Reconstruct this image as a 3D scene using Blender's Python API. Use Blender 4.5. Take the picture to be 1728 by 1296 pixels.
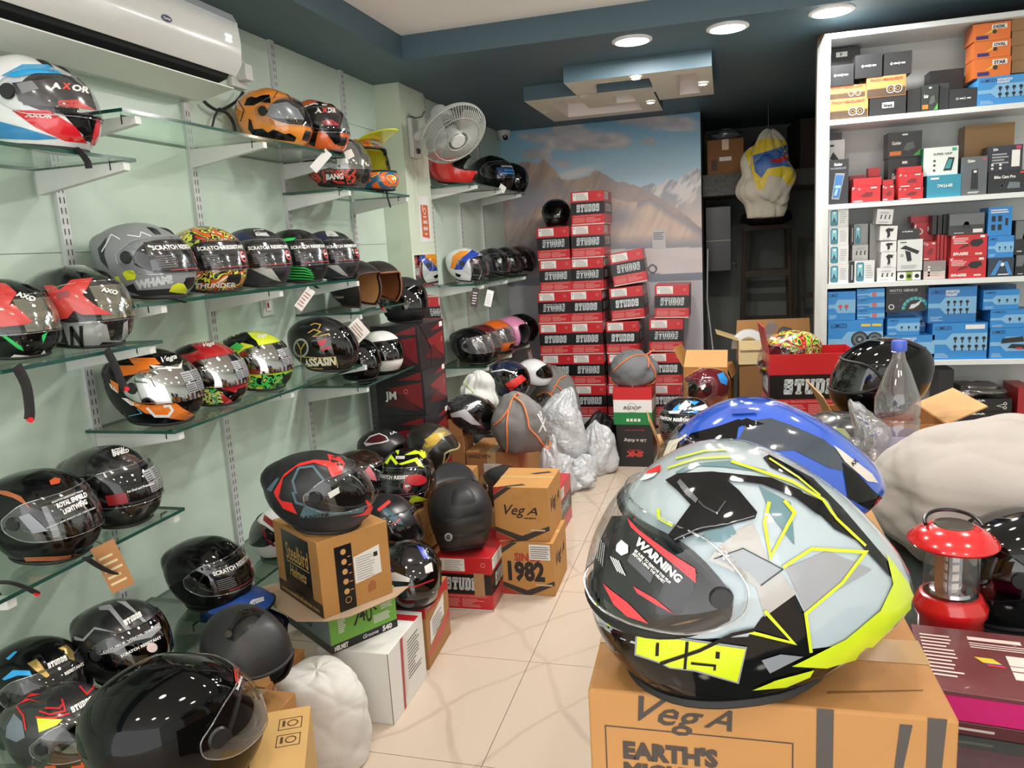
import bpy, bmesh, math, random
import numpy as np
from mathutils import Matrix, Vector, Euler
from mathutils.bvhtree import BVHTree
from mathutils.geometry import delaunay_2d_cdt

for o in list(bpy.data.objects):
    bpy.data.objects.remove(o)
SC = bpy.context.scene
COL = SC.collection
random.seed(7)
RNG = np.random.default_rng(7)

# ------------------------------------------------------------------ camera
FPX, CAMH = 1290.0, 1.5
_yaw, _pit, _rol = (math.radians(a) for a in (-15.9, -10.1, -3.39))
CF = np.array([math.sin(_yaw) * math.cos(_pit), math.cos(_yaw) * math.cos(_pit), math.sin(_pit)])
_r = np.array([math.cos(_yaw), -math.sin(_yaw), 0.0])
_u = np.cross(_r, CF)
CR = _r * math.cos(_rol) + _u * math.sin(_rol)
CU = _u * math.cos(_rol) - _r * math.sin(_rol)
CP = np.array([0.0, 0.0, CAMH])
cam_data = bpy.data.cameras.new('camera')
cam_data.sensor_width = 36
cam_data.lens = FPX * 36 / 1728
cam_data.clip_start = 0.02
cam = bpy.data.objects.new('camera', cam_data)
cam.matrix_world = Matrix(((CR[0], CU[0], -CF[0], CP[0]), (CR[1], CU[1], -CF[1], CP[1]), (CR[2], CU[2], -CF[2], CP[2]), (0, 0, 0, 1)))
COL.objects.link(cam)
SC.camera = cam

# ------------------------------------------------------------------ world, exposure, lights
SC.view_settings.view_transform = 'Standard'
SC.view_settings.look = 'None'
SC.view_settings.gamma = 1
SC.view_settings.use_curve_mapping = False
SC.view_settings.exposure = 0.42
wd = bpy.data.worlds.new('world')
SC.world = wd
wd.use_nodes = True
wd.node_tree.nodes['Background'].inputs[0].default_value = (1.0, 0.99, 0.975, 1)   # overcast street daylight through the open shop front
wd.node_tree.nodes['Background'].inputs[1].default_value = 2.0
LAMPS = [  # x, y, z, watts, colour, radius : every one gets a fixture further down
    (-0.40, 3.74, 2.40, 13, (1.0, 0.98, 0.95), .075), (0.02, 3.73, 2.40, 13, (1.0, 0.98, 0.95), .075), (0.44, 3.68, 2.40, 13, (1.0, 0.98, 0.95), .075),
    (0.10, 2.35, 2.51, 4.6, (1.0, 0.96, 0.91), .09), (1.05, 2.35, 2.51, 4.6, (1.0, 0.96, 0.91), .09), (-0.80, 2.35, 2.51, 4.6, (1.0, 0.96, 0.91), .09),
    (0.10, 1.10, 2.51, 3.4, (1.0, 0.91, 0.80), .09), (1.05, 1.10, 2.51, 3.4, (1.0, 0.91, 0.80), .09), (-0.80, 1.10, 2.51, 3.4, (1.0, 0.91, 0.80), .09),
    (0.10, -0.1, 2.51, 3.4, (1.0, 0.90, 0.78), .09), (1.05, -0.1, 2.51, 3.4, (1.0, 0.90, 0.78), .09), (-0.80, -0.1, 2.51, 3.4, (1.0, 0.90, 0.78), .09),
]

# ------------------------------------------------------------------ pixel helpers (1728 x 1296 frame)
def ray(x, y): return CR * (x - 864) / FPX - CU * (y - 648) / FPX + CF
def atz(x, y, z): d = ray(x, y); return CP + d * (z - CAMH) / d[2]
def aty(x, y, Y): d = ray(x, y); return CP + d * Y / d[1]
def atx(x, y, X): d = ray(x, y); return CP + d * X / d[0]
def project(P):
    W = np.asarray(P, float) - CP
    w = W @ CF
    return np.stack([864 + FPX * (W @ CR) / w, 648 - FPX * (W @ CU) / w], -1)

# ------------------------------------------------------------------ materials
def lin(h):
    h = h.lstrip('#')
    c = [int(h[i:i + 2], 16) / 255 for i in (0, 2, 4)]
    return tuple(x / 12.92 if x <= .04045 else ((x + .055) / 1.055) ** 2.4 for x in c) + (1,)
_M = {}
def M(hexc, rough=.5, metal=0., coat=0., spec=.5, bump=0., bscale=60., var=0., vscale=6., sheen=0., trans=0.):
    key = (hexc, rough, metal, coat, spec, bump, bscale, var, vscale, sheen, trans)
    if key in _M: return _M[key]
    m = bpy.data.materials.new('paint_' + hexc.strip('#'))
    m.use_nodes = True
    nt = m.node_tree
    b = nt.nodes['Principled BSDF']
    b.inputs['Base Color'].default_value = lin(hexc)
    b.inputs['Roughness'].default_value = rough
    b.inputs['Metallic'].default_value = metal
    b.inputs['Coat Weight'].default_value = coat
    b.inputs['Coat Roughness'].default_value = .04
    b.inputs['Specular IOR Level'].default_value = spec
    b.inputs['Sheen Weight'].default_value = sheen
    if trans: b.inputs['Subsurface Weight'].default_value = 0
    if bump or var:
        tc = nt.nodes.new('ShaderNodeTexCoord')
    if var:
        n = nt.nodes.new('ShaderNodeTexNoise'); n.inputs['Scale'].default_value = vscale; n.inputs['Detail'].default_value = 5
        nt.links.new(tc.outputs['Object'], n.inputs['Vector'])
        r = nt.nodes.new('ShaderNodeValToRGB')
        c = lin(hexc)
        r.color_ramp.elements[0].position = .3; r.color_ramp.elements[1].position = .7
        r.color_ramp.elements[0].color = tuple(x * (1 - var) for x in c[:3]) + (1,)
        r.color_ramp.elements[1].color = tuple(min(1, x * (1 + var)) for x in c[:3]) + (1,)
        nt.links.new(n.outputs[0], r.inputs[0]); nt.links.new(r.outputs[0], b.inputs['Base Color'])
    if bump:
        n2 = nt.nodes.new('ShaderNodeTexNoise'); n2.inputs['Scale'].default_value = bscale; n2.inputs['Detail'].default_value = 4
        nt.links.new(tc.outputs['Object'], n2.inputs['Vector'])
        bp = nt.nodes.new('ShaderNodeBump'); bp.inputs['Strength'].default_value = bump; bp.inputs['Distance'].default_value = .01
        nt.links.new(n2.outputs[0], bp.inputs['Height']); nt.links.new(bp.outputs[0], b.inputs['Normal'])
    _M[key] = m
    return m
def glass_mat(name, tint, reflect=.06, rough=.02, haze=0., hazecol=(.8, .8, .8, 1), grazing=.6):
    """thin clear sheet: tinted see-through plus a fresnel-weighted mirror and an optional milky share"""
    if name in _M: return _M[name]
    m = bpy.data.materials.new(name); m.use_nodes = True
    nt = m.node_tree; nt.nodes.clear()
    out = nt.nodes.new('ShaderNodeOutputMaterial')
    tr = nt.nodes.new('ShaderNodeBsdfTransparent'); tr.inputs[0].default_value = tint
    gl = nt.nodes.new('ShaderNodeBsdfGlossy'); gl.inputs['Roughness'].default_value = rough; gl.inputs[0].default_value = (1, 1, 1, 1)
    lw = nt.nodes.new('ShaderNodeLayerWeight'); lw.inputs[0].default_value = .25
    mr = nt.nodes.new('ShaderNodeMapRange'); mr.inputs[3].default_value = reflect; mr.inputs[4].default_value = grazing
    nt.links.new(lw.outputs['Facing'], mr.inputs[0])
    pw = nt.nodes.new('ShaderNodeMath'); pw.operation = 'POWER'; pw.inputs[1].default_value = 1.0
    nt.links.new(mr.outputs[0], pw.inputs[0])
    base = tr
    if haze:
        df = nt.nodes.new('ShaderNodeBsdfDiffuse'); df.inputs[0].default_value = hazecol
        mx0 = nt.nodes.new('ShaderNodeMixShader'); mx0.inputs[0].default_value = haze
        nt.links.new(tr.outputs[0], mx0.inputs[1]); nt.links.new(df.outputs[0], mx0.inputs[2])
        base = mx0
    mx = nt.nodes.new('ShaderNodeMixShader')
    nt.links.new(pw.outputs[0], mx.inputs[0]); nt.links.new(base.outputs[0], mx.inputs[1]); nt.links.new(gl.outputs[0], mx.inputs[2])
    nt.links.new(mx.outputs[0], out.inputs[0])
    _M[name] = m
    return m
def emit_mat(name, col, strength):
    if name in _M: return _M[name]
    m = bpy.data.materials.new(name); m.use_nodes = True
    nt = m.node_tree; nt.nodes.clear()
    out = nt.nodes.new('ShaderNodeOutputMaterial'); e = nt.nodes.new('ShaderNodeEmission')
    e.inputs[0].default_value = tuple(col) + (1,); e.inputs[1].default_value = strength
    nt.links.new(e.outputs[0], out.inputs[0]); _M[name] = m
    return m
def pattern_mat(name, stops, scale=14., rough=.25, coat=.6, kind='noise', distort=1.5, seed=0., detail=1.5):
    """busy printed graphic: sharp bands of flat colours cut out of a warped noise or voronoi field"""
    if name in _M: return _M[name]
    m = bpy.data.materials.new(name); m.use_nodes = True
    nt = m.node_tree; b = nt.nodes['Principled BSDF']
    b.inputs['Roughness'].default_value = rough; b.inputs['Coat Weight'].default_value = coat; b.inputs['Coat Roughness'].default_value = .04
    tc = nt.nodes.new('ShaderNodeTexCoord')
    mp = nt.nodes.new('ShaderNodeMapping'); mp.inputs['Location'].default_value = (seed, seed * 1.7, seed * .6)
    nt.links.new(tc.outputs['Object'], mp.inputs[0])
    if kind == 'noise':
        n = nt.nodes.new('ShaderNodeTexNoise'); n.inputs['Scale'].default_value = scale; n.inputs['Detail'].default_value = detail; n.inputs['Distortion'].default_value = distort
        o = n.outputs[0]
    elif kind == 'voronoi':
        n = nt.nodes.new('ShaderNodeTexVoronoi'); n.inputs['Scale'].default_value = scale; o = n.outputs['Distance']
        n.feature = 'F1'
    elif kind == 'cells':
        n = nt.nodes.new('ShaderNodeTexVoronoi'); n.inputs['Scale'].default_value = scale; o = n.outputs['Color']
    else:
        n = nt.nodes.new('ShaderNodeTexWave'); n.inputs['Scale'].default_value = scale; n.inputs['Distortion'].default_value = distort * 4; n.inputs['Detail'].default_value = 2
        n.inputs['Detail Scale'].default_value = 1.6; o = n.outputs[1] if len(n.outputs) > 1 else n.outputs[0]
    nt.links.new(mp.outputs[0], n.inputs['Vector'])
    r = nt.nodes.new('ShaderNodeValToRGB'); r.color_ramp.interpolation = 'CONSTANT'
    while len(r.color_ramp.elements) < len(stops): r.color_ramp.elements.new(.5)
    for e, (p, h) in zip(r.color_ramp.elements, stops): e.position = p; e.color = lin(h)
    nt.links.new(o, r.inputs[0]); nt.links.new(r.outputs[0], b.inputs['Base Color'])
    _M[name] = m
    return m
BLACKM = lambda: M('#141517', .35)
RUB = lambda: M('#121214', .6)

# ------------------------------------------------------------------ mesh builder
class MB:
    def __init__(s): s.v = []; s.f = []; s.m = []
    def add(s, V, Fs, mi=0):
        o = len(s.v); s.v.extend([tuple(map(float, p)) for p in V])
        for k, fc in enumerate(Fs):
            s.f.append(tuple(o + i for i in fc)); s.m.append(mi[k] if isinstance(mi, (list, tuple)) else mi)
        return s
    def box(s, x0, x1, y0, y1, z0, z1, mi=0):
        V = [(x0, y0, z0), (x1, y0, z0), (x1, y1, z0), (x0, y1, z0), (x0, y0, z1), (x1, y0, z1), (x1, y1, z1), (x0, y1, z1)]
        # bottom, top, front(-y), right(+x), back(+y), left(-x)
        return s.add(V, [(0, 3, 2, 1), (4, 5, 6, 7), (0, 1, 5, 4), (1, 2, 6, 5), (2, 3, 7, 6), (3, 0, 4, 7)], mi)
    def quad(s, a, b, c, d, mi=0): return s.add([a, b, c, d], [(0, 1, 2, 3)], mi)
    def grid(s, P, wrapu=False, wrapv=False, mi=0, flip=False):
        P = np.asarray(P); n, m = P.shape[:2]
        Fs = []
        for i in range(n if wrapu else n - 1):
            for j in range(m if wrapv else m - 1):
                a, b, c, d = i * m + j, ((i + 1) % n) * m + j, ((i + 1) % n) * m + (j + 1) % m, i * m + (j + 1) % m
                Fs.append((a, d, c, b) if flip else (a, b, c, d))
        return s.add(P.reshape(-1, 3), Fs, mi)
    def tube(s, path, r, n=8, closed=False, mi=0, caps=True, flat=1.0):
        P = np.asarray(path, float); k = len(P)
        rr = np.full(k, r) if np.isscalar(r) else np.asarray(r, float)
        if closed: tan = np.roll(P, -1, 0) - np.roll(P, 1, 0)
        else: tan = np.gradient(P, axis=0)
        tan /= np.linalg.norm(tan, axis=1)[:, None] + 1e-12
        up = np.array([0, 0, 1.]) if abs(tan[0][2]) < .9 else np.array([1., 0, 0])
        rings = []
        a = np.cross(up, tan[0]); a /= np.linalg.norm(a)
        for i in range(k):
            a = a - tan[i] * (a @ tan[i]); a /= np.linalg.norm(a) + 1e-12
            b = np.cross(tan[i], a)
            an = np.linspace(0, 2 * np.pi, n, endpoint=False)
            rings.append(P[i] + rr[i] * (np.cos(an)[:, None] * a + flat * np.sin(an)[:, None] * b))
        s.grid(np.array(rings), wrapu=closed, wrapv=True, mi=mi, flip=True)
        if caps and not closed:
            o = len(s.v); 
            for ring, rev in ((rings[0], False), (rings[-1], True)):
                idx = list(range(n)); s.add(ring, [tuple(idx[::-1] if rev is False else idx)], mi)
        return s
    def cyl(s, p0, p1, r0, r1=None, n=16, mi=0): return s.tube([p0, p1], [r0, r0 if r1 is None else r1], n, mi=mi)
    def lathe(s, prof, n=24, mi=0, c=(0, 0, 0), axis='z', cap=True):
        an = np.linspace(0, 2 * np.pi, n, endpoint=False)
        P = np.array([[(r * math.cos(a), r * math.sin(a), z) for a in an] for r, z in prof])
        if axis == 'x': P = P[..., [2, 0, 1]]
        if axis == 'y': P = P[..., [1, 2, 0]]
        P = P + np.array(c)
        s.grid(P, wrapv=True, mi=mi, flip=True)
        if cap:
            s.add(P[0], [tuple(range(n))[::-1]], mi); s.add(P[-1], [tuple(range(n))], mi)
        return s
    def xform(s, mat):
        s.v = [tuple(mat @ Vector(p)) for p in s.v]; return s
    def mesh(s, name, mats, smooth=30):
        me = bpy.data.meshes.new(name)
        me.from_pydata(s.v, [], s.f)
        for m in (mats if isinstance(mats, (list, tuple)) else [mats]): me.materials.append(m)
        if len(set(s.m)) > 1 or (s.m and s.m[0]): me.polygons.foreach_set('material_index', s.m)
        if smooth is not None:
            me.shade_smooth(); me.set_sharp_from_angle(angle=math.radians(smooth))
        me.update()
        return me
    def build(s, name, mats, parent=None, smooth=30, mod=None, label=None):
        o = bpy.data.objects.new(name, s.mesh(name, mats, smooth)); COL.objects.link(o)
        if parent is not None: o.parent = parent
        if label: o['label'] = label
        if mod:
            for kind, kw in mod:
                md = o.modifiers.new(kind.lower(), kind)
                for k, v in kw.items(): setattr(md, k, v)
        return o
BEV = lambda w, n=2: [('BEVEL', dict(width=w, segments=n, limit_method='ANGLE'))]
def tag(o, label, cat, group=None, kind=None):
    if label: o['label'] = label
    if cat: o['category'] = cat
    if group: o['group'] = group
    if kind: o['kind'] = kind
    return o
def struct(o, label=None):
    o['kind'] = 'structure'
    if label: o['label'] = label
    return o
def thing(name, label, cat, loc=(0, 0, 0), rot=(0, 0, 0), group=None):
    o = bpy.data.objects.new(name, None); COL.objects.link(o)
    o.empty_display_size = .05
    o.location = tuple(map(float, loc)); o.rotation_euler = rot
    return tag(o, label, cat, group)
def mat_of(loc, rot=(0, 0, 0)): return Matrix.Translation(Vector(tuple(map(float, loc)))) @ Euler(rot).to_matrix().to_4x4()
def copy_tree(o, parent=None):
    c = o.copy(); COL.objects.link(c)
    if parent is not None: c.parent = parent
    for ch in list(o.children): copy_tree(ch, c)
    return c
ORD = ['first', 'second', 'third', 'fourth', 'fifth', 'sixth', 'seventh', 'eighth', 'ninth']

# ------------------------------------------------------------------ flat lettering
_G = {}
def glyphs(s, bold=0., shear=0., space=1.):
    k = (s, bold, shear, space)
    if k not in _G:
        cu = bpy.data.curves.new('t', 'FONT'); cu.body = s; cu.size = 1; cu.offset = bold; cu.shear = shear; cu.space_character = space; cu.resolution_u = 2
        ob = bpy.data.objects.new('t', cu); me = bpy.data.meshes.new_from_object(ob)
        V = np.array([v.co[:2] for v in me.vertices]) if len(me.vertices) else np.zeros((0, 2))
        Fs = [tuple(p.vertices) for p in me.polygons]
        bpy.data.objects.remove(ob); bpy.data.curves.remove(cu); bpy.data.meshes.remove(me)
        if len(V): V[:, 0] -= V[:, 0].min(); V = V / .73
        _G[k] = (V, Fs, V[:, 0].max() if len(V) else 0)
    return _G[k]
def octa(x0, y0, x1, y1, c=.06): return [(x0 + c, y0), (x1 - c, y0), (x1, y0 + c), (x1, y1 - c), (x1 - c, y1), (x0 + c, y1), (x0, y1 - c), (x0, y0 + c)]
_SL = {'S': [(.0, .70, .74, 1.0), (.0, .42, .30, .92), (.04, .40, .76, .63), (.48, .08, .78, .56), (.02, 0, .76, .29), (.5, .62, .78, .86), (0, .14, .28, .36)],
       'T': [(0, .72, .82, 1.0), (0, .56, .2, .9), (.62, .56, .82, .9), (.25, .05, .57, .95), (.14, 0, .68, .2)],
       'U': [(0, .8, .38, 1), (.46, .8, .84, 1), (.06, .05, .34, .95), (.5, .05, .78, .95), (.1, 0, .74, .26)],
       'D': [(0, .74, .66, 1), (0, 0, .66, .26), (.06, .05, .36, .95), (.5, .08, .8, .92)]}
def slab_logo(s='STUDDS', shear=.12):
    """fat slab-serif capitals out of chamfered blocks, cap height 1"""
    k = ('slab', s, shear)
    if k not in _G:
        V = []; Fs = []; x = 0
        for ch in s:
            for r in _SL[ch]:
                o = len(V); V += [(px + x + shear * py, py) for px, py in octa(*r)]; Fs.append(tuple(range(o, o + 8)))
            x += .88
        V = np.array(V); _G[k] = (V, Fs, V[:, 0].max())
    return _G[k]
class Flat:
    """2D shapes collected on a plane: origin o, unit vectors ex / ey, lifted along the normal"""
    def __init__(s, mb, o, ex, ey): s.mb = mb; s.o = np.array(o, float); s.ex = np.array(ex, float); s.ey = np.array(ey, float)
    def poly(s, pts, mi=0, off=.0005):
        n = np.cross(s.ex, s.ey)
        s.mb.add([s.o + s.ex * p[0] + s.ey * p[1] + n * off for p in pts], [tuple(range(len(pts)))], mi)
    def rect(s, x0, y0, x1, y1, mi=0, off=.0005): s.poly([(x0, y0), (x1, y0), (x1, y1), (x0, y1)], mi, off)
    def disc(s, cx, cy, r, mi=0, off=.0005, n=20, ry=None): s.poly([(cx + r * math.cos(a), cy + (ry or r) * math.sin(a)) for a in np.linspace(0, 2 * np.pi, n, endpoint=False)], mi, off)
    def ring(s, cx, cy, r0, r1, mi=0, off=.0005, n=24):
        for i in range(n):
            a, b = 2 * np.pi * i / n, 2 * np.pi * (i + 1) / n
            s.poly([(cx + r0 * math.cos(a), cy + r0 * math.sin(a)), (cx + r1 * math.cos(a), cy + r1 * math.sin(a)), (cx + r1 * math.cos(b), cy + r1 * math.sin(b)), (cx + r0 * math.cos(b), cy + r0 * math.sin(b))], mi, off)
    def shape(s, G, x, y, h, w=None, mi=0, off=.0008, center=False, rot=0., flip=False):
        V, Fs, gw = G
        if not len(V): return
        sc = h; sx = (w / gw) if w else h
        P = V * np.array([sx, sc])
        if center: P = P - np.array([gw * sx / 2, 0])
        if flip: P = -P + np.array([0 if center else gw * sx, h])
        c, d = math.cos(rot), math.sin(rot)
        P = P @ np.array([[c, d], [-d, c]]) + np.array([x, y])
        n = np.cross(s.ex, s.ey)
        s.mb.add(s.o + P[:, :1] * s.ex + P[:, 1:] * s.ey + n * off, Fs, mi)
    def text(s, t, x, y, h, w=None, mi=0, off=.0008, bold=.02, shear=0., center=False, rot=0., flip=False): s.shape(glyphs(t, bold, shear), x, y, h, w, mi, off, center, rot, flip)
    def lines(s, x0, y0, x1, y1, n, mi=0, off=.0007, fill=.5, rnd=.3):
        """rows of print too small to read"""
        p = (y1 - y0) / n
        for i in range(n):
            s.rect(x0, y0 + i * p, x1 - (x1 - x0) * rnd * random.random(), y0 + (i + fill) * p, mi, off)
# ================================================================== the room
XW, XP, XR2 = -1.81, -1.665, -1.705      # left wall, pillar face, wall beyond the pillar
SOF, CEI, YB = 2.40, 2.51, 6.05          # soffit, ceiling, mural wall
wall_green = M('#c3d4c6', .32, var=.06, vscale=2.2, bump=.02, bscale=25)
pillar_green = M('#c9d5c0', .4, var=.05, vscale=2.)
teal = M('#4a626d', .5, var=.04, vscale=2)
white_ceil = M('#fbf8f6', .75)
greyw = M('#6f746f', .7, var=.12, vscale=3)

# floor: grout slab with tiles laid on it
def tile_mat():
    m = bpy.data.materials.new('vitrified_tile'); m.use_nodes = True
    nt = m.node_tree; b = nt.nodes['Principled BSDF']
    b.inputs['Roughness'].default_value = .16; b.inputs['Specular IOR Level'].default_value = .4
    g = nt.nodes.new('ShaderNodeNewGeometry')
    def wave(scale, rot, dist):
        mp = nt.nodes.new('ShaderNodeMapping'); mp.inputs['Rotation'].default_value = (0, 0, rot)
        nt.links.new(g.outputs['Position'], mp.inputs[0])
        w = nt.nodes.new('ShaderNodeTexWave'); w.inputs['Scale'].default_value = scale; w.inputs['Distortion'].default_value = dist; w.inputs['Detail'].default_value = 3; w.inputs['Detail Scale'].default_value = 1.2
        nt.links.new(mp.outputs[0], w.inputs['Vector'])
        r = nt.nodes.new('ShaderNodeValToRGB'); r.color_ramp.elements[0].position = .985; r.color_ramp.elements[1].position = 1.0
        r.color_ramp.elements[0].color = (0, 0, 0, 1); r.color_ramp.elements[1].color = (1, 1, 1, 1)
        nt.links.new(w.outputs[1], r.inputs[0]); return r
    a, c = wave(1.1, .75, 3.2), wave(.8, -.5, 4.5)
    n = nt.nodes.new('ShaderNodeTexNoise'); n.inputs['Scale'].default_value = 1.8; nt.links.new(g.outputs['Position'], n.inputs['Vector'])
    mx = nt.nodes.new('ShaderNodeMath'); mx.operation = 'MAXIMUM'; nt.links.new(a.outputs[0], mx.inputs[0]); nt.links.new(c.outputs[0], mx.inputs[1])
    ml = nt.nodes.new('ShaderNodeMath'); ml.operation = 'MULTIPLY'; nt.links.new(mx.outputs[0], ml.inputs[0]); nt.links.new(n.outputs[0], ml.inputs[1])
    mc = nt.nodes.new('ShaderNodeMixRGB'); mc.inputs[1].default_value = lin('#cdbdab'); mc.inputs[2].default_value = lin('#b5a391')
    nt.links.new(ml.outputs[0], mc.inputs[0]); nt.links.new(mc.outputs[0], b.inputs['Base Color'])
    return m
TILE = tile_mat()
fl = MB().box(-1.9, 2.05, -1.5, 7.25, -.06, -.002).build('floor', M('#6f6356', .8), smooth=None)
struct(fl, 'pale cream polished floor tiles with fine veins and dark joints')
tp = .585
tm = MB().box(.0013, tp - .0013, .0013, tp - .0013, -.004, 0).mesh('floor_tile', TILE, None)
for i in range(-2, 5):
    for j in range(-7, 9):
        x, y = -.705 + i * tp, 2.49 + j * tp
        if x > 2.0 or y > 7.2: continue
        o = bpy.data.objects.new('floor_tile', tm); COL.objects.link(o); o.location = (x, y, 0); o.parent = fl

# left wall: backing and glossy panels
wl = MB().box(XW - .12, XW - .004, -1.5, YB + .1, 0, CEI).build('wall_left', M('#7f927f', .8), smooth=None)
struct(wl, 'pale green panelled wall behind the glass shelves')
ys = [-1.5, -.58, .015, .61, 1.205, 1.80, 2.395, 2.99, 3.60, 3.985]
zs = [0, .36, .96, 1.56, 2.16, SOF]
for a, b in zip(ys[:-1], ys[1:]):
    for c, d in zip(zs[:-1], zs[1:]):
        MB().box(XW - .006, XW, a + .001, b - .001, c + .001, d - .001).build('wall_panel', wall_green, wl, None)
pl = MB().box(XW - .05, XP, 3.985, 4.345, 0, SOF).build('wall_pillar', pillar_green, smooth=None); struct(pl, 'pale green pillar standing out from the left wall')
wr = MB().box(XW - .05, XR2, 4.345, YB, 0, SOF).build('wall_left_far', wall_green, smooth=None); struct(wr, 'pale green wall beyond the pillar')
wb = MB().box(XW - .05, -.165, YB, YB + .12, 0, SOF).build('wall_back', M('#30353a', .8), smooth=None); struct(wb, 'back wall that carries the mural')
# alcove behind the shelves on the right
al = MB()
al.box(-.165, 1.15, 7.2, 7.3, 0, SOF)
al.box(-.30, -.1652, YB + .121, 7.3, 0, SOF)
al.box(1.05, 1.15, 4.15, 7.3, 0, SOF)
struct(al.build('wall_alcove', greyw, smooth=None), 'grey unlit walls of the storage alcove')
wk = MB().box(.43, 2.05, 4.09, 4.15, 0, SOF).build('wall_right_back', M('#4a4038', .8), smooth=None); struct(wk, 'wall behind the white shelving')
rust = M('#6b4a3a', .85, var=.45, vscale=14, bump=.3, bscale=40)
for i, w in enumerate((.18, .30, .27, .33, .29, .22)):
    x = .44 + sum((.18, .30, .27, .33, .29, .22)[:i])
    MB().box(x + .003, x + w - .003, 4.072, 4.0925, 2.335, SOF - .002).build('stone_tile', rust, wk, None)
struct(MB().box(2.0, 2.1, -1.5, 4.15, 0, CEI).build('wall_right', M('#c9cfca', .6), smooth=None), 'pale wall at the right')
# ceiling and dark soffit
struct(MB().box(-1.93, 2.1, -1.5, 7.3, CEI, CEI + .08).build('ceiling', white_ceil, smooth=None), 'white recessed ceiling field')
so = MB()
so.box(-1.93, -1.458, -1.5, 3.57, SOF, CEI)
so.box(-1.93, 2.1, 3.57, 7.3, SOF, CEI)
struct(so.build('ceiling_soffit', teal, smooth=None), 'dark teal dropped soffit around the white ceiling')

# mural (a flat printed wallpaper): the picture is computed per vertex
def vnoise(x, y, seed=0):
    xi, yi = np.floor(x).astype(int), np.floor(y).astype(int); fx, fy = x - xi, y - yi
    fx, fy = fx * fx * (3 - 2 * fx), fy * fy * (3 - 2 * fy)
    def h(a, b):
        v = np.sin(a * 127.1 + b * 311.7 + seed * 74.7) * 43758.5453
        return v - np.floor(v)
    return (h(xi, yi) * (1 - fx) + h(xi + 1, yi) * fx) * (1 - fy) + (h(xi, yi + 1) * (1 - fx) + h(xi + 1, yi + 1) * fx) * fy
def fbm(x, y, n=5, seed=0):
    s = 0; a = .5
    for k in range(n): s = s + a * vnoise(x, y, seed + k); x, y, a = x * 2, y * 2, a * .5
    return s
nx, nz = 300, 330
gx = np.linspace(XR2 + .001, -.166, nx); gz = np.linspace(0.02, SOF - .001, nz)
GX, GZ = np.meshgrid(gx, gz)
PX = project(np.stack([GX, np.full_like(GX, YB - .004), GZ], -1)); px_, py_ = PX[..., 0], PX[..., 1]
def mixc(c, d, w): return c + (np.asarray(d, float) - c) * np.clip(w, 0, 1)[..., None]
c = np.zeros(px_.shape + (3,)) + np.array([84, 152, 196.])
c = mixc(c, [162, 204, 224], (py_ - 205) / 110)
cl = fbm(px_ / 46 + 3, py_ / 26, 5, 2)
blob = sum(a * np.exp(-(((px_ - x) / sx) ** 2 + ((py_ - y) / sy) ** 2)) for x, y, sx, sy, a in [(965, 238, 46, 22, 1), (955, 217, 22, 16, .8), (1035, 238, 36, 16, .9), (895, 230, 30, 10, .8), (1110, 205, 70, 14, 1), (1060, 198, 40, 12, .7), (895, 262, 14, 14, .8), (920, 262, 12, 14, .7), (950, 278, 24, 10, .7), (1095, 238, 14, 9, .7), (1140, 282, 26, 10, .45), (1150, 218, 40, 5, .5)])
cw = np.clip((blob * .95 + cl * .9 - .78) * 3.2, 0, 1)
shade = np.clip((fbm(px_ / 30, py_ / 14 + 5, 4, 9) - .35) * 2.2 + (py_ % 1) * 0, 0, 1)
ccol = mixc(np.zeros_like(c) + np.array([150, 155, 168.]), [214, 203, 200], shade)
c = c + (ccol - c) * cw[..., None]
def ridge(pts, jit=3, seed=0):
    xs, ysr = zip(*pts)
    return np.interp(px_, xs, ysr) + jit * (fbm(px_ / 9, px_ * 0 + seed, 4, seed) - .5)
r0 = ridge([(1050, 330), (1075, 318), (1102, 309), (1112, 316), (1127, 302), (1140, 305), (1157, 296), (1173, 284), (1184, 290)], 7, 3)
sn = fbm(px_ / 10 + py_ / 14, py_ / 30 - px_ / 40, 4, 21)
mm = py_ > r0
far = mixc(np.zeros_like(c) + np.array([134, 140, 158.]), [212, 206, 204], (sn - .42) * 5 + (30 - (py_ - r0)) / 60)
c[mm] = mixc(far, [198, 178, 165], (py_ - r0 - 25) / 60)[mm]
r1 = ridge([(840, 300), (867, 282), (880, 273), (909, 275), (917, 268), (927, 277), (948, 300), (957, 303), (975, 300), (994, 297), (1005, 285), (1013, 290), (1044, 309), (1052, 307), (1080, 315), (1102, 327), (1140, 350), (1190, 390)], 4, 5)
mm = py_ > r1
stk = fbm(px_ / 7 + (py_ - 300) / 16, py_ / 60, 5, 31)
brown = mixc(np.zeros_like(c) + np.array([132, 108, 96.]), [196, 160, 132], (stk - .25) * 2.0)
brown = mixc(brown, [122, 118, 128], (fbm(px_ / 55, py_ / 40, 4, 14) - .47) * 4)
brown = mixc(brown, [150, 138, 140], np.clip((px_ - 985) / 60, 0, 1) * .75)
brown = mixc(brown, [96, 92, 100], (py_ - 372 + (px_ - 850) * .05) / 70)
c[mm] = brown[mm]
snow = np.exp(-(((px_ - 968) / 34) ** 2 + ((py_ - 293 - (px_ - 968) * -.25) / 8) ** 2)) * (py_ < r1 + 3)
c = mixc(c, [212, 214, 218], snow * 1.3)
r2 = ridge([(1015, 345), (1032, 334), (1061, 341), (1078, 340), (1096, 334), (1132, 357), (1165, 378), (1190, 398)], 2, 7)
mm = (py_ > r2)
hill = mixc(np.zeros_like(c) + np.array([214, 184, 160.]), [188, 160, 144], (stk - .3) * 2)
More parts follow.
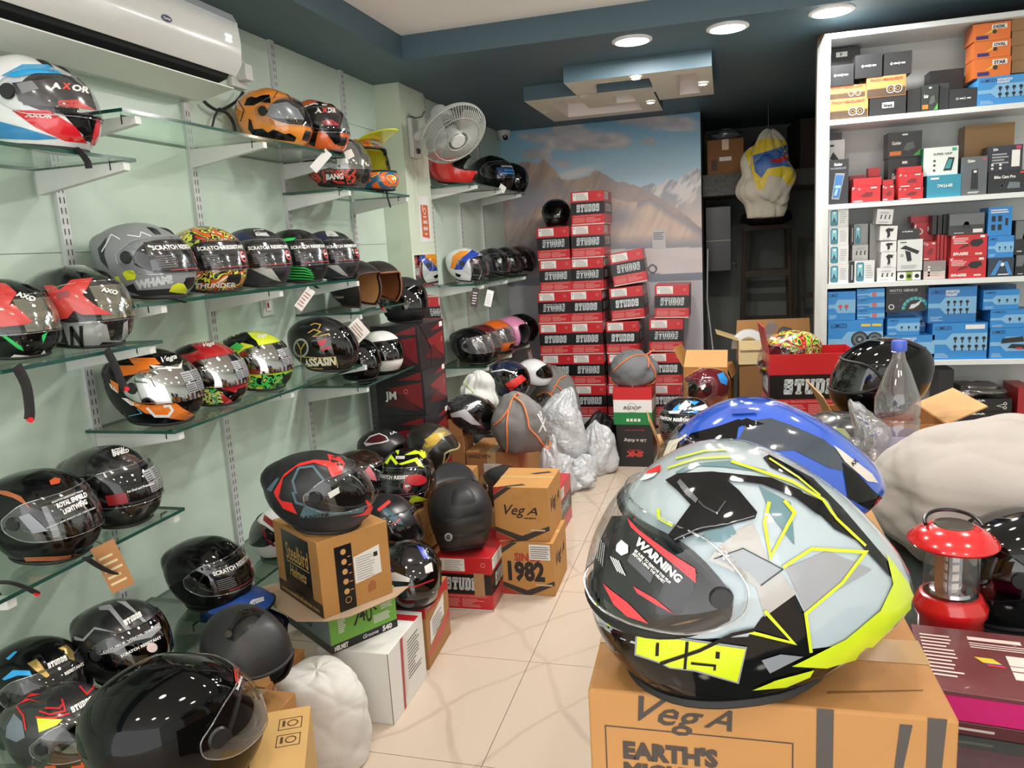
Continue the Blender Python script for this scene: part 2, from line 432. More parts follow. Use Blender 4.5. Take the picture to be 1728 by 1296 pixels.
hill = mixc(hill, [118, 122, 138], np.exp(-((py_ - r2 - 2) / 9) ** 2) * .8 * (px_ > 1075) + np.exp(-(((px_ - 1045) / 30) ** 2 + ((py_ - 366) / 20) ** 2)) * .9 + np.clip((py_ - 395) / 20, 0, 1) * .95)
c = np.where(mm[..., None], c + (hill - c) * np.clip((px_ - 990) / 60, 0, 1)[..., None], c)
mm = py_ > 421 - (px_ - 1030) * .026
pln = mixc(np.zeros_like(c) + np.array([214, 206, 204.]), [196, 186, 188], fbm(px_ / 40, py_ / 6, 4, 17))
pln = mixc(pln, [120, 112, 112], np.clip((990 - px_) / 60, 0, 1) * .85)
road = (py_ > 463 - (px_ - 1080) * .03) & (py_ < 476 - (px_ - 1080) * .03)
pln[road] = mixc(pln, [98, 106, 122], np.ones_like(px_))[road]
low = py_ > 476 - (px_ - 1080) * .03
pln[low] = mixc(pln, [168, 166, 176], np.ones_like(px_) * .8)[low]
c[mm] = pln[mm]
wheel = np.hypot((px_ - 1101), (py_ - 454)); c[(wheel < 8) & (wheel > 5)] = (60, 62, 72)
mur = MB(); mur.grid(np.stack([GX, np.full_like(GX, YB - .004), GZ], -1), flip=True)
mm_ = bpy.data.materials.new('mural_print'); mm_.use_nodes = True
at_ = mm_.node_tree.nodes.new('ShaderNodeVertexColor'); at_.layer_name = 'print'
mm_.node_tree.links.new(at_.outputs[0], mm_.node_tree.nodes['Principled BSDF'].inputs['Base Color']); mm_.node_tree.nodes['Principled BSDF'].inputs['Roughness'].default_value = .45
me = mur.mesh('wall_mural', mm_, None)
ca = me.color_attributes.new('print', 'FLOAT_COLOR', 'POINT')
cc = np.clip((c / 255) ** .66 * 1.03, 0, 1).reshape(-1, 3); cl_ = np.where(cc <= .04045, cc / 12.92, ((cc + .055) / 1.055) ** 2.4)
ca.data.foreach_set('color', np.concatenate([cl_, np.ones((len(cl_), 1))], 1).astype(np.float32).ravel())
mo = bpy.data.objects.new('wall_mural', me); COL.objects.link(mo)
tag(mo, 'printed wall mural of snowy mountains, clouds and a desert road', 'mural')
pn = thing('notice_paper', 'small white paper sheet stuck on the mural', 'paper', aty(1112, 404, YB - .006))
pb = MB().box(-.05, .05, -.001, 0, -.07, .07).build('sheet', M('#d9d8d8', .7), pn, None)
lb = MB(); F_ = Flat(lb, (-.05, -.001, -.07), (1, 0, 0), (0, 0, 1)); F_.lines(.008, .07, .09, .13, 4); lb.build('writing', M('#8a8f9c', .8), pn, None)

# ceiling feature with nested frames
fx = thing('ceiling_feature', 'stepped teal and cream ceiling feature with sunken white panels', 'ceiling feature', (-.6, 4.7, SOF))
FZ = 2.32
def fbox(mb, x0, x1, y0, y1, mi=0): mb.box(x0 + .6, x1 + .6, y0 - 4.7, y1 - 4.7, FZ - SOF, -.0005, mi)
cream = M('#d8d8c8', .5)
def frame(mb, X0, X1, Y0, Y1, w, holes):
    """a slab from the soffit down to FZ with rectangular holes: teal outside, cream below, white inside"""
    xs = sorted({X0, X1, *[h[0] for h in holes], *[h[1] for h in holes]}); ys_ = sorted({Y0, Y1, *[h[2] for h in holes], *[h[3] for h in holes]})
    for a, b in zip(xs[:-1], xs[1:]):
        for cc_, d in zip(ys_[:-1], ys_[1:]):
            if any(h[0] <= a and b <= h[1] and h[2] <= cc_ and d <= h[3] for h in holes): continue
            def side(out): return 1 if out else 2
            mb.box(a + .6, b + .6, cc_ - 4.7, d - 4.7, FZ - SOF, -.0005, [0, 0, side(cc_ == Y0), side(b == X1), side(d == Y1), side(a == X0)])
fm = MB(); frame(fm, -.795, -.054, 4.10, 4.90, .12, [(-.68, -.37, 4.22, 4.50), (-.245, -.13, 4.22, 4.80), (-.62, -.37, 4.62, 4.90)])
fm.build('upper_frame', [cream, teal, M('#efe9e6', .6)], fx, None)
MB().box(-.79 + .6, -.06 + .6, 4.11 - 4.7, 5.28 - 4.7, -.0019, -.0011).build('white_panel', M('#efe9e6', .6), fx, None); MB().box(-1.09 + .6, -.79 + .6, 4.47 - 4.7, 5.28 - 4.7, -.0019, -.0011).build('white_panel', M('#efe9e6', .6), fx, None)
fm = MB(); frame(fm, -1.10, -.38, 4.46, 5.29, .12, [(-.98, -.50, 4.92, 5.17), (-.98, -.80, 4.58, 4.92), (-.70, -.50, 4.62, 4.84)])
fm.v = [(x, y, z - .0012) for x, y, z in fm.v]
fm.build('lower_frame', [cream, teal, M('#efe9e6', .6)], fx, None)
# lamps
def downlight(x, y, z, watts, col, r, label, emis=14., name='downlight'):
    t = thing(name, label, 'light', (x, y, z))
    MB().lathe([(r * 1.22, -.0005), (r * 1.22, -.006), (r * 1.02, -.010), (r, -.004)], 32, cap=False).build('rim', M('#eef0f0', .4), t)
    MB().lathe([(r, -.0045), (.0001, -.0046)], 32, cap=False).build('diffuser', emit_mat('led_%d%d' % (col[2] * 100, emis), col, emis), t)
    ld = bpy.data.lights.new('lamp', 'AREA'); ld.shape = 'DISK'; ld.size = 2 * r * .98; ld.energy = watts; ld.color = col
    lo = bpy.data.objects.new('lamp', ld); COL.objects.link(lo); lo.location = (x, y, z - .012)
    return t
LN = ['round white downlight in the soffit left of the other two', 'round white downlight in the soffit between the other two', 'round white downlight above the top corner of the white shelving']
for i, L in enumerate(LAMPS):
    downlight(*L, LN[i] if i < 3 else 'round ceiling downlight out of view, %s row from the soffit, %s' % (ORD[(i - 3) // 3], ('middle', 'right', 'left')[(i - 3) % 3]), 16. if i < 3 else 9.)
for i, (x, y) in enumerate(((1073, 130), (1186, 140), (1098, 171))):
    p = atz(x, y, FZ - .002)
    downlight(p[0], p[1], FZ - .0015, 1.6, (1, .82, .62), .022, ('small warm spotlight on the front rim of the ceiling feature', 'small warm spotlight at the right end of the ceiling feature', 'small warm spotlight on the inner corner of the ceiling feature')[i], 22., 'spotlight')
for x, y, n in ((984, 162, 'unlit round socket on the inner rim of the ceiling feature'), (921, 189, 'unlit round socket on the left rim of the ceiling feature')):
    p = atz(x, y, FZ - .002)
    t = thing('spotlight', n, 'light', (p[0], p[1], FZ - .0015))
    MB().lathe([(.026, 0), (.026, -.004), (.02, -.005), (.018, -.001), (.0001, -.001)], 20, cap=False).build('rim', M('#cfcfc4', .5), t)

# ------------------------------------------------------------------ slotted uprights, brackets, glass shelves
alu = M('#c9cccb', .45, metal=.15); alu_d = M('#3c4040', .7)
SHELF = {  # name: z of the top, y0, y1, depth, wall x
    'A0': (1.79, .60, 1.765), 'A1': (1.915, 1.74, 2.96), 'A2': (1.785, 2.97, 3.62),
    'B0': (1.305, .60, 1.77), 'B1': (1.41, 1.70, 2.96), 'B2': (1.268, 2.97, 3.49),
    'C0': (1.047, 1.765, 2.95), 'C1': (.95, 2.96, 3.5), 'D0': (.822, .60, 1.765), 'E0': (.45, .9, 1.92), 'E1': (.44, 1.93, 3.55)}
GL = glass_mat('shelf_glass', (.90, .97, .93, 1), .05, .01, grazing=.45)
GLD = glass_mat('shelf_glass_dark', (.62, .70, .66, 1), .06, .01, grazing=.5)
GE = M('#1f4a40', .12, coat=.5, spec=.6)
SD = {'A0': 'top glass shelf at the left end under the air conditioner', 'A1': 'long top glass shelf carrying two orange helmets', 'A2': 'short top glass shelf beside the pillar',
      'B0': 'middle glass shelf at the left end carrying a red-crossed visor helmet', 'B1': 'long middle glass shelf carrying five helmets in a row', 'B2': 'short glass shelf carrying brown-lined open helmets',
      'C0': 'long lower glass shelf with an orange and black helmet at its end', 'C1': 'short lower glass shelf carrying a white helmet', 'D0': 'glass shelf at the left end carrying two black helmets',
      'E0': 'lowest glass shelf at the left end near the floor', 'E1': 'lowest glass shelf behind the boxes on the floor'}
for k, (z, a, b) in SHELF.items():
    dp = {'E0': .36, 'E1': .28}.get(k, .31)
    mb = MB(); mb.box(XW + .002, XW + dp, a, b, z - .009, z, [0, 0, 1, 1, 1, 1])
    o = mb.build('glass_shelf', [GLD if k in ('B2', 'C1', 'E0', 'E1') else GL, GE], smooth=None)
    tag(o, SD[k], 'shelf', 'glass wall shelves')
def bracket(parent, y, z, wall=XW, dp=.29):
    mb = MB()
    for s in (-1, 1):
        mb.add([(wall + .014, y + s * .011, z - .012), (wall + .014 + dp, y + s * .011, z - .012), (wall + .014 + dp, y + s * .011, z - .032), (wall + .014, y + s * .011, z - .075)], [(0, 1, 2, 3) if s > 0 else (3, 2, 1, 0)])
    mb.add([(wall + .014, y - .011, z - .0115), (wall + .014 + dp, y - .011, z - .0115), (wall + .014 + dp, y + .011, z - .0115), (wall + .014, y + .011, z - .0115)], [(0, 1, 2, 3)])
    mb.add([(wall + .014 + dp, y - .011, z - .012), (wall + .014 + dp, y + .011, z - .012), (wall + .014 + dp, y + .011, z - .032), (wall + .014 + dp, y - .011, z - .032)], [(3, 2, 1, 0)])
    mb.add([(wall + .014, y - .011, z - .075), (wall + .014 + dp, y - .011, z - .032), (wall + .014 + dp, y + .011, z - .032), (wall + .014, y + .011, z - .075)], [(0, 3, 2, 1)])
    o = mb.build('bracket', M('#d4d6d3', .4), parent, None)
    MB().box(wall + dp - .03, wall + dp - .027, y - .0125, y + .0125, z - .03, z - .006).build('clip', M('#222', .5) if False else M('#222222', .5), o, None)
def upright(y, zt, zb, label, shelves, wall=XW, loc=None):
    t = thing('shelf_upright', label, 'shelf upright', (0, 0, 0), group='slotted shelf uprights')
    MB().box(wall + .0005, wall + .014, y - .016, y + .016, zb, zt).build('channel', alu, t, None)
    mb = MB()
    z = zb + .03
    while z < zt - .03:
        for s in (-.007, .007): mb.add([(wall + .0145, y + s - .0018, z), (wall + .0145, y + s + .0018, z), (wall + .0145, y + s + .0018, z + .017), (wall + .0145, y + s - .0018, z + .017)], [(0, 1, 2, 3)])
        z += .029
    so_ = mb.build('slots', alu_d, t, None); so_['kind'] = 'stuff'
    for z in shelves: bracket(t, y, z, wall)
upright(1.205, 2.06, .1, 'slotted upright at the far left out of view', [1.79, 1.305, .822, .45])
upright(1.80, 2.06, .1, 'slotted white upright below the air conditioner at its left part', [1.915, 1.41, 1.047, .45])
upright(1.745, 1.80, .8, 'short slotted upright end at the near shelf bay', [1.79, 1.305, .822]) if False else None
upright(2.395, 2.06, .1, 'slotted white upright below the right end of the air conditioner', [1.915, 1.41, 1.047, .44])
upright(2.99, SOF, .1, 'full height slotted upright in front of the two orange helmets', [1.915, 1.41, 1.785, 1.268, 1.047, .95])
upright(3.60, SOF, .1, 'slotted upright next to the pillar', [1.785, 1.268, .95])
for z in (1.79, 1.305, .822):
    t = thing('shelf_bracket', 'white shelf bracket under the left end bay, ' + {1.79: 'top', 1.305: 'middle', .822: 'bottom'}[z], 'bracket', (0, 0, 0)); bracket(t, 1.735, z)
# ================================================================== helmets
T_FULL = np.array([[0, .112, .078, .096], [.028, .140, .104, .110], [.060, .155, .124, .119], [.095, .157, .140, .125], [.130, .150, .150, .128], [.165, .135, .153, .127], [.198, .110, .145, .118], [.225, .078, .122, .099], [.245, .040, .085, .070], [.2555, .012, .040, .035], [.257, 0, 0, 0]])
T_RACE = np.array([[0, .105, .095, .096, 0], [.028, .130, .135, .110, 0], [.060, .145, .165, .119, 0], [.095, .148, .182, .125, 0], [.130, .142, .170, .128, 0], [.165, .128, .144, .126, 0], [.198, .106, .113, .115, 0], [.225, .080, .080, .096, 0], [.245, .050, .048, .068, 0], [.2555, .024, .022, .034, 0], [.257, 0, 0, 0, 0]])
T_MX = T_FULL.copy(); T_MX[:4, 1] = (.178, .205, .200, .172); T_MX[4, 1] = .152
T_MX[:4, 3] = (.088, .104, .113, .122)
LINING = M('#17181a', .95, sheen=.2)
CLEAR = glass_mat('visor_clear', (.90, .92, .93, 1), .05, .015, grazing=.5)
SMOKE = glass_mat('visor_smoke', (.10, .10, .11, 1), .07, .02, grazing=.5)
MIRROR = glass_mat('visor_mirror', (.25, .26, .28, 1), .50, .04, grazing=.8)
HAZY = glass_mat('visor_wrapped', (.72, .74, .76, 1), .16, .10, .10, grazing=.6)
def crom(T, t):
    n = len(T); t = np.clip(t, 0, n - 1 - 1e-9); i = np.floor(t).astype(int); u = (t - i)[..., None]
    g = lambda k: T[np.clip(k, 0, n - 1)]
    p0, p1, p2, p3 = g(i - 1), g(i), g(i + 1), g(i + 2)
    return .5 * ((2 * p1) + (-p0 + p2) * u + (2 * p0 - 5 * p1 + 4 * p2 - p3) * u ** 2 + (-p0 + 3 * p1 - 3 * p2 + p3) * u ** 3)
class Helmet:
    def __init__(s, label, paint, bbox=None, z=0., head=0., pitch=0., roll=0., X=None, Y=None, sX=.03, sS=.05, S0=.88, kind='full', L=1.06, Hs=1., Ws=1.,
                 visor='clear', vent=True, spoiler=True, pivot=True, film=None, group=None, pos=None, size=None, paint2=None, zone=None, vents=None, trim=None, lining=None, name=None, phi=None, peak=None, table=None, vphi=93., vlo=2.55, pr=.021):
        s.vphi, s.vlo, s.pr = vphi, vlo, pr
        s.kind, s.LS = kind, np.array([L, Ws, Hs])
        s.T = table if table is not None else T_MX if kind == 'mx' else T_FULL
        s.php = phi or {'full': 76., 'mx': 68., 'open': 62.}[kind]
        s.tb0, s.tt0 = {'full': (2.75, 5.7), 'mx': (2.7, 6.2), 'open': (-1., 5.6)}[kind]
        s.rot = Euler((math.radians(roll), math.radians(pitch), math.radians(head)), 'XYZ')
        s.R3 = np.array(s.rot.to_matrix())
        sp = s.sample(); z = z + .0062
        if pos is None: s.pos, s.size, s.err = s.fit(np.array(bbox, float), z, X, Y, sX, sS, S0, sp)
        else:
            s.size = size or S0; s.pos = np.array(pos, float); s.pos[2] = z - ((sp * s.size) @ s.R3.T)[:, 2].min(); s.err = 0
        s.mw = Matrix.Translation(Vector(s.pos)) @ s.rot.to_matrix().to_4x4()
        s.mi = s.mw.inverted()
        nm = name or {'full': 'full_face_helmet', 'mx': 'motocross_helmet', 'open': 'open_face_helmet'}[kind]
        s.root = thing(nm, label, 'helmet', s.pos, s.rot, group)
        s.paint = paint
        s.bv_v, s.bv_f = [], []
        s.shell([paint] + ([paint2] if paint2 else []), zone)
        s.trim(trim or RUB(), lining or LINING)
        if kind == 'full' and visor: s.visor({'clear': CLEAR, 'smoke': SMOKE, 'mirror': MIRROR, 'hazy': HAZY}.get(visor, visor), pivot)
        if kind == 'open' and visor and visor != 'clear': s.visor({'smoke': SMOKE, 'hazy': HAZY, 'bubble': CLEAR}.get(visor, visor), pivot, 1.0)
        if vent and kind == 'full': s.bump('chin_vent', .7, 2.15, -15, 15, .004, BLACKM())
        if vents:
            for sg in (-1, 1): s.bump('top_vent', 6.35, 7.7, sg * 22 - 9, sg * 22 + 9, .006, vents)
        if spoiler and kind == 'full': s.bump('rear_spoiler', 4.6, 7.3, 180 - 46, 180 + 46, .011, paint if spoiler is True else spoiler, nf=14)
        if kind == 'mx' or peak: s.peak(peak or paint)
        s._bvh = None
    # ---- surface
    def surf(s, t, ph, off=0.):
        t, ph = np.broadcast_arrays(np.asarray(t, float), np.asarray(ph, float))
        def P(t, ph):
            r = crom(s.T, t); a = np.radians(ph); c, d = np.cos(a), np.sin(a); e = 2 / 2.3
            x = (r[..., 4] if r.shape[-1] > 4 else 0.) + np.where(c > 0, r[..., 1], r[..., 2]) * np.sign(c) * np.abs(c) ** e; y = r[..., 3] * np.sign(d) * np.abs(d) ** e
            z = r[..., 0] + .03 * ((1 - c) / 2) ** 1.5 * np.clip(1 - t / 3, 0, 1)
            return np.stack([x, y, z], -1) * s.LS
        p = P(t, ph)
        if np.any(off):
            e1 = P(np.minimum(t + .05, 9.9), ph) - P(np.maximum(np.minimum(t, 9.85) - .05, 0), ph); e2 = P(np.minimum(t, 9.85), ph + 1.5) - P(np.minimum(t, 9.85), ph - 1.5)
            n = np.cross(e2, e1); n /= np.linalg.norm(n, axis=-1, keepdims=True) + 1e-12
            p = p + n * np.asarray(off)[..., None] if np.ndim(off) else p + n * off
        return p * getattr(s, 'size', 1.)
    def sample(s):
        s.size = 1.
        t, ph = np.meshgrid(np.linspace(0, 9.6, 16), np.linspace(-180, 165, 24), indexing='ij')
        P = s.surf(t, ph).reshape(-1, 3)
        if s.kind == 'mx': P = np.concatenate([P, s.peakpts().reshape(-1, 3)])
        return P
    def fit(s, bb, z, X, Y, sX, sS, S0, sp):
        q = sp @ s.R3.T; q[:, 2] -= q[:, 2].min()
        d = FPX * .27 / max(bb[2] - bb[0], bb[3] - bb[1])
        p = CP + ray((bb[0] + bb[2]) / 2, (bb[1] + bb[3]) / 2) * d
        if X is not None and abs(X) > .3: p = atx((bb[0] + bb[2]) / 2, (bb[1] + bb[3]) / 2, X)
        if Y is not None: p = aty((bb[0] + bb[2]) / 2, (bb[1] + bb[3]) / 2, Y)
        v = np.array([p[0], p[1], S0])
        def res(v):
            uv = project(q * v[2] + np.array([v[0], v[1], z]))
            r = [uv[:, 0].min() - bb[0], uv[:, 1].min() - bb[1], uv[:, 0].max() - bb[2], uv[:, 1].max() - bb[3]]
            r = [k / 4. for k in r] + [(v[2] - S0) / sS]
            if X is not None: r.append((v[0] - X) / sX)
            if Y is not None: r.append((v[1] - Y) / sX)
            return np.array(r)
        for it in range(25):
            r = res(v); J = np.array([(res(v + np.eye(3)[k] * 1e-4) - r) / 1e-4 for k in range(3)]).T
            v = v - .8 * np.linalg.lstsq(J, r, rcond=None)[0]
            v[2] = np.clip(v[2], .7, 1.25); v[1] = max(v[1], .35)
        pos = np.array([v[0], v[1], z - (sp @ s.R3.T)[:, 2].min() * v[2]])
        return pos, float(v[2]), np.round(res(v)[:4] * 4)
    # ---- parts
    def tb(s, ph): return s.tb0 + 0 * np.asarray(ph, float) + (.95 * (np.minimum(np.abs(ph), s.php) / s.php) ** 5 if s.kind == 'full' else 0)
    def tt(s, ph): return s.tt0 - (1.45 if s.kind == 'full' else .8) * (np.minimum(np.abs(ph), s.php) / s.php) ** 5
    def shell(s, mats, zone):
        p = s.php
        ph = np.concatenate([np.linspace(-180, -p, 11)[:-1], np.linspace(-p, p, 25), np.linspace(p, 180, 11)[1:-1]])
        tb, tt = np.maximum(s.tb(ph), 0), s.tt(ph)
        n1, n2, n3 = 6, 7, 12
        rows = [tb * k / n1 for k in range(n1)] + [tb + (tt - tb) * k / n2 for k in range(n2)] + [tt + (9.9 - tt) * (k / n3) for k in range(n3 + 1)]
        if s.kind == 'open': rows = [tt * k / 13 for k in range(13)] + rows[13:]
        Tg = np.array(rows); Pg = np.broadcast_to(ph, Tg.shape)
        P = s.surf(Tg, Pg); n, m = Tg.shape
        V = P.reshape(-1, 3); Fs = []; mi = []
        lo = 0 if s.kind == 'open' else n1
        for i in range(n - 1):
            for j in range(m):
                k = (j + 1) % m
                a0, a1 = ph[j], ph[k] if k else 180.
                if lo <= i < 13 and a0 >= -p - 1e-6 and a1 <= p + 1e-6: continue
                Fs.append((i * m + j, i * m + k, (i + 1) * m + k, (i + 1) * m + j))
                mi.append(zone((Tg[i, j] + Tg[i + 1, j]) / 2, (a0 + a1) / 2) if zone else 0)
        Fs.append(tuple((n - 1) * m + j for j in range(m))); mi.append(0)
        mb = MB().add(V, Fs, mi); mb.build('shell', mats, s.root, 50)
        s.addbv(V, Fs)
        Q = s.surf(Tg, Pg, -.016); lb = MB().add(Q.reshape(-1, 3), [f[::-1] for f in Fs]); s.lin = lb
    def addbv(s, V, Fs):
        o = len(s.bv_v); W = (np.asarray(V) @ s.R3.T + s.pos)
        s.bv_v.extend([tuple(x) for x in W]); s.bv_f.extend([tuple(o + i for i in f) for f in Fs])
    def trim(s, mat, lining):
        s.lin.build('lining', lining, s.root, 60)
        p = s.php; r = .0052 * s.size
        if s.kind == 'open':
            ph = np.concatenate([np.linspace(p, 180, 16), np.linspace(-180, -p, 16)[1:]])
            front = np.linspace(-p, p, 24)
            path = np.concatenate([s.surf(0, ph), s.surf(np.linspace(0, 1, 8)[1:-1] * s.tt(p), -p), s.surf(s.tt(front), front), s.surf(np.linspace(1, 0, 8)[1:-1] * s.tt(p), p)])
            MB().tube(path, r * 1.1, 6, closed=True).build('edge_trim', mat, s.root)
        else:
            MB().tube(s.surf(0, np.linspace(-180, 180, 40, endpoint=False)), r * 1.25, 6, closed=True).build('base_trim', mat, s.root)
            f = np.linspace(-p, p, 26); k = np.linspace(0, 1, 8)[1:-1]
            path = np.concatenate([s.surf(s.tb(f), f), s.surf(s.tb(p) + k * (s.tt(p) - s.tb(p)), p), s.surf(s.tt(f[::-1]), f[::-1]), s.surf(s.tt(p) - k * (s.tt(p) - s.tb(p)), -p)])
            MB().tube(path, r, 6, closed=True).build('eye_port_gasket', mat, s.root)
    def vgrid(s, nu=33, nv=9):
        u = np.sin(np.linspace(-1, 1, nu) * np.pi / 2); au = np.abs(u)
        e = .86 * (1 - np.sqrt(np.clip(1 - (np.clip(au - .72, 0, 1) / .28) ** 2, 0, 1))); lo = s.vlo + .25 * au ** 4; hi = 6.05 - .75 * au ** 4; lo, hi = lo + (4.25 - lo) * e, hi + (4.25 - hi) * e
        if s.kind == 'open': lo = 1.6 + 1.9 * au ** 6; hi = 6.2 - .8 * au ** 5
        w = np.linspace(0, 1, nv)[:, None]
        tg = lo + (hi - lo) * w; phg = np.broadcast_to(u * s.vphi, tg.shape)
        phg = phg * (1 + .0 * w)
        return tg, phg
    def visor(s, mat, pivot, lift=1.):
        tg, ph = s.vgrid()
        edge = .0055 * lift
        P0 = s.surf(tg, ph, edge); P1 = s.surf(tg, ph, edge - .0022)
        mb = MB(); mb.grid(P0, flip=True); 
        n, m = tg.shape
        per = [(0, j) for j in range(m)] + [(i, m - 1) for i in range(1, n)] + [(n - 1, j) for j in range(m - 2, -1, -1)] + [(i, 0) for i in range(n - 2, 0, -1)]
        o = mb.build('visor', mat, s.root, 60)
        MB().tube(np.array([P0[i, j] for i, j in per]), .0013 * s.size, 5, closed=True).build('visor_edge', glass_mat('visor_edge', (.75, .78, .80, 1), .25, .05, .15, grazing=.8) if mat in (CLEAR, HAZY) else M('#1a1a1c', .15), o)
        V = P0.reshape(-1, 3); Fs = [(i * m + j, i * m + j + 1, (i + 1) * m + j + 1, (i + 1) * m + j) for i in range(n - 1) for j in range(m - 1)]
        s.addbv(V, Fs)
        if pivot:
            for sg in (-1, 1):
                c = s.surf(4.3, sg * (s.vphi - 9), .004); c2 = s.surf(4.3, sg * (s.vphi - 9), .0095)
                MB().tube([c, c2], [s.pr * s.size, s.pr * .86 * s.size], 20).build('visor_pivot', M('#1b1c1e', .4), s.root)
    def bump(s, name, t0, t1, f0, f1, h, mat, nt=7, nf=7, taper=.0):
        tt = np.linspace(t0, t1, nt)[:, None]; u = np.linspace(-1, 1, nf)[None]
        ff = (f0 + f1) / 2 + u * (f1 - f0) / 2 * (1 - taper * np.linspace(0, 1, nt)[:, None])
        tt = np.broadcast_to(tt, ff.shape)
        w = np.minimum(1, 2.5 * np.minimum(np.linspace(0, 1, nt), np.linspace(1, 0, nt)))[:, None] * np.minimum(1, 2.5 * (1 - np.abs(u)))
        P = s.surf(tt, ff, -.001 + (h + .001) * w)
        MB().grid(P, flip=True).build(name, mat, s.root, 50)
        n, m = tt.shape
        s.addbv(P.reshape(-1, 3), [(i * m + j, i * m + j + 1, (i + 1) * m + j + 1, (i + 1) * m + j) for i in range(n - 1) for j in range(m - 1)])
    def peakpts(s):
        f = np.linspace(-1, 1, 9)[None]; r = np.linspace(0, 1, 6)[:, None]
        b = s.surf(np.full((1, 9), 6.7), f * 55, .008)
        x = b[..., 0] + r * (.155 - .06 * f ** 2) * s.size; y = b[..., 1] * (1 - .18 * r); z = b[..., 2] + (r * .055 - .02 * r ** 2 + .012 * (1 - f ** 2)) * s.size
        return np.stack([x, y, z], -1)
    def peak(s, mat):
        mb = MB(); mb.grid(s.peakpts(), flip=True)
        mb.build('peak', mat, s.root, 60, mod=[('SOLIDIFY', dict(thickness=.003))])
        P = s.peakpts(); s.addbv(P.reshape(-1, 3), [(i * 9 + j, i * 9 + j + 1, (i + 1) * 9 + j + 1, (i + 1) * 9 + j) for i in range(5) for j in range(8)])
    # ---- graphics
    def _tess(s, poly, step):
        p = np.array(poly, float); x0, y0 = p.min(0); x1, y1 = p.max(0)
        pts = [Vector(q) for q in p]
        seg = []
        # densified outline
        out = []
        for i in range(len(p)):
            a, b = p[i], p[(i + 1) % len(p)]; k = max(1, int(np.linalg.norm(b - a) / step))
            out += [a + (b - a) * j / k for j in range(k)]
        n = len(out); vs = [Vector(q) for q in out]
        gx, gy = np.meshgrid(np.arange(x0 + step / 2, x1, step), np.arange(y0 + step / 2, y1, step))
        g = np.stack([gx.ravel(), gy.ravel()], -1)
        # points inside the polygon
        ins = np.zeros(len(g), bool)
        for i in range(n):
            a, b = out[i], out[(i + 1) % n]
            cnd = (a[1] > g[:, 1]) != (b[1] > g[:, 1])
            with np.errstate(divide='ignore', invalid='ignore'):
                xi = (b[0] - a[0]) * (g[:, 1] - a[1]) / (b[1] - a[1]) + a[0]
            ins ^= cnd & (g[:, 0] < xi)
        vs += [Vector(q) for q in g[ins]]
        r = delaunay_2d_cdt(vs, [], [list(range(n))], 1, 1e-5)
        return np.array([v[:] for v in r[0]]), [tuple(f) for f in r[2]]
    def patch(s, poly, mat, off=.0009, name='graphic', step=4., sub=None, sym=False):
        """polygon in (phi degrees, t) laid on the shell"""
        mb = MB()
        for sg in ((1, -1) if sym else (1,)):
            V, Fs = s._tess([(a * 1., b * 10.) for a, b in poly], step)
            P = s.surf(V[:, 1] / 10, V[:, 0] * sg, off)
            mb.add(P, Fs if sg < 0 else [f[::-1] for f in Fs][:0] + [tuple(f) for f in Fs])
        return mb.build(name, mat, s.root, None)
    def ptext(s, items, mat, off=.0068, name='lettering'):
        """items: (text, phi centre, t base, height m, width m or None, bold, shear)"""
        mb = MB()
        for it in items:
            tx, f0, t0, h, w = it[:5]; bold = it[5] if len(it) > 5 else .02; sh = it[6] if len(it) > 6 else 0.
            V, Fs, gw = slab_logo(tx) if sh == 'slab' else glyphs(tx, bold, sh)
            if not len(V): continue
            sx = (w / gw) if w else h
            P = s.surf(t0 + V[:, 1] * h / .034, f0 + np.degrees((V[:, 0] - gw / 2) * sx / .145), off)
            mb.add(P, Fs)
        mb.build(name, mat, s.root, None)['kind'] = 'stuff'
    def prect(s, rects, mat, off=.0066, name='print'):
        mb = MB()
        for f0, t0, f1, t1 in rects:
            k = max(2, int(abs(f1 - f0) / 5) + 1); f = np.linspace(f0, f1, k)
            mb.grid(s.surf(np.array([t0, (t0 + t1) / 2, t1])[:, None], f[None], off), flip=True)
        o = mb.build(name, mat, s.root, 75)
        if len(rects) > 1: o['kind'] = 'stuff'
        return o
    def pring(s, f0, t0, r0, r1, mat, off=.0068, name='print'):
        a = np.linspace(0, 2 * np.pi, 25)
        P = np.stack([s.surf(t0 + r * np.sin(a) / .034, f0 + np.degrees(r * np.cos(a) / .145), off) for r in (r0, r1)])
        return MB().grid(P).build(name, mat, s.root, None)
    def bvh(s):
        if s._bvh is None: s._bvh = BVHTree.FromPolygons(s.bv_v, s.bv_f)
        return s._bvh
    def cast(s, UV, off):
        B = s.bvh(); out = []
        for x, y in UV:
            d = Vector(ray(x, y)); h = B.ray_cast(Vector(CP), d)
            if h[0] is None: out.append(None); continue
            n = h[1]
            if n.dot(d) > 0: n = -n
            out.append(s.mi @ (h[0] + n * off))
        return out
    def px(s, polys, mat, off=.0011, name='graphic', step=None):
        """polygons traced in photo pixels, dropped onto the helmet's own surface"""
        for poly in (polys if isinstance(polys[0][0], (list, tuple)) else [polys]):
            mb = MB()
            p = np.array(poly, float); ext = (p.max(0) - p.min(0)).max()
            V, Fs = s._tess(poly, step or max(2.5, ext / 20))
            C_ = s.cast(V, off)
            Fs = [f for f in Fs if all(C_[i] is not None for i in f)]
            if not Fs: continue
            Fs = [f for f in Fs if max((C_[f[0]] - C_[f[1]]).length, (C_[f[1]] - C_[f[2]]).length) < .05]
            used = sorted({i for f in Fs for i in f}); rm = {j: k for k, j in enumerate(used)}
            mb.add([C_[i] for i in used], [tuple(rm[i] for i in f[::-1]) for f in Fs])
            if mb.f: mb.build(name, mat, s.root, 75)
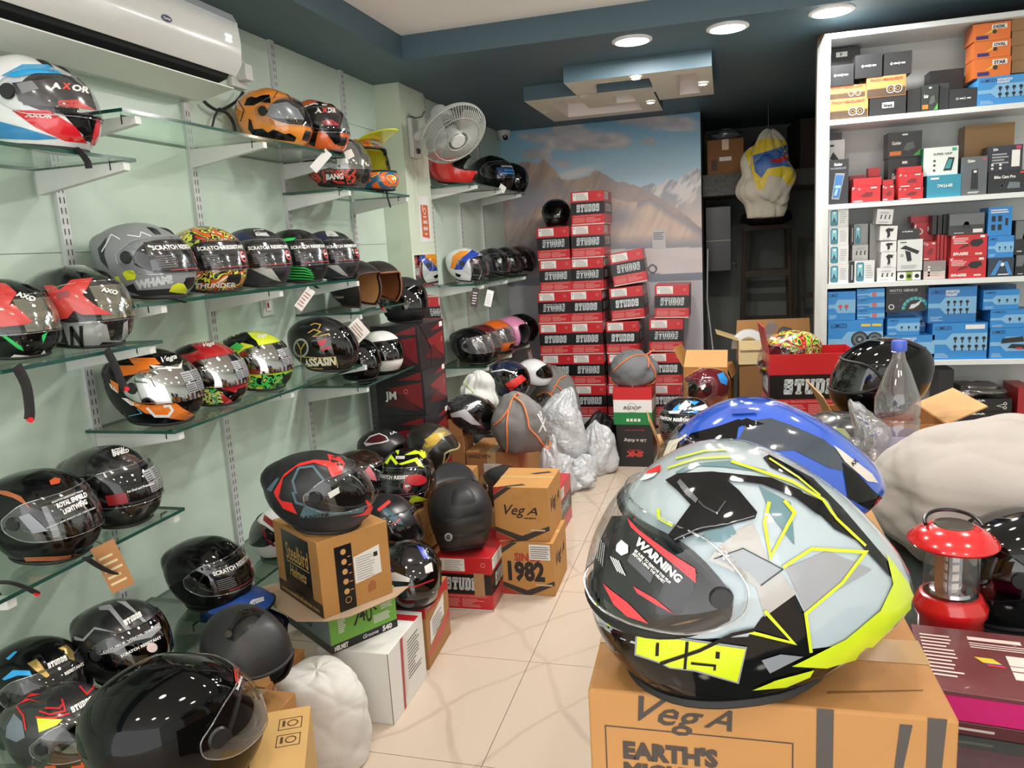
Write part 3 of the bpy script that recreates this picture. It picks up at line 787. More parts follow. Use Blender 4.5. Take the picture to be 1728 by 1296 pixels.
    def pxline(s, pts, w, mat, off=.0013, name='graphic'):
        """stroke of constant pixel width"""
        P = np.array(pts, float); d = np.diff(P, axis=0); d /= np.linalg.norm(d, axis=1)[:, None] + 1e-9
        n = np.stack([-d[:, 1], d[:, 0]], -1); N = np.concatenate([n[:1], n[:-1] + n[1:], n[-1:]]); N /= np.linalg.norm(N, axis=1)[:, None] + 1e-9
        k = np.concatenate([[1.], 1 / np.clip((n[:-1] * N[1:-1]).sum(1), .45, 1), [1.]])[:, None]
        polys = [tuple(q) for q in P + N * k * w / 2] + [tuple(q) for q in (P - N * k * w / 2)[::-1]]
        return s.px(polys, mat, off, name)
    def pxtext(s, items, mat, off=.0016, name='lettering'):
        """items: (text, (x0,y0) baseline start, (x1,y1) baseline end, height px, bold, shear)"""
        mb = MB()
        for it in items:
            tx, a, b, h = it[:4]; bold = it[4] if len(it) > 4 else .02; sh = it[5] if len(it) > 5 else 0.
            V, Fs, gw = slab_logo(tx) if sh == 'slab' else glyphs(tx, bold, sh)
            if not len(V): continue
            a, b = np.array(a, float), np.array(b, float); e = (b - a) / gw; n = np.array([e[1], -e[0]]); n = n / (np.linalg.norm(n) + 1e-9) * h
            C_ = s.cast(a + V[:, :1] * e + V[:, 1:] * n, off)
            Fs = [f for f in Fs if all(C_[i] is not None for i in f)]
            used = sorted({i for f in Fs for i in f}); rm = {j: k for k, j in enumerate(used)}
            mb.add([C_[i] for i in used], [tuple(rm[i] for i in f) for f in Fs])
        if mb.f: mb.build(name, mat, s.root, None)['kind'] = 'stuff'
    def hang(s, pts, w=.010, button=True, mat=None, X=None, Y=None, name='strap', bcol='#d8242c'):
        """chin strap hanging in front of the shelf"""
        P = [np.array(s.mi @ Vector(tuple(atx(*p, X) if X is not None else aty(*p, Y)))) for p in pts]
        P = np.array([crom(np.array(P), np.array(k)) for k in np.linspace(0, len(P) - 1, 14)])
        o = MB().tube(P, w, 8, flat=.3).build(name, mat or M('#1a1a1c', .75), s.root)
        if button:
            e = P[-1]; MB().tube([e, e + np.array(s.mi.to_3x3() @ Vector((.010, -.004, 0)))], .006, 12).build('button', M(bcol, .3), o)
W_ = lambda: M('#e9e9e6', .4)
def film_scratch(h, full=True, f0=-40, f1=56, base='#15161a'):
    """black visor film with the scratch warning print"""
    h.prect([(f0, 2.75, f1, 5.55)], M(base, .18, coat=.5), .0060, 'visor_film')
    h.ptext([('SCRATCH RESISTANT', (f0 + f1) / 2 - 2, 4.78, .0135, .215, .04)], W_(), .0072)
    rows = [(f0 + 8, 3.15 + .2 * k, f0 + 36 - random.random() * 5, 3.15 + .2 * k + .09) for k in range(6)]
    h.prect(rows + [(f0 + 20, 4.66, f1 - 10, 4.71)], M('#6f6f72', .5), .0068, 'fine_print')
    rd = M('#c5454a', .35)
    h.pring(f1 - 22, 3.9, .0125, .021, rd, .0072)
    h.prect([(f1 - 29, 3.78, f1 - 15, 4.05)], W_(), .0070); h.prect([(f0 + 22, 2.86, f1 - 8, 2.93)], rd, .0070)
def film_grid(h, f0=-12, f1=42, cols=3):
    """clear visor with a grey printed notice in panels"""
    g = M('#8f9193', .4); w = (f1 - f0) / cols
    h.prect([(f0 + i * w + .6, 3.2 + k * 1.05, f0 + (i + 1) * w - .6, 3.2 + k * 1.05 + .95) for i in range(cols) for k in range(2)], g, .0064, 'visor_notice')
    h.prect([(f0 + i * w + 2, 3.3 + k * 1.05 + r * .2, f0 + (i + 1) * w - 2 - 3 * random.random(), 3.3 + k * 1.05 + r * .2 + .08) for i in range(cols) for k in range(2) for r in range(4)], M('#3a3a3c', .5), .0069, 'fine_print')
GLO = dict(rough=.12, coat=1.)
MAT = dict(rough=.55)
black = M('#0b0b0d', .08, spec=.38); mblack = M('#1b1b1d', .55); white = M('#e7e7e4', .18, coat=.8)
wtxt = W_(); red = M('#c8262b', .2, coat=.8); silver = M('#a7aaad', .25, metal=.3, coat=.5)
HS = {}
_DBG = []
def H(key, *a, **k):
    h = Helmet(*a, **k); HS[key] = h; _DBG.append((key, h.root.name))
    if np.any(np.abs(h.err) > 12): print('FIT', key, h.err, h.pos, round(h.size, 2))
    return h
SX = -1.645
# ---- top row
h = H('axor_blue', 'white, blue and red helmet at the left end of the top shelf', M('#e6e8ea', .15, coat=1), (-62, 92, 172, 258), 1.79, 12, X=-1.63, spoiler=M('#dfe1e3', .2), vents=mblack)
h.px([(2, 128), (38, 109), (80, 109), (105, 125), (62, 124), (25, 130)], M('#2f9fd8', .15, coat=1))
h.px([[(20, 186), (82, 186), (128, 214), (147, 242), (110, 238), (60, 215)], [(163, 200), (171, 203), (163, 246), (152, 244)]], M('#d3202f', .15, coat=1))
h.px([(0, 205), (38, 215), (100, 234), (60, 236), (0, 234)], M('#2c86c4', .15, coat=1))
h.px([(100, 186), (160, 196), (164, 200), (150, 236), (134, 222)], black)
h.px([(20, 140), (128, 128), (150, 150), (163, 186), (40, 177)], M('#3a3a3d', .2, coat=.6), name='visor_film')
h.px([(98, 170), (130, 168), (162, 187), (98, 178)], M('#b8403a', .3))
h.px([(28, 141), (54, 136), (66, 150), (38, 158)], M('#7c7d80', .4), name='fine_print', off=.0016)
h.pxtext([('A', (86, 150), (103, 150), 10, .05), ('OR', (120, 152), (150, 158), 10, .05), ('AXOR', (42, 197), (88, 199), 6, .05, .2)], wtxt); h.pxtext([('X', (104, 150), (119, 151), 10, .05)], M('#d64a35', .4))
h.hang([(128, 250), (140, 262), (148, 274), (150, 284)], .011, False, X=-1.49)
h = H('vega_orange', 'orange helmet with black torn-paint graphics below the air conditioner', M('#e08a30', .15, coat=1), (397, 148, 525, 249), 1.915, 4, X=-1.64, visor='clear', spoiler=False)
h.px([[(417, 166), (424, 163), (432, 165), (442, 161), (455, 160), (457, 174), (440, 172), (428, 178), (412, 178)], [(420, 200), (424, 203), (428, 218), (444, 217), (452, 224), (462, 218), (480, 226), (490, 225), (500, 232), (497, 239), (470, 236), (427, 228), (419, 218)]], black)
h.px([(456, 176), (484, 172), (503, 184), (513, 202), (470, 200), (450, 196)], M('#6e7277', .25, coat=.5), name='visor_film')
h.pxline([(402, 170), (412, 186), (406, 205)], 1.5, black); h.pxline([(470, 152), (462, 165)], 1.2, black); h.pxline([(480, 152), (490, 168)], 1.2, black)
h = H('axor_orange', 'black and orange helmet with a black film visor under the shelf end', M('#d8632c', .15, coat=1), (492, 158, 579, 257), 1.915, -12, X=-1.64, vents=black)
h.px([(503, 181), (535, 173), (556, 178), (573, 212), (540, 212), (515, 208)], M('#232326', .2, coat=.6), name='visor_film')
h.pxtext([('A', (531, 191), (543, 190), 8, .05), ('DR', (553, 190), (567, 190), 8, .05)], wtxt); h.pxtext([('X', (543, 190), (553, 190), 8, .05)], M('#d64a35', .4))
h.px([[(545, 218), (573, 217), (574, 240), (566, 244), (556, 232)], [(521, 243), (530, 219), (538, 217), (531, 248)]], black); h.px([(543, 204), (560, 202), (574, 212), (548, 211)], M('#b03038', .3))
h.px([(500, 183), (530, 174), (552, 177), (552, 179), (530, 176), (503, 186)], white)
bang = pattern_mat('bang_tears', [(0, '#141416'), (.47, '#e0452f'), (.56, '#141416'), (.62, '#d83a2a'), (.7, '#141416')], 26, seed=3)
h = H('bang', 'black helmet with red torn stripes and a tag on its hazy visor', M('#2a2522', .2, coat=.8), (512, 219, 624, 317), 1.785, -4, X=-1.64, visor='hazy', paint2=bang, zone=lambda t, p: 1 if .4 < t < 2.7 and abs(p) > 30 else 0, spoiler=False)
h.pxtext([('BANG', (551, 303), (580, 301), 9, .04)], wtxt)
h.px([(580, 257), (592, 252), (598, 264), (585, 271)], M('#d8d4cc', .6), name='price_tag', off=.004)
h = H('mx_yellow', 'orange and yellow motocross helmet with a bright lime peak beside the pillar', pattern_mat('mx_orange', [(0, '#e86a22'), (.44, '#e9c22c'), (.5, '#2d6a86'), (.58, '#e86a22')], 9, seed=1), (556, 214, 676, 320), 1.785, -22, X=-1.62, Y=3.36, S0=.85, kind='mx', peak=M('#d9e030', .3, coat=.5), lining=M('#c9c23a', .9), sS=.04)
h.hang([(652, 318), (654, 332), (659, 350)], .006, False, X=-1.49)
# ---- middle row
def xfilm(h): h.prect([(-30, 2.7, 62, 5.6)], glass_mat('film_gold', (.55, .52, .36, 1), .2, .08, .25, (.45, .42, .25, 1)), .0062, 'visor_film')
h = H('x_green', 'black helmet with green streaks and red visor cross at the left edge', black, (-72, 450, 82, 619), 1.305, 2, X=-1.63, vents=black); xfilm(h)
h.px([[(0, 478), (10, 480), (28, 495), (12, 520), (0, 524)], [(0, 520), (22, 513), (55, 543), (40, 548), (0, 552)]], M('#c8403c', .25, coat=.5), off=.002)
h.px([[(2, 566), (8, 565), (36, 584), (40, 592), (30, 588)], [(70, 566), (80, 560), (72, 580)]], M('#35c266', .2)); h.px([[(10, 608), (24, 598), (50, 600), (50, 612)], [(62, 606), (74, 590), (79, 600), (72, 606)]], white)
h.pxtext([('AXO', (26, 500), (58, 510), 8, .04)], wtxt, .0025)
h.hang([(28, 618), (44, 650), (50, 690), (49, 708)], .014, True, X=-1.485)
h = H('man', 'black and silver helmet with a big red cross on its visor', M('#1a1b1c', .12, coat=1), (45, 438, 218, 592), 1.305, 0, X=-1.63, vents=black); xfilm(h)
h.px([(75, 482), (92, 482), (101, 490), (120, 473), (157, 469), (140, 498), (160, 515), (190, 531), (140, 531), (125, 524), (115, 537), (100, 539), (83, 497)], M('#c8403c', .25, coat=.5), off=.002)
h.px([(82, 548), (160, 541), (180, 548), (186, 574), (205, 574), (208, 545), (215, 540), (216, 575), (208, 585), (175, 590), (82, 583)], silver)
h.pxtext([('M', (80, 583), (96, 583), 33, .05), ('A', (97, 583), (119, 582), 32, .05), ('N', (121, 582), (142, 581), 32, .05)], black, .006)
h.pxtext([('AXO', (170, 492), (197, 498), 7, .04)], wtxt, .0025); h.px([(96, 494), (116, 490), (117, 501), (98, 505)], M('#93484a', .4), name='fine_print', off=.003)
h.hang([(180, 590), (193, 615), (203, 640), (211, 656)], .013, True, X=-1.485)
h = H('wham', 'grey cartoon-print helmet with yellow clouds on the middle shelf', M('#8a8d90', .4), (155, 375, 330, 506), 1.41, 8, X=-1.64, vents=mblack); film_scratch(h, f0=-58, f1=46)
h.px([[(207, 461), (213, 456), (224, 456), (230, 462), (228, 471), (214, 473)], [(190, 469), (200, 465), (204, 474), (202, 483), (194, 481)], [(285, 492), (290, 482), (300, 477), (310, 479), (316, 488), (313, 495), (300, 494)]], M('#dbe52e', .35), name='graphic')
h.pxtext([('WHAM!', (230, 487), (292, 476), 13, .08)], M('#c3c7cb', .4)); h.px([[(205, 487), (225, 478), (232, 490), (300, 486), (320, 497), (240, 500)], [(165, 420), (180, 400), (176, 430), (184, 455), (170, 440)]], M('#24272b', .35), off=.0007)
h.pxline([(172, 425), (182, 408), (188, 396), (196, 400), (203, 404)], 2, M('#e3e5e6', .5)); h.pxline([(215, 397), (236, 400), (238, 392), (255, 399)], 1.6, M('#e3e5e6', .5))
h.hang([(280, 503), (300, 506), (312, 510)], .008, False, X=-1.50)
thunder = pattern_mat('thunder', [(0, '#b8371f'), (.38, '#1a1614'), (.46, '#d9e04a'), (.52, '#1a1614'), (.57, '#d8642a'), (.66, '#e9e2d0')], 15, distort=2.2, seed=5)
h = H('thunder', 'red, lime and black flame-print helmet second in the row of five', thunder, (286, 378, 412, 493), 1.41, -18, X=-1.64); film_scratch(h, f0=-56, f1=42)
h.pxtext([('THUNDER', (330, 486), (398, 484), 8, .03, .15)], wtxt)
def wedge(h, pts, top):
    h.px(pts, M('#b9b8b6', .35)); h.px(top, M('#2c3252', .35), off=.0008)
h = H('grey_a', 'dark grey and navy helmet third in the row of five', M('#34353b', .4), (378, 382, 486, 488), 1.41, -20, X=-1.64, vents=mblack); film_scratch(h, f0=-56, f1=42)
wedge(h, [(422, 453), (458, 453), (474, 475), (462, 472)], [(384, 400), (410, 392), (425, 403), (395, 408)])
h.px([(428, 388), (444, 387), (455, 399), (432, 398)], M('#c9c9c7', .5), name='brand_plate'); h.pxtext([('STUDDS', (430, 393), (448, 393), 4, 0, 'slab')], mblack, .0022)
h = H('green', 'black helmet with bright green stripes fourth in the row of five', M('#17181a', .3), (452, 385, 548, 483), 1.41, -20, X=-1.64, vents=mblack); film_scratch(h, f0=-56, f1=42)
gr = M('#2fd257', .3)
h.px([(464, 406), (485, 402), (500, 401), (494, 406), (466, 410)], gr)
for k in range(6): h.pxline([(487, 451 + k * 4.6), (514, 452 + k * 4.6), (531 - abs(k - 3) * 2, 457 + k * 3.6)], 1.8, gr)
h.px([(538, 475), (546, 474), (545, 480), (539, 481)], gr)
h.hang([(530, 482), (536, 486)], .008, False, X=-1.5)
h = H('grey_b', 'dark grey and navy helmet last in the row of five', M('#34353b', .4), (516, 386, 598, 479), 1.41, -20, X=-1.64, vents=mblack); film_scratch(h, f0=-56, f1=42)
wedge(h, [(549, 447), (570, 447), (589, 467), (578, 464)], [(520, 404), (540, 394), (552, 403), (530, 410)])
h.px([(548, 390), (562, 389), (572, 399), (552, 399)], M('#c9c9c7', .5), name='brand_plate')
brn = M('#8a5432', .55, bump=.2, bscale=90); tan = M('#b08050', .8)
h = H('jet_tan', 'black open helmet with tan quilted lining on the short middle shelf', M('#211d1c', .4), (560, 428, 648, 517), 1.268, -6, X=-1.64, Y=3.17, sX=.015, S0=.80, kind='open', visor=None, lining=tan, trim=M('#4a2e20', .6))
h.pxtext([('Vintage', (566, 504), (580, 503), 5, .03, .3)], M('#c9b9a8', .5))
h = H('jet_brown', 'dark open helmet with shiny brown leather lining at the shelf end', M('#26211f', .45), (606, 432, 674, 514), 1.268, -26, X=-1.63, Y=3.40, sX=.015, S0=.80, kind='open', visor=None, lining=brn, trim=brn)
h.hang([(636, 508), (643, 516), (645, 521)], .006, True, X=-1.49, bcol='#c03a2a')
h = H('black_top', 'black helmet sitting on top of the dark red box stack', mblack, (633, 466, 716, 546), 1.153, -40, X=-1.56, Y=3.70, sX=.015, S0=.84, kind='full', visor='smoke', spoiler=False)
h.pxline([(688, 489), (700, 482)], 1.6, M('#b9bdc2', .5)); h.hang([(704, 545), (716, 565), (727, 590), (728, 615)], .0025, False, X=-1.44)
# ---- lower row
h = H('vega_orblk', 'black helmet with orange lightning and mirrored visor on the lower shelf', black, (175, 588, 342, 717), 1.047, 2, X=-1.64, visor='mirror', vents=black); film_grid(h, -14, 40)
og = M('#e87a25', .2, coat=.8)
h.px([[(217, 605), (262, 604), (271, 615), (252, 617), (254, 627), (207, 635), (200, 617), (227, 617)], [(212, 674), (237, 680), (297, 680), (310, 690), (334, 702), (332, 711), (295, 707), (245, 697)], [(186, 640), (200, 648), (201, 662), (190, 655)]], og)
h.px([[(252, 616), (300, 620), (308, 608), (306, 622), (262, 624)], [(205, 671), (214, 672), (236, 684), (222, 684)], [(184, 646), (195, 654), (200, 664), (188, 655)]], white)
h.pxline([(248, 688), (262, 702), (284, 702), (291, 692), (286, 684), (276, 686)], 4.5, white); h.pxline([(217, 702), (240, 697), (232, 690)], 1.2, M('#59a7c8', .4))
h.pxtext([('Vega', (273, 612), (299, 605), 9, .02, .3)], wtxt); h.px([(208, 655), (213, 653), (214, 659), (209, 660)], red, name='stud')
h = H('vega_red', 'red and black helmet with mirrored visor between two others on the lower shelf', M('#b5252b', .15, coat=1), (290, 570, 411, 690), 1.047, -2, X=-1.64, visor='mirror'); film_grid(h, -10, 34, 3)
h.px([[(294, 590), (310, 582), (330, 575), (322, 584), (335, 590), (320, 596), (300, 600)], [(340, 655), (372, 655), (405, 665), (408, 684), (380, 682), (345, 683)]], black)
fl_ = pattern_mat('lime_flames', [(0, '#16181a'), (.42, '#d8e34a'), (.5, '#e9ead8'), (.54, '#16181a'), (.62, '#4fcf5a')], 22, distort=2.5, seed=2)
h.px([(338, 656), (356, 652), (376, 662), (386, 680), (350, 682), (340, 672)], fl_, .0016); h.px([(370, 660), (394, 678), (396, 684), (378, 682)], red, .0018)
h.pxtext([('Vega', (343, 586), (362, 582), 7, .02, .3)], wtxt)
h = H('vega_yellow', 'lime yellow and black helmet third on the lower shelf', M('#d9e53e', .2, coat=.9), (372, 557, 490, 661), 1.047, -2, X=-1.64, visor='mirror', paint2=pattern_mat('green_spikes', [(0, '#16181a'), (.45, '#45cf55'), (.53, '#16181a'), (.58, '#dbe64a')], 20, distort=2, seed=8), zone=lambda t, p: 1 if t < 2.3 else 0); film_grid(h, -12, 34, 3)
h.px([[(376, 575), (388, 568), (400, 562), (416, 560), (425, 570), (432, 575), (440, 590), (425, 582), (408, 578), (395, 590), (380, 596)]], black); h.px([[(386, 588), (400, 578), (412, 584), (404, 592)]], M('#4fcf5a', .3), .0016)
h.pxtext([('Vega', (434, 571), (450, 568), 7, .02, .3)], wtxt, .002)
h = H('assasin', 'black helmet with gold lettering and a ringed emblem on the lower shelf', M('#17171a', .3, coat=.3), (482, 540, 611, 629), 1.047, 14, X=-1.64, visor='smoke', spoiler=False, pivot=False)
gold = M('#c9a94e', .35); h.px([[(508 + 13 * math.cos(a), 587 + 16 * math.sin(a)) for a in np.linspace(0, 6.28, 24, endpoint=False)]], M('#9da3a6', .4), .0011)
h.px([[(508 + 10 * math.cos(a), 587 + 12.5 * math.sin(a)) for a in np.linspace(0, 6.28, 24, endpoint=False)]], M('#1a1a1b', .4), .0016); h.pxline([(502, 578), (508, 590), (515, 578)], 1.6, gold, .002); h.pxline([(508, 588), (508, 598)], 1.4, gold, .002)
h.pxtext([('ASSASIN', (511, 618), (567, 615), 13, .05)], M('#e3dcc4', .4), .0018)
h.pxline([(508, 602), (540, 604), (566, 602), (570, 620)], 1.6, gold); h.pxline([(508, 602), (509, 621), (545, 622)], 1.6, gold)
h.pxline([(520, 562), (530, 556), (541, 560), (528, 568), (540, 567), (556, 563)], 1.8, gold); h.pxline([(524, 549), (531, 546), (541, 548), (537, 556)], 1.5, gold)
h.px([[(535, 575), (552, 571), (548, 582), (540, 586)], [(540, 590), (560, 582), (556, 588), (545, 592)]], M('#c23a44', .3), .0016)
h = H('black_c1', 'black flip-up helmet half hidden behind the hanging tag', black, (575, 560, 632, 646), .95, -30, X=-1.63, Y=3.10, visor='smoke', sS=.1)
h = H('white', 'plain white helmet with dark visor beside the dark red boxes', M('#ebebe6', .25, coat=.6), (613, 552, 673, 634), .95, -32, X=-1.60, visor='smoke', vent=False, spoiler=False, pivot=False, sS=.1)
# ---- left end, fourth row
h = H('re_copper', 'glossy black helmet with copper stripes on the low left shelf', black, (-34, 785, 168, 957), .822, 8, X=-1.63, visor='clear')
cop = M('#b9683f', .25, metal=.3, coat=.6)
h.px([[(0, 828), (14, 829), (36, 838), (52, 858), (40, 850), (22, 840), (0, 834)], [(40, 940), (100, 938), (136, 934), (135, 940), (90, 946), (44, 947)]], cop)
h.px([(83, 812), (92, 806), (102, 808), (100, 816), (86, 819)], M('#c4552e', .3)); h.prect([(-50, 2.6, 66, 5.4)], glass_mat('film_smoke', (.35, .35, .36, 1), .12, .05), .0062, 'visor_film')
h.pxtext([('ROYAL ENFIELD', (97, 858), (147, 838), 8, .05), ('LIGHTWING', (108, 868), (147, 850), 8, .05), ('SCRATCH RESISTANT VISOR', (88, 850), (140, 830), 3, .02)], wtxt, .002)
h.pxtext([('FOR DAY AND NIGHT USE CERTIFIED', (80, 892), (160, 858), 2.5, .01)], wtxt, .002); h.px([(32, 872), (50, 866), (82, 895), (56, 900)], M('#8b8f98', .35), name='fine_print', off=.0022)
h.hang([(146, 942), (166, 955), (185, 965), (200, 970)], .014, True, X=-1.47)
h.hang([(-10, 983), (15, 983), (40, 990), (60, 1000)], .014, True, X=-1.47)
h = H('re_carbon', 'dark carbon-weave helmet with grey notice on its visor, low left shelf', pattern_mat('carbon', [(0, '#141416'), (.5, '#232325')], 90, .2, 1., 'wave', 0.), (100, 748, 270, 894), .822, 4, X=-1.63, visor='clear'); film_grid(h, -6, 40, 3)
h.pxtext([('ROYAL', (189, 765), (212, 760), 6, .05), ('ENFIELD', (191, 771), (218, 763), 6, .05)], wtxt); h.pxtext([('For Dual and Protection', (215, 832), (260, 817), 4, .02, .2)], wtxt, .002)
h.prect([(-64, 2.9, -40, 3.9)], M('#8f1d22', .3), .0064, 'visor_film')
# ---- lowest level
h = H('scratch_black', 'plain glossy black helmet with scratch-warning film on the lowest shelf', black, (275, 905, 426, 1031), .44, 4, X=-1.62, sX=.06, visor='clear', vents=black); film_scratch(h, f0=-60, f1=44)
h = H('stripe_grey', 'black and grey striped helmet on the lowest shelf at the left', M('#1c1d1f', .3, coat=.4), (120, 1013, 290, 1158), .45, -2, X=-1.60, sX=.06, visor='smoke', vents=mblack)
gs = M('#8d9092', .35)
h.px([[(166, 1024), (186, 1020), (202, 1040), (222, 1062), (212, 1064), (196, 1044), (184, 1030), (168, 1030)], [(196, 1015), (212, 1015), (240, 1042), (248, 1050), (240, 1050), (226, 1034), (206, 1020)], [(125, 1073), (140, 1078), (160, 1058), (198, 1068), (160, 1062), (142, 1082), (126, 1080)], [(168, 1104), (205, 1090), (240, 1072), (268, 1050), (272, 1060), (255, 1076), (225, 1082), (195, 1100), (170, 1105)]], gs)
h.pxtext([('STUDDS', (212, 1056), (240, 1040), 9, 0, 'slab')], wtxt, .002); h.pxtext([('SCRATCH RESISTANT', (205, 1109), (272, 1077), 4.5, .04)], wtxt, .002); h.pxtext([('DOUBLE VISOR TECH', (176, 1102), (268, 1060), 4, .03)], M('#c9cacb', .4), .0025)
h.px([[(256 + 9 * math.cos(a), 1093 + 8 * math.sin(a)) for a in np.linspace(0, 6.28, 18, endpoint=False)]], M('#d9c6c4', .4), .002)
h = H('gold_blue', 'black helmet with gold and sky-blue flashes at the bottom left', black, (-30, 1080, 158, 1225), .42, -4, X=-1.56, sX=.08, visor='clear', vents=black)
h.px([[(46, 1120), (62, 1112), (74, 1128), (84, 1140), (78, 1144), (60, 1132)], [(98, 1094), (112, 1088), (124, 1100), (126, 1116), (116, 1112), (108, 1098)]], M('#a58a4e', .3, metal=.5)); h.px([[(4, 1146), (22, 1131), (50, 1132), (54, 1140), (30, 1140), (8, 1148)], [(10, 1112), (24, 1100), (30, 1100), (16, 1114)]], M('#36a3e4', .25))
h.pxtext([('STUDDS', (82, 1129), (114, 1114), 9, 0, 'slab')], wtxt, .002); h.pxtext([('RESISTANT', (110, 1140), (142, 1122), 5, .04)], wtxt, .002)
h = H('red_black', 'charcoal helmet with red tribal streaks and raised visor at the bottom left', M('#2b2a2b', .22, coat=.6), (6, 1136, 186, 1305), .36, 14, X=-1.30, Y=1.12, sX=.02, visor='clear', paint2=pattern_mat('green_orange_bands', [(0, '#1b1b1b'), (.42, '#3f7a2c'), (.5, '#1b1b1b'), (.56, '#d85a2a')], 8, kind='wave', seed=4), zone=lambda t, p: 1 if t < 2.2 else 0)
rd2 = M('#cf2b2c', .25)
for L_ in ([(30, 1190), (50, 1182), (70, 1186), (44, 1178)], [(44, 1178), (70, 1172), (52, 1170)]): h.px(L_, rd2)
for L_ in ([(66, 1200), (84, 1206), (110, 1200), (104, 1180)], [(76, 1195), (100, 1196), (108, 1186)], [(134, 1158), (146, 1172), (158, 1160), (152, 1150)], [(60, 1210), (90, 1212), (118, 1204)], [(28, 1192), (40, 1208), (44, 1232)], [(160, 1150), (170, 1170)]): h.pxline(L_, 3, rd2)
h.px([(62, 1212), (106, 1214), (96, 1224), (66, 1236)], M('#d8e23a', .3)); h.pxtext([('STUDDS', (122, 1204), (158, 1184), 10, 0, 'slab')], wtxt, .002)
h.px([[(12, 1226), (24, 1204), (38, 1218), (43, 1244), (28, 1252), (10, 1244)]], M('#6f7a84', .4), name='ear_vent')
h = H('big_black', 'large glossy black helmet in the left foreground on a carton', M('#060607', .05, spec=.3), (133, 1086, 440, 1372), .50, 64, visor='clear', vent=True, sS=.03, S0=.92, spoiler=False, X=-.97, Y=1.05, sX=.06)
h.px([(392, 1120), (402, 1128), (404, 1160), (396, 1150)], M('#c83a34', .3), .002); h.pxtext([('Steelbird', (400, 1166), (408, 1144), 5, .03, .2)], wtxt, .003)
h = H('orange_corner', 'orange and black striped helmet cut off by the lower left corner', pattern_mat('orange_stripe', [(0, '#17171a'), (.45, '#e3572a')], 7, kind='wave', distort=.3), None, .12, 30, pos=(-1.17, .75, 0), size=.88)
h = H('blue_dust', 'dusty blue helmet behind the matte black one', M('#2a56a8', .35, coat=.3, var=.25, vscale=9), (338, 979, 478, 1100), .28, 20, X=-1.395, Y=1.87, sX=.02, S0=.80, visor=None, spoiler=False)
h.pxtext([('STUDDS', (424, 1022), (446, 1014), 7, 0, 'slab')], wtxt); h.pxline([(419, 1022), (426, 1013), (445, 1008)], 1.2, wtxt); h.px([(393, 984), (408, 979), (422, 980), (418, 987), (402, 988)], M('#3a4a55', .5))
h = H('matte_black', 'matte black helmet with open front tipped forward beside the white sack', M('#232325', .42), (322, 1028, 508, 1190), .34, -24, pitch=28, X=-1.22, Y=1.56, sX=.02, S0=.80, kind='open', visor=None)
h.px([(383, 1068), (404, 1030), (430, 1027), (446, 1034), (424, 1058), (398, 1082), (384, 1080)], M('#101012', .15, coat=.8)); h.px([[(386 + 6 * math.cos(a), 1071 + 6 * math.sin(a)) for a in np.linspace(0, 6.28, 16, endpoint=False)]], M('#3a3530', .4), .003)
h = H('white_red_mx', 'white, red and green helmet peeking out behind the stacked carton', M('#e2e2de', .25, coat=.5), (432, 853, 520, 945), .44, 195, X=-1.60, sX=.05, visor='smoke', spoiler=False, sS=.08)
h.px([[(446, 868), (462, 880), (474, 892), (470, 898), (454, 886), (444, 878)], [(440, 884), (450, 902), (466, 922), (460, 922), (446, 906)]], M('#8a2424', .3))
# ---- middle floor pile
h = H('zenith', 'matte black, red and slate-blue helmet on the tall printed carton', M('#232427', .4), (440, 760, 632, 899), .652, 16, X=-1.22, Y=2.12, sX=.04, L=1.15, visor='clear', vents=mblack)
zr = M('#e0352f', .35); zb = M('#55707c', .4)
h.px([[(470, 842), (478, 806), (500, 788), (530, 781), (552, 788), (560, 806), (575, 800), (582, 782), (574, 772), (552, 766), (556, 778), (530, 776), (505, 782), (480, 800), (462, 830)], [(462, 832), (476, 845), (492, 848), (502, 868), (478, 858)], [(592, 872), (626, 868), (630, 858), (624, 848), (616, 843), (620, 856), (612, 866)]], zr)
h.pxline([(500, 833), (494, 812), (504, 790), (528, 787), (538, 800), (548, 812)], 4, zb); h.pxline([(494, 830), (500, 848), (514, 852)], 4, zb); h.px([[(514, 852), (545, 862), (580, 864), (610, 855), (618, 852), (612, 865), (580, 868), (540, 874), (505, 874)], [(450, 826), (466, 808), (472, 806), (458, 830)]], zb)
h.pxtext([('RANGER', (504, 878), (556, 872), 7, .03, .2)], mblack, .002); h.pxtext([('Vega', (560, 775), (570, 771), 5, .02, .3)], mblack, .002)
film_grid(h, 4, 46, 3); h.px([(553, 832), (574, 820), (577, 829), (557, 841)], M('#d9d9d4', .5), name='sticker', off=.002); h.px([(571, 822), (576, 819), (578, 828), (573, 831)], mblack, name='fine_print', off=.003)
h = H('brown_dome', 'dark brown glossy helmet with clear visor behind the red and black one', M('#2c1d17', .1, coat=1), (572, 750, 664, 872), .44, -14, X=-1.65, Y=2.92, sX=.015, S0=.80, visor='clear', spoiler=False)
h.px([(612, 800), (622, 786), (632, 800), (636, 812), (622, 808)], M('#c0626a', .35), .002)
h = H('jet_maroon', 'black peaked helmet with a maroon teardrop panel by the wall', M('#222224', .35), (606, 722, 694, 808), .44, 8, X=-1.60, Y=3.40, sX=.05, kind='open', visor=None)
h.px([(614, 748), (624, 736), (640, 731), (652, 736), (657, 744), (645, 748), (630, 750), (618, 753)], M('#d6d0d0', .4)); h.px([(616, 747), (625, 738), (640, 733), (650, 737), (654, 743), (642, 746), (628, 748)], M('#4a1a20', .3), .002)
h.pxtext([('LARS', (659, 734), (676, 728), 4, .04)], wtxt, .002)
h = H('olive', 'black and gold helmet lying tilted beside the brown cartons', M('#26241f', .3, coat=.4), (688, 713, 775, 808), .44, 10, pitch=24, X=-1.33, Y=3.30, sX=.05, kind='open', visor=None, trim=M('#a3966a', .4))
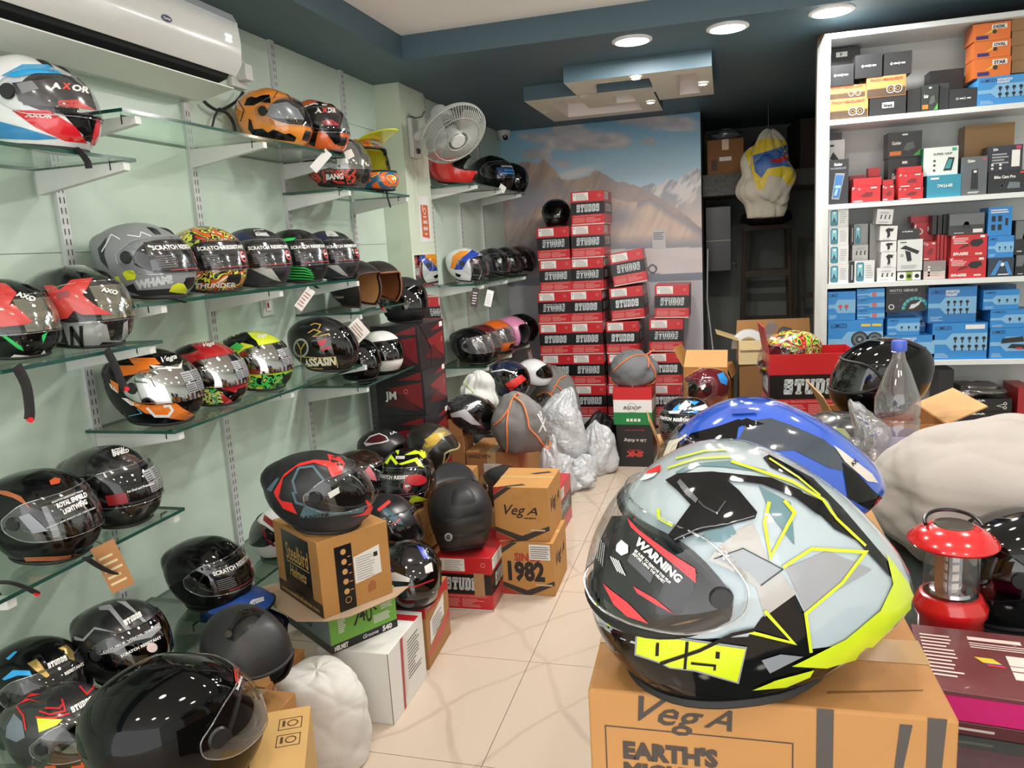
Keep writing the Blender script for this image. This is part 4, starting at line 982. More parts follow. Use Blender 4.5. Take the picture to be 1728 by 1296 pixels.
h.px([[(716, 742), (732, 732), (752, 729), (744, 740), (722, 748)], [(714, 752), (730, 744), (742, 742), (736, 750), (720, 756)]], M('#c9a52a', .35)); h.px([(712, 756), (720, 740), (740, 722), (760, 720), (768, 730), (748, 738), (730, 756), (722, 766)], M('#8a7f5a', .4), .0006)
h = H('neon', 'black helmet with neon yellow zigzags and warning film on a carton', M('#121214', .15, coat=.8), (640, 752, 739, 862), .402, -84, X=-1.40, Y=3.02, sX=.015, S0=.82, visor='clear'); film_scratch(h, f0=-46, f1=40)
ny = M('#cfe62a', .3)
h.px([[(649, 781), (660, 767), (672, 782), (668, 785), (659, 774), (654, 784)], [(672, 783), (704, 772), (716, 789), (706, 787), (700, 779), (678, 785)], [(682, 768), (700, 760), (712, 763), (704, 756), (716, 756), (719, 772), (714, 774), (706, 766), (690, 768)], [(666, 760), (674, 760), (672, 768)], [(682, 855), (698, 835), (722, 842), (712, 846), (700, 847), (690, 857)]], ny)
h.pxtext([('STUDDS', (668, 775), (683, 775), 5, 0, 'slab')], wtxt, .002)
h.px([[(701 + 17 * math.cos(a), 810 + 9 * math.sin(a)) for a in np.linspace(0, 6.28, 24, endpoint=False)]], M('#b8242c', .35), .009, name='sticker')
h = H('teal_film', 'black helmet with teal and red visor film behind the tall carton', M('#1f2022', .3, coat=.3), (598, 815, 704, 930), .30, -18, X=-1.32, Y=2.62, sX=.015, visor='clear')
h.px([(634, 868), (650, 852), (670, 836), (684, 850), (700, 874), (704, 884), (682, 890), (676, 882)], M('#131416', .3), name='visor_film'); h.px([(644, 862), (650, 856), (676, 876), (680, 886), (664, 884)], M('#2f5a66', .3), .0022); h.px([[(636, 860), (656, 844), (660, 848), (640, 864)], [(658, 886), (676, 874), (672, 882)]], M('#d8413c', .3), .0022)
h = H('mx_back', 'matte black motocross helmet seen from behind on a red box', M('#222224', .5), (722, 772, 830, 940), .242, 118, X=-1.06, Y=2.98, sX=.03, L=1.0, Hs=1.12, kind='mx', S0=.98, sS=.03, peak=M('#262628', .5))
h.bump('rear_ridge', 3.4, 5.0, 180 - 48, 180 + 48, .008, M('#222224', .5), nf=14); h.bump('crest', 6.2, 8.6, 180 - 26, 180 + 26, .012, M('#262628', .5)); h.bump('rear_ridge', 2.6, 3.3, 180 - 60, 180 + 60, .005, M('#1b1b1d', .5), nf=14)
h.px([[(757 + 6.5 * math.cos(a), 906 + 7 * math.sin(a)) for a in np.linspace(0, 6.28, 20, endpoint=False)]], M('#c9caca', .5), .0015); h.pxline([(734, 874), (752, 884), (775, 876), (790, 868), (812, 864)], 1.5, M('#0c0c0d', .6)); h.px([[(757 + 4 * math.cos(a), 906 + 4.5 * math.sin(a)) for a in np.linspace(0, 6.28, 20, endpoint=False)]], M('#5c5e60', .5), .0022)
h.px([(766, 926), (792, 923), (792, 927), (766, 930)], M('#8a7440', .4))
h = H('blue_white', 'black helmet with blue and white patches on the torn red box', M('#141416', .12, coat=1), (648, 909, 739, 1034), .245, -52, X=-1.20, Y=2.50, sX=.04, visor='smoke')
h.px([[(650, 966), (668, 966), (692, 976), (690, 982), (660, 980), (648, 974)], [(716, 956), (728, 949), (731, 964), (718, 968)]], M('#dcdcda', .3)); h.px([[(703, 921), (714, 924), (724, 941), (716, 944), (708, 930)], [(648, 944), (655, 946), (664, 962), (652, 958)]], M('#2740b8', .3)); h.pxline([(672, 992), (700, 990), (732, 978)], 2.5, M('#a3262c', .3))
h = H('mx_plastic', 'black helmet wrapped in clear plastic behind the matte black one', M('#2b2c2e', .3), None, .26, 150, pos=(-1.07, 3.46, 0), size=.72, visor='hazy')
h = H('silver_black', 'silver and black striped helmet on the brown carton under the sacks', M('#26282c', .2, coat=.8), (752, 672, 852, 748), .50, 30, X=-1.43, Y=3.93, sX=.02, S0=.8, visor='smoke', sS=.08)
h.px([[(760, 698), (785, 690), (806, 712), (812, 718), (796, 716), (778, 704), (762, 704)], [(792, 682), (806, 676), (812, 678), (796, 690), (786, 694)]], M('#c9ccd0', .3))
# ================================================================== cartons
KRAFT = lambda c='#b8834a': M(c, .75, var=.07, vscale=7, bump=.05, bscale=120)
class Carton:
    def __init__(s, label, loc, rz, w, d, h, mat, name='carton', cat='box', group=None, roll=0., pitch=0., bev=.002, sides=None, part='body', hollow=False):
        s.w, s.d, s.h = w, d, h
        s.root = thing(name, label, cat, loc, (math.radians(roll), math.radians(pitch), math.radians(rz)), group)
        mb = MB()
        if hollow:
            t = .004
            mb.box(-w / 2, w / 2, -d / 2, d / 2, 0, t); mb.box(-w / 2, w / 2, -d / 2, -d / 2 + t, t, h); mb.box(-w / 2, w / 2, d / 2 - t, d / 2, t, h); mb.box(-w / 2, -w / 2 + t, -d / 2 + t, d / 2 - t, t, h); mb.box(w / 2 - t, w / 2, -d / 2 + t, d / 2 - t, t, h)
            mb.build(part, mat, s.root, None)
        else:
            mats = [mat] + (sides or [])
            mb.box(-w / 2, w / 2, -d / 2, d / 2, 0, h, [0, 0, 0, 0, 0, 0] if not sides else [0, 0, 0, 1, 0, 1] if len(sides) == 1 else [0, 1, 0, 2, 0, 2])
            mb.build(part, mats, s.root, 40, BEV(bev) if bev else None)
        s.P = {}
    def f(s, face, mat, name='print'):
        w, d, h = s.w, s.d, s.h
        o, ex, ey = {'front': ((-w / 2, -d / 2, 0), (1, 0, 0), (0, 0, 1)), 'right': ((w / 2, -d / 2, 0), (0, 1, 0), (0, 0, 1)), 'left': ((-w / 2, d / 2, 0), (0, -1, 0), (0, 0, 1)),
                     'back': ((w / 2, d / 2, 0), (-1, 0, 0), (0, 0, 1)), 'top': ((-w / 2, -d / 2, h), (1, 0, 0), (0, 1, 0))}[face]
        k = (name, mat.name)
        if k not in s.P: s.P[k] = (MB(), mat)
        return Flat(s.P[k][0], o, ex, ey)
    def flap(s, face, length, ang, mat, part='flap', z=None, inset=.002, width=None):
        """lid flap hinged on a top edge; ang 0 = lying outward flat, 90 = straight up, 180 = closed"""
        w, d, h = s.w, s.d, s.h if z is None else z
        c = {'front': ((0, -d / 2), (0, -1), w), 'back': ((0, d / 2), (0, 1), w), 'left': ((-w / 2, 0), (-1, 0), d), 'right': ((w / 2, 0), (1, 0), d)}[face]
        a = math.radians(ang); n = np.array([c[1][0], c[1][1], 0.]); t = np.array([-c[1][1], c[1][0], 0.]); b = np.array([c[0][0], c[0][1], h])
        hw = (width or c[2]) / 2 - inset; e = n * math.cos(a) + np.array([0, 0, 1.]) * math.sin(a)
        q = np.cross(t, e) * .002
        mb = MB(); A = [b - t * hw, b + t * hw, b + t * (hw - .006) + e * length, b - t * (hw - .006) + e * length]
        mb.add([p - q for p in A] + [p + q for p in A], [(3, 2, 1, 0), (4, 5, 6, 7), (0, 1, 5, 4), (1, 2, 6, 5), (2, 3, 7, 6), (3, 0, 4, 7)])
        return mb.build(part, mat, s.root, None)
    def done(s):
        for (nm, _), (mb, mat) in s.P.items():
            if mb.f:
                o = mb.build(nm, mat, s.root, None)
                if len(mb.f) > 1: o['kind'] = 'stuff'
        return s.root
CB = M('#131315', .3); CR_ = M('#c0252b', .28, spec=.5); CWH = M('#e6e4e0', .5); LG = M('#c4cbcd', .4); PK = M('#d98a86', .5); INK = M('#2b2724', .7); GREYP = M('#8d8d8b', .6)
def studds_box(label, loc, rz, w=.238, d=.335, h=.2326, group=None, roll=0., big=False, face='front', sticker=True, hollow=False):
    c = Carton(label, loc, rz, w, d, h, CR_, 'helmet_box', 'box', group, roll, bev=.0025, hollow=hollow)
    for fc, L in (('front', w), ('right', d), ('left', d), ('back', w)):
        c.f(fc, CB, 'black_band').rect(0.0005, h * .31, L - .0005, h * .685, off=.0006)
        c.f(fc, M('#cfc9c4', .5), 'bottom_rim').rect(0.001, 0.001, L - .001, h * .035, off=.0006)
        lw = min(L * .70, h * .98); f = c.f(fc, LG, 'logo_lettering')
        f.shape(slab_logo(), L / 2 + .002, h * .385, h * .235, lw, center=True, off=.0012)
        g = c.f(fc, PK, 'fine_print')
        g.text('HEAD PROTECTION TECHNOLOGY', L / 2, h * .255, h * .032, L * .82, center=True, bold=.03)
        if fc != 'right' or not big:
            for k in range(6):
                g.rect(L * .05, h * (.075 + .027 * k), L * (.36 + .06 * random.random()), h * (.088 + .027 * k)); g.rect(L * (.44), h * (.075 + .027 * k), L * (.62 + .3 * random.random()), h * (.088 + .027 * k))
        c.f(fc, PK, 'fine_print').ring(L * .86, h * .86, h * .03, h * .042, off=.0009)
        if fc == 'front' and sticker or fc == 'right' and not big:
            c.f(fc, CWH, 'label_sticker').rect(L * .06, h * .735, L * .53, h * .965, off=.0009)
            k = c.f(fc, GREYP, 'fine_print'); k.disc(L * .105, h * .90, h * .022, off=.0014); k.lines(L * .16, h * .75, L * .5, h * .95, 6, off=.0013, fill=.35)
    c.done(); return c
proto = None
def studds_copy(label, loc, rz=0., roll=0., group='red and black boxes stacked at the mural'):
    global proto
    if proto is None: proto = studds_box(label, loc, rz, group=group, roll=0).root; o = proto
    else: o = copy_tree(proto)
    o.location = tuple(loc); o.rotation_euler = (0, math.radians(roll), math.radians(rz)); tag(o, label, 'box', group)
    return o
Hb = .2326
COLS = [('leftmost', [-1.215] * 5 + [-1.195, -1.195], 0), ('second', [-.975] * 5 + [-.955, -.945, -.932], .0), ('third', [-.725, -.72, -.718, -.716, -.672], .0), ('rightmost', [-.415, -.42, -.418, -.416, -.366], .0)]
for nm, xs, dy in COLS:
    n = len(xs) + (1 if nm == 'third' else 0)
    for i, x in enumerate(xs):
        rz = random.uniform(-2, 2); k = n - 1 - i
        roll = {('third', 4): -3.5, ('rightmost', 4): 1.5, ('rightmost', 3): 1.2}.get((nm, i), 0)
        zz = i * Hb + (.008 if roll else 0) + (.006 if roll and i == 4 else 0)
        studds_copy('red and black helmet box, %s from the top in the %s column at the mural' % (ORD[k], nm), (x, 5.667 + (i % 3) * .004, zz), rz, roll)
studds_copy('red and black helmet box tilted on top of the third column at the mural', (-.655, 5.667, 5 * Hb + .034), 3, -7.5)
# ---- boxes on the floor at the left of the aisle
c = studds_box('red and black box under the matte black motocross helmet', (-1.074, 3.005, 0), 1.5, w=.242, d=.33, h=.24)
tg = MB().box(-.0, .045, -.0012, 0, -.10, 0)
o = tg.build('brown_tag', M('#a9855e', .7), c.root, None); o.location = (.045, -.167, .170)
c = studds_box('red box standing behind the two brown printed cartons', (-.955, 3.80, 0), 0, w=.24, d=.40, h=.255)
def vega_box(label, loc, rz, since):
    c = Carton(label, loc, rz, .242, .29, .242, KRAFT('#bd8a4c'), 'helmet_carton', bev=.002)
    w, h = .242, .242; dk = M('#3b332c', .7); rd = M('#a8362a', .6)
    f = c.f('front', dk, 'band'); f.poly([(0, .062), (0, .042), (.10, .0), (.135, 0), (.242, .050), (.242, .070), (.118, .022)], off=.0006)
    c.f('front', rd, 'corner_print').poly([(0, .040), (0, .0), (.09, 0)], off=.0007)
    c.f('front', dk, 'band').poly([(0, .18), (.085, .242), (.055, .242), (0, .205)], off=.0006); c.f('front', rd, 'corner_print').poly([(0, .207), (.052, .242), (0, .242)], off=.0007)
    t = c.f('front', M('#2a2320', .7), 'lettering')
    if since:
        t.text('1982', .035, .070, .085, .165, bold=.05); c.f('front', rd, 'lettering').text('SINCE', .068, .158, .036, .115, bold=.04)
        c.f('front', CWH, 'label_sticker').rect(.135, .165, .228, .235, off=.0012); k = c.f('front', GREYP, 'fine_print'); k.lines(.14, .172, .225, .23, 6, off=.0016)
    else:
        t.text('Veg', .045, .118, .048, .095, bold=.01, shear=.35); t.text('A', .142, .118, .036, .05, bold=.01, shear=.35); t.text('HELMETS', .13, .100, .007, .055, bold=.04)
        k = c.f('front', M('#9a6a38', .8), 'doodle_print')
        for _ in range(9): k.ring(.03 + .18 * random.random(), .08 + .14 * random.random(), .008, .0092, n=14, off=.0005)
    c.f('right', dk, 'lettering').text('Veg', .05, .12, .06, .12, bold=.02, shear=.35); c.f('right', dk, 'lettering').text('A', .18, .12, .045, .06, bold=.02, shear=.35)
    k = c.f('front', M('#cbb79a', .7), 'fine_print'); k.lines(.158, .046, .232, .058, 1, fill=.6, off=.0012)
    tp_ = c.f('top', M('#c9a36b', .3), 'tape'); tp_.rect(.0, .128, .242, .165, off=.0006); tq = c.f('top', dk, 'band'); tq.poly([(.02, .0), (.12, .05), (.14, .03), (.06, 0)], off=.0006); tq.poly([(.12, .2), (.2, .24), (.22, .22), (.15, .19)], off=.0006)
    return c.done()
vega_box('brown carton printed with a founding year under the branded carton', (-.845, 3.165, 0), 1, True)
vega_box('brown carton with script lettering stacked on the founding-year carton', (-.862, 3.185, .2425), 1.5, False)
# torn red and brown box
c = Carton('torn brown and red carton with a peeling label under the blue-patched helmet', (-1.16, 2.505, 0), 3, .20, .27, .243, KRAFT('#a97a48'), 'torn_carton')
c.f('right', CR_, 'red_print').poly([(0, .243), (.27, .243), (.27, .19), (.20, .21), (.1, .2), (0, .22)], off=.0006); c.f('right', CR_, 'red_print').poly([(.0, .06), (.27, .11), (.27, .085), (.15, .05), (0, .045)], off=.0006)
c.f('right', CWH, 'label_sticker').poly([(.03, .08), (.2, .12), (.21, .2), (.04, .17)], off=.001); c.f('right', GREYP, 'fine_print').lines(.06, .10, .18, .17, 6, off=.0014)
c.f('front', CR_, 'red_print').rect(.0, .2, .2, .243); c.f('right', CWH, 'lettering').text('NS', .03, .222, .016, bold=.05, off=.0012); c.done()
# white box with torn red tape
c = Carton('white cardboard box with red torn tape standing on the floor tiles', (-1.173, 2.187, 0), 0, .254, .29, .25, M('#e4e3df', .55), 'white_box')
c.f('right', INK, 'fine_print').lines(.12, .08, .26, .22, 12, fill=.3, rnd=.5); c.f('right', M('#b04038', .5), 'red_tape').poly([(.085, .0), (.1, .0), (.115, .25), (.095, .25)], off=.0008)
c.f('right', M('#ded6d0', .4), 'tape').poly([(.11, .03), (.135, .05), (.15, .25), (.12, .25)], off=.001)
c.f('top', CR_, 'red_print').rect(.12, .22, .254, .26); c.f('front', M('#55524e', .6), 'edge_line').rect(.2515, .0, .254, .25, off=.0004); c.done()
# green box
a1 = math.atan2(.855, .52); rzg = math.degrees(a1)
def by_corner(A, rz, w, d):
    """centre of a box whose near lower corner is A: local +x runs along the right-hand face, local +y along the left-hand face"""
    t = math.radians(rz); ex = np.array([math.cos(t), math.sin(t)]); ey = np.array([-math.sin(t), math.cos(t)])
    return np.array(A[:2]) + ex * w / 2 + ey * d / 2
p = by_corner((-1.225, 2.01), 57, .25, .31)
gc = M('#6fae3f', .35); tc_ = M('#7d9597', .4)
c = Carton('lime green box with a black triangular emblem below the tall carton', (p[0], p[1], .2505), 57, .25, .31, .148, gc, 'green_box', sides=[tc_])
c.f('front', CB, 'black_band').rect(0, 0, .25, .028); t = c.f('front', CWH, 'lettering'); t.text('540', .19, .006, .018, bold=.05, off=.0014); t.text('Groove', .115, .008, .014, bold=.01, shear=.3, off=.0014); t.text('HELMET', .01, .006, .016, .05, bold=.05, off=.0014)
k = c.f('front', CB, 'emblem'); k.text('4', .108, .07, .05, .024, bold=.02); k.text('U', .134, .06, .06, .022, bold=.02)
for q in ([(.085, .065), (.125, .142), (.13, .142), (.094, .065)], [(.13, .142), (.135, .142), (.178, .09), (.17, .09)]): k.poly(q)
k = c.f('front', CWH, 'fine_print'); k.lines(.03, .06, .06, .115, 8); k.lines(.16, .045, .23, .075, 5); k.lines(.19, .085, .235, .11, 4)
k = c.f('left', CB, 'emblem'); k.text('4U', .13, .05, .06, .06, bold=.02); k.poly([(.10, .05), (.15, .13), (.155, .13), (.11, .05)]); k.rect(0, 0, .31, .028); c.done()
# loose cardboard under the tall carton
sh = MB(); zz = .3995
pts = [atz(x, y, zz) for x, y in ((428, 997), (450, 989), (478, 984), (560, 1000), (690, 990), (668, 1008), (590, 1041), (552, 1049), (500, 1049), (470, 1030))]
sh.add([(q[0], q[1], .3992) for q in pts] + [(q[0], q[1], .4022) for q in pts], [tuple(range(10))[::-1], tuple(range(10, 20))] + [(i, (i + 1) % 10, (i + 1) % 10 + 10, i + 10) for i in range(10)])
tag(sh.build('cardboard_sheet', M('#b39a80', .8), smooth=None), 'loose brown cardboard flap between the tall carton and the green box', 'cardboard')
# tall printed carton
p = by_corner((-1.205, 1.955), 56.5, .25, .315)
c = Carton('brown printed helmet carton carrying the red and black helmet', (p[0], p[1], .4025), 56.5, .25, .315, .249, KRAFT('#b58449'), 'helmet_carton')
k = c.f('front', CB, 'black_band'); k.rect(.055, .0, .115, .215); d = c.f('front', M('#c9985c', .7), 'dots')
for i in range(5): d.disc(.085, .062 + i * .033, .0095, off=.0012)
d.lines(.098, .062, .11, .2, 5, fill=.1, off=.0012); d.ring(.088, .033, .009, .011, off=.0012)
c.f('front', CWH, 'label_sticker').poly([(.118, .075), (.215, .085), (.213, .180), (.118, .165)], off=.0008); k = c.f('front', GREYP, 'fine_print'); k.lines(.125, .085, .2, .165, 10, fill=.25, off=.0012); c.f('front', INK, 'fine_print').rect(.19, .145, .205, .16, off=.0014)
c.f('front', M('#a2673c', .6), 'arrow_print').poly([(.16, .03), (.19, .035), (.19, .06), (.175, .07), (.16, .055)], off=.0006)
k = c.f('left', CB, 'black_panel'); k.rect(.06, .03, .255, .235); k.rect(0.0, .0, .315, .045)
t = c.f('left', M('#c9a35c', .6), 'lettering'); t.text('Steelbird', .085, .14, .060, .16, bold=.01, shear=.1, off=.0012); t.text('Helmets', .10, .085, .04, .12, bold=.01, shear=.35, off=.0012); t.text('www.steelbirdhelmet.com', .02, .012, .014, .27, off=.0012); t.rect(.085, .13, .245, .133, off=.0012)
c.f('top', INK, 'lettering').text('Steelbird', .02, .15, .04, .16, bold=.01, shear=.3); c.done()
# kraft cartons under the pile
def plain(label, loc, rz, w, d, h, col='#b5824a', tape=True):
    c = Carton(label, loc, rz, w, d, h, KRAFT(col), 'carton')
    if tape: c.f('top', M('#c8a678', .3), 'tape').rect(w / 2 - .025, 0, w / 2 + .025, d); c.f('front', M('#c8a678', .3), 'tape').rect(w / 2 - .025, h * .7, w / 2 + .025, h)
    return c
c = plain('brown carton with a cut hand slot under the neon helmet', (-1.41, 3.05, .20), -8, .28, .29, .2, '#b9874c'); c.f('right', M('#7d5426', .8), 'outline_print').poly([(.08, .06), (.17, .06), (.17, .12), (.08, .12)], off=.0006); c.f('right', KRAFT('#b9874c'), 'outline_print').poly([(.083, .063), (.167, .063), (.167, .117), (.083, .117)], off=.001); c.flap('right', .09, 96, KRAFT('#a87440'), width=.12); c.done()
c = plain('lower brown carton beneath the neon helmet stack', (-1.43, 3.05, 0), -4, .29, .30, .1995, '#a87642'); c.done()
c = plain('brown carton hidden behind the tall printed carton', (-1.39, 2.64, 0), 0, .23, .26, .30); c.done()
c = plain('brown carton against the wall under the dark brown helmet', (-1.70, 2.97, 0), 0, .18, .30, .44); c.done()
c = plain('brown carton against the wall under the peaked maroon helmet', (-1.63, 3.36, 0), 0, .27, .26, .44); c.done()
c = plain('brown carton under the tilted black and gold helmet', (-1.33, 3.36, 0), 0, .26, .28, .44); c.done()
c = plain('brown carton on the floor under the plastic-wrapped helmet', (-1.09, 3.45, 0), 0, .19, .22, .26); c.done()
c = plain('carton holding the big glossy black helmet in the left corner', (-.977, 1.177, .2505), 27, .30, .34, .2495, '#c79f62'); k = c.f('top', M('#4a3a26', .7), 'handling_marks')
for (u, v) in ((.235, .26), (.235, .20)):
    for q in ([(u, v), (u + .05, v), (u + .05, v + .002), (u, v + .002)], [(u, v + .04), (u + .05, v + .04), (u + .05, v + .042), (u, v + .042)], [(u, v), (u + .002, v), (u + .002, v + .042), (u, v + .042)], [(u + .048, v), (u + .05, v), (u + .05, v + .042), (u + .048, v + .042)]): k.poly(q)
    k.ring(u + .03, v + .022, .009, .012); k.rect(u + .008, v + .012, u + .014, v + .034)
c.done()
c = plain('lower carton in the left corner under the glossy black helmet', (-.977, 1.177, 0), 27, .29, .33, .25, '#b98f55'); c.done()
c = plain('brown carton at the left edge under the charcoal and red helmet', (-1.37, 1.14, 0), 6, .24, .26, .36, '#c0935a'); c.done()
c = plain('brown carton in the lower left corner under the orange striped helmet', (-1.17, .75, 0), 0, .26, .26, .12, '#b98f55'); c.done()
c = plain('brown carton under the dusty blue helmet', (-1.41, 1.87, 0), 0, .21, .22, .28); c.done()
c = plain('brown carton under the matte black open helmet', (-1.25, 1.555, 0), 0, .22, .22, .34); c.done()
# dark red boxes by the pillar
def jm_box(label, z, rz, h=.2296):
    c = Carton(label, (-1.592, 3.675, z), rz, .262, .335, h, M('#232225', .4), 'helmet_box', bev=.002, group='dark red and black boxes by the pillar')
    rd = M('#7c1f24', .4); r2 = M('#541a1e', .4)
    for fc, L in (('front', .262), ('right', .335)):
        k = c.f(fc, rd, 'red_wedge'); k.poly([(L * .95, h * .15), (L * .95, h * .75), (L * .25, h * .62)], off=.0006); k.poly([(L * .95, h * .8), (L * .95, h * .98), (L * .45, h * .8)], off=.0006)
        c.f(fc, r2, 'red_wedge').poly([(L * .15, h * .25), (L * .9, h * .1), (L * .55, h * .5)], off=.0007)
        c.f(fc, CWH, 'label_sticker').rect(L * .82, h * .84, L * .94, h * .95, off=.0012) if fc == 'right' else c.f(fc, CWH, 'lettering').text('JM', L * .18, h * .38, h * .18, bold=.03, off=.0012)
        k = c.f(fc, M('#c96a60', .5), 'mark'); k.ring(L * (.88 if fc == 'right' else .62), h * .55, .008, .012, off=.0013)
    return c.done()
for i in range(5): jm_box('dark red and black box, %s from the top of the stack by the pillar' % ORD[4 - i], i * .23, (1.5, -1, 0, 1, -1.5)[i])
# black box and tricolour box in the aisle
c = Carton('black helmet box with upside-down red lettering on the floor', (-.593, 5.125, 0), 0, .245, .26, .291, M('#1d1d1f', .35), 'helmet_box'); k = c.f('front', M('#c8413a', .4), 'lettering'); k.text('SMK', .06, .07, .036, .12, bold=.06, shear=.2, flip=True); k.text('HELMETS', .08, .112, .008, .08, flip=True); c.f('front', CWH, 'lettering').text('Life is Riding', .05, .17, .022, .15, bold=.005, shear=.4, flip=True); k.text('FREE AND READY TO RIDE', .06, .25, .006, .13, flip=True); c.done()
c = Carton('red, white and green box on top of the black helmet box', (-.598, 5.12, .2915), -1, .255, .26, .252, M('#e6e6e3', .4), 'helmet_box')
for fc, L in (('front', .255), ('right', .26), ('left', .26)): c.f(fc, M('#c5282c', .4), 'red_band').rect(0, .17, L, .252); c.f(fc, M('#1f7d40', .4), 'green_band').rect(0, 0, L, .084)
k = c.f('front', CB, 'lettering'); k.text('BSDDP', .065, .105, .022, .12, bold=.02, shear=.3); k.ring(.125, .115, .030, .032, n=18); c.f('front', CWH, 'lettering').rect(.07, .107, .19, .126, off=.0007)
for i in range(4): c.f('front', CWH, 'icons').rect(.085 + i * .025, .022, .102 + i * .025, .042, off=.0012)
c.f('top', CR_, 'red_band').rect(0, 0, .255, .26); c.done()
# cartons around the sacks
c = plain('brown carton marked handle with care below the grey sack', (-1.225, 3.97, .18), -1, .29, .31, .24, '#a9774a'); c.f('front', CWH, 'label_sticker').rect(.10, .10, .20, .175, off=.001); k = c.f('front', GREYP, 'fine_print'); k.lines(.105, .11, .16, .168, 7, fill=.3, off=.0014); c.f('front', CB, 'helmet_icon').disc(.178, .15, .013, off=.0015, ry=.012); c.f('front', INK, 'lettering').text('HANDLE WITH', .01, .205, .022, .13, bold=.02); c.done()
c = plain('dark box under the brown handle-with-care carton', (-1.225, 3.97, 0), 1, .29, .30, .18, '#2c2a2a', False); c.done()
c = Carton('open brown carton with raised flap holding the silver and black helmet', (-1.515, 3.90, .001), 0, .27, .16, .50, KRAFT('#a9774a'), 'carton'); c.flap('front', .10, 88, KRAFT('#b0804e')); c.f('front', INK, 'lettering').text('SRH-11', .13, .44, .015, .05); c.done()
# ================================================================== sacks and plastic bags
def bag_surface(r, seed, lump=.08, fold=.05, flat=.35, n=40, m=56, tip=None, nfold=9, sharp=1.5, sq=1., nc=0):
    """closed lumpy sack: unit sphere, flattened base, vertical folds that gather toward the top"""
    th = np.linspace(0, np.pi, n)[:, None]; ph = np.linspace(0, 2 * np.pi, m, endpoint=False)[None]
    d = np.stack([np.sin(th) ** sq * np.cos(ph), np.sin(th) ** sq * np.sin(ph), np.sign(np.cos(th)) * np.abs(np.cos(th)) ** (sq ** .5) * np.ones_like(ph)], -1)
    rs = np.random.default_rng(seed)
    k = np.ones(d.shape[:2])
    for i in range(7):
        v = rs.normal(size=3) * 2.2; k += lump * .5 * np.sin(d @ v * 1.6 + rs.uniform(0, 6))
    for i in range(10):
        v = rs.normal(size=3); v /= np.linalg.norm(v); o = rs.uniform(-.6, .6); k -= fold * .8 * np.exp(-np.abs(d @ v - o) * 14)
    for i in range(nc):
        v = rs.normal(size=3); v /= np.linalg.norm(v); o = rs.uniform(-.8, .8); g = rs.normal(size=3); k -= fold * .55 * np.exp(-np.abs(d @ v - o + .08 * np.sin(d @ g * 3)) * 34) * np.clip(.6 + d @ g * .6, 0, 1)
    k += fold * np.abs(np.sin(ph * nfold / 2 + 1.5 * np.sin(th * 3 + seed))) ** sharp * np.clip(np.cos(th), 0, 1) ** .7
    P = d * k[..., None] * np.array(r)
    z0 = -r[2] * (1 - flat * .6)
    P[..., 2] = np.where(P[..., 2] < z0, z0 + (P[..., 2] - z0) * .08, P[..., 2])
    if tip is not None:
        w = np.clip(np.cos(th), 0, 1) ** 6; P = P + w[..., None] * np.array(tip)
    P[..., 2] -= P[..., 2].min()
    return P
class Bag:
    def __init__(s, label, loc, r, mat, seed, name='drawstring_sack', cat='bag', group=None, rz=0., part='cloth', **kw):
        s.root = thing(name, label, cat, loc, (0, 0, math.radians(rz)), group); s.P = bag_surface(r, seed, **kw)
        mb = MB(); mb.grid(s.P, wrapv=True, flip=False); mb.build(part, mat, s.root, 80)
        W = s.P.reshape(-1, 3); n, m = s.P.shape[:2]; t = math.radians(rz); R_ = np.array([[math.cos(t), -math.sin(t), 0], [math.sin(t), math.cos(t), 0], [0, 0, 1]])
        s.mw = mat_of(loc, (0, 0, t)); s.mi = s.mw.inverted()
        s.b = BVHTree.FromPolygons([tuple(p) for p in (W @ R_.T + np.array(loc))], [(i * m + j, (i + 1) * m + j, (i + 1) * m + (j + 1) % m, i * m + (j + 1) % m) for i in range(n - 1) for j in range(m)])
    def rope(s, pts, r=.0045, mat=None, name='cord', lift=.002):
        """cord laid over the sack along a pixel path"""
        P = np.array([crom(np.array(pts, float), np.array(k)) for k in np.linspace(0, len(pts) - 1, 8 * len(pts))])
        out = []; last = None
        for x, y in P:
            d = Vector(ray(x, y)).normalized(); h = s.b.ray_cast(Vector(CP), d)
            if h[0] is not None: q = h[0] - d * (r + lift); last = (h[0] - Vector(CP)).length
            elif last: q = Vector(CP) + d * last
            else: continue
            out.append(np.array(s.mi @ q))
        if len(out) > 3: MB().tube(np.array(out), r, 7).build(name, mat or ORANGE, s.root)
    def px(s, poly, mat, name='print', off=.003):
        V, Fs = Helmet._tess(None, poly, max(2., (np.ptp(np.array(poly), axis=0)).max() / 26)); C_ = []
        for x, y in V:
            d = Vector(ray(x, y)); h = s.b.ray_cast(Vector(CP), d); C_.append(None if h[0] is None else s.mi @ (h[0] - d.normalized() * off))
        Fs = [f for f in Fs if all(C_[i] is not None for i in f)]; used = sorted({i for f in Fs for i in f}); rm = {j: k for k, j in enumerate(used)}
        if Fs: MB().add([C_[i] for i in used], [tuple(rm[i] for i in f) for f in Fs]).build(name, mat, s.root, None)
    def text(s, t, a, b, h, mat):
        V, Fs, gw = glyphs(t, .04, .1); a, b = np.array(a, float), np.array(b, float); e = (b - a) / gw; n = np.array([e[1], -e[0]]); n = n / np.linalg.norm(n) * h
        C_ = []
        for x, y in a + V[:, :1] * e + V[:, 1:] * n:
            d = Vector(ray(x, y)); q = s.b.ray_cast(Vector(CP), d); C_.append(None if q[0] is None else s.mi @ (q[0] - d.normalized() * .002))
        Fs = [f for f in Fs if all(C_[i] is not None for i in f)]; used = sorted({i for f in Fs for i in f}); rm = {j: k for k, j in enumerate(used)}
        if Fs: MB().add([C_[i] for i in used], [tuple(rm[i] for i in f) for f in Fs]).build('lettering', mat, s.root, None)['kind'] = 'stuff'
ORANGE = M('#f0844a', .7)
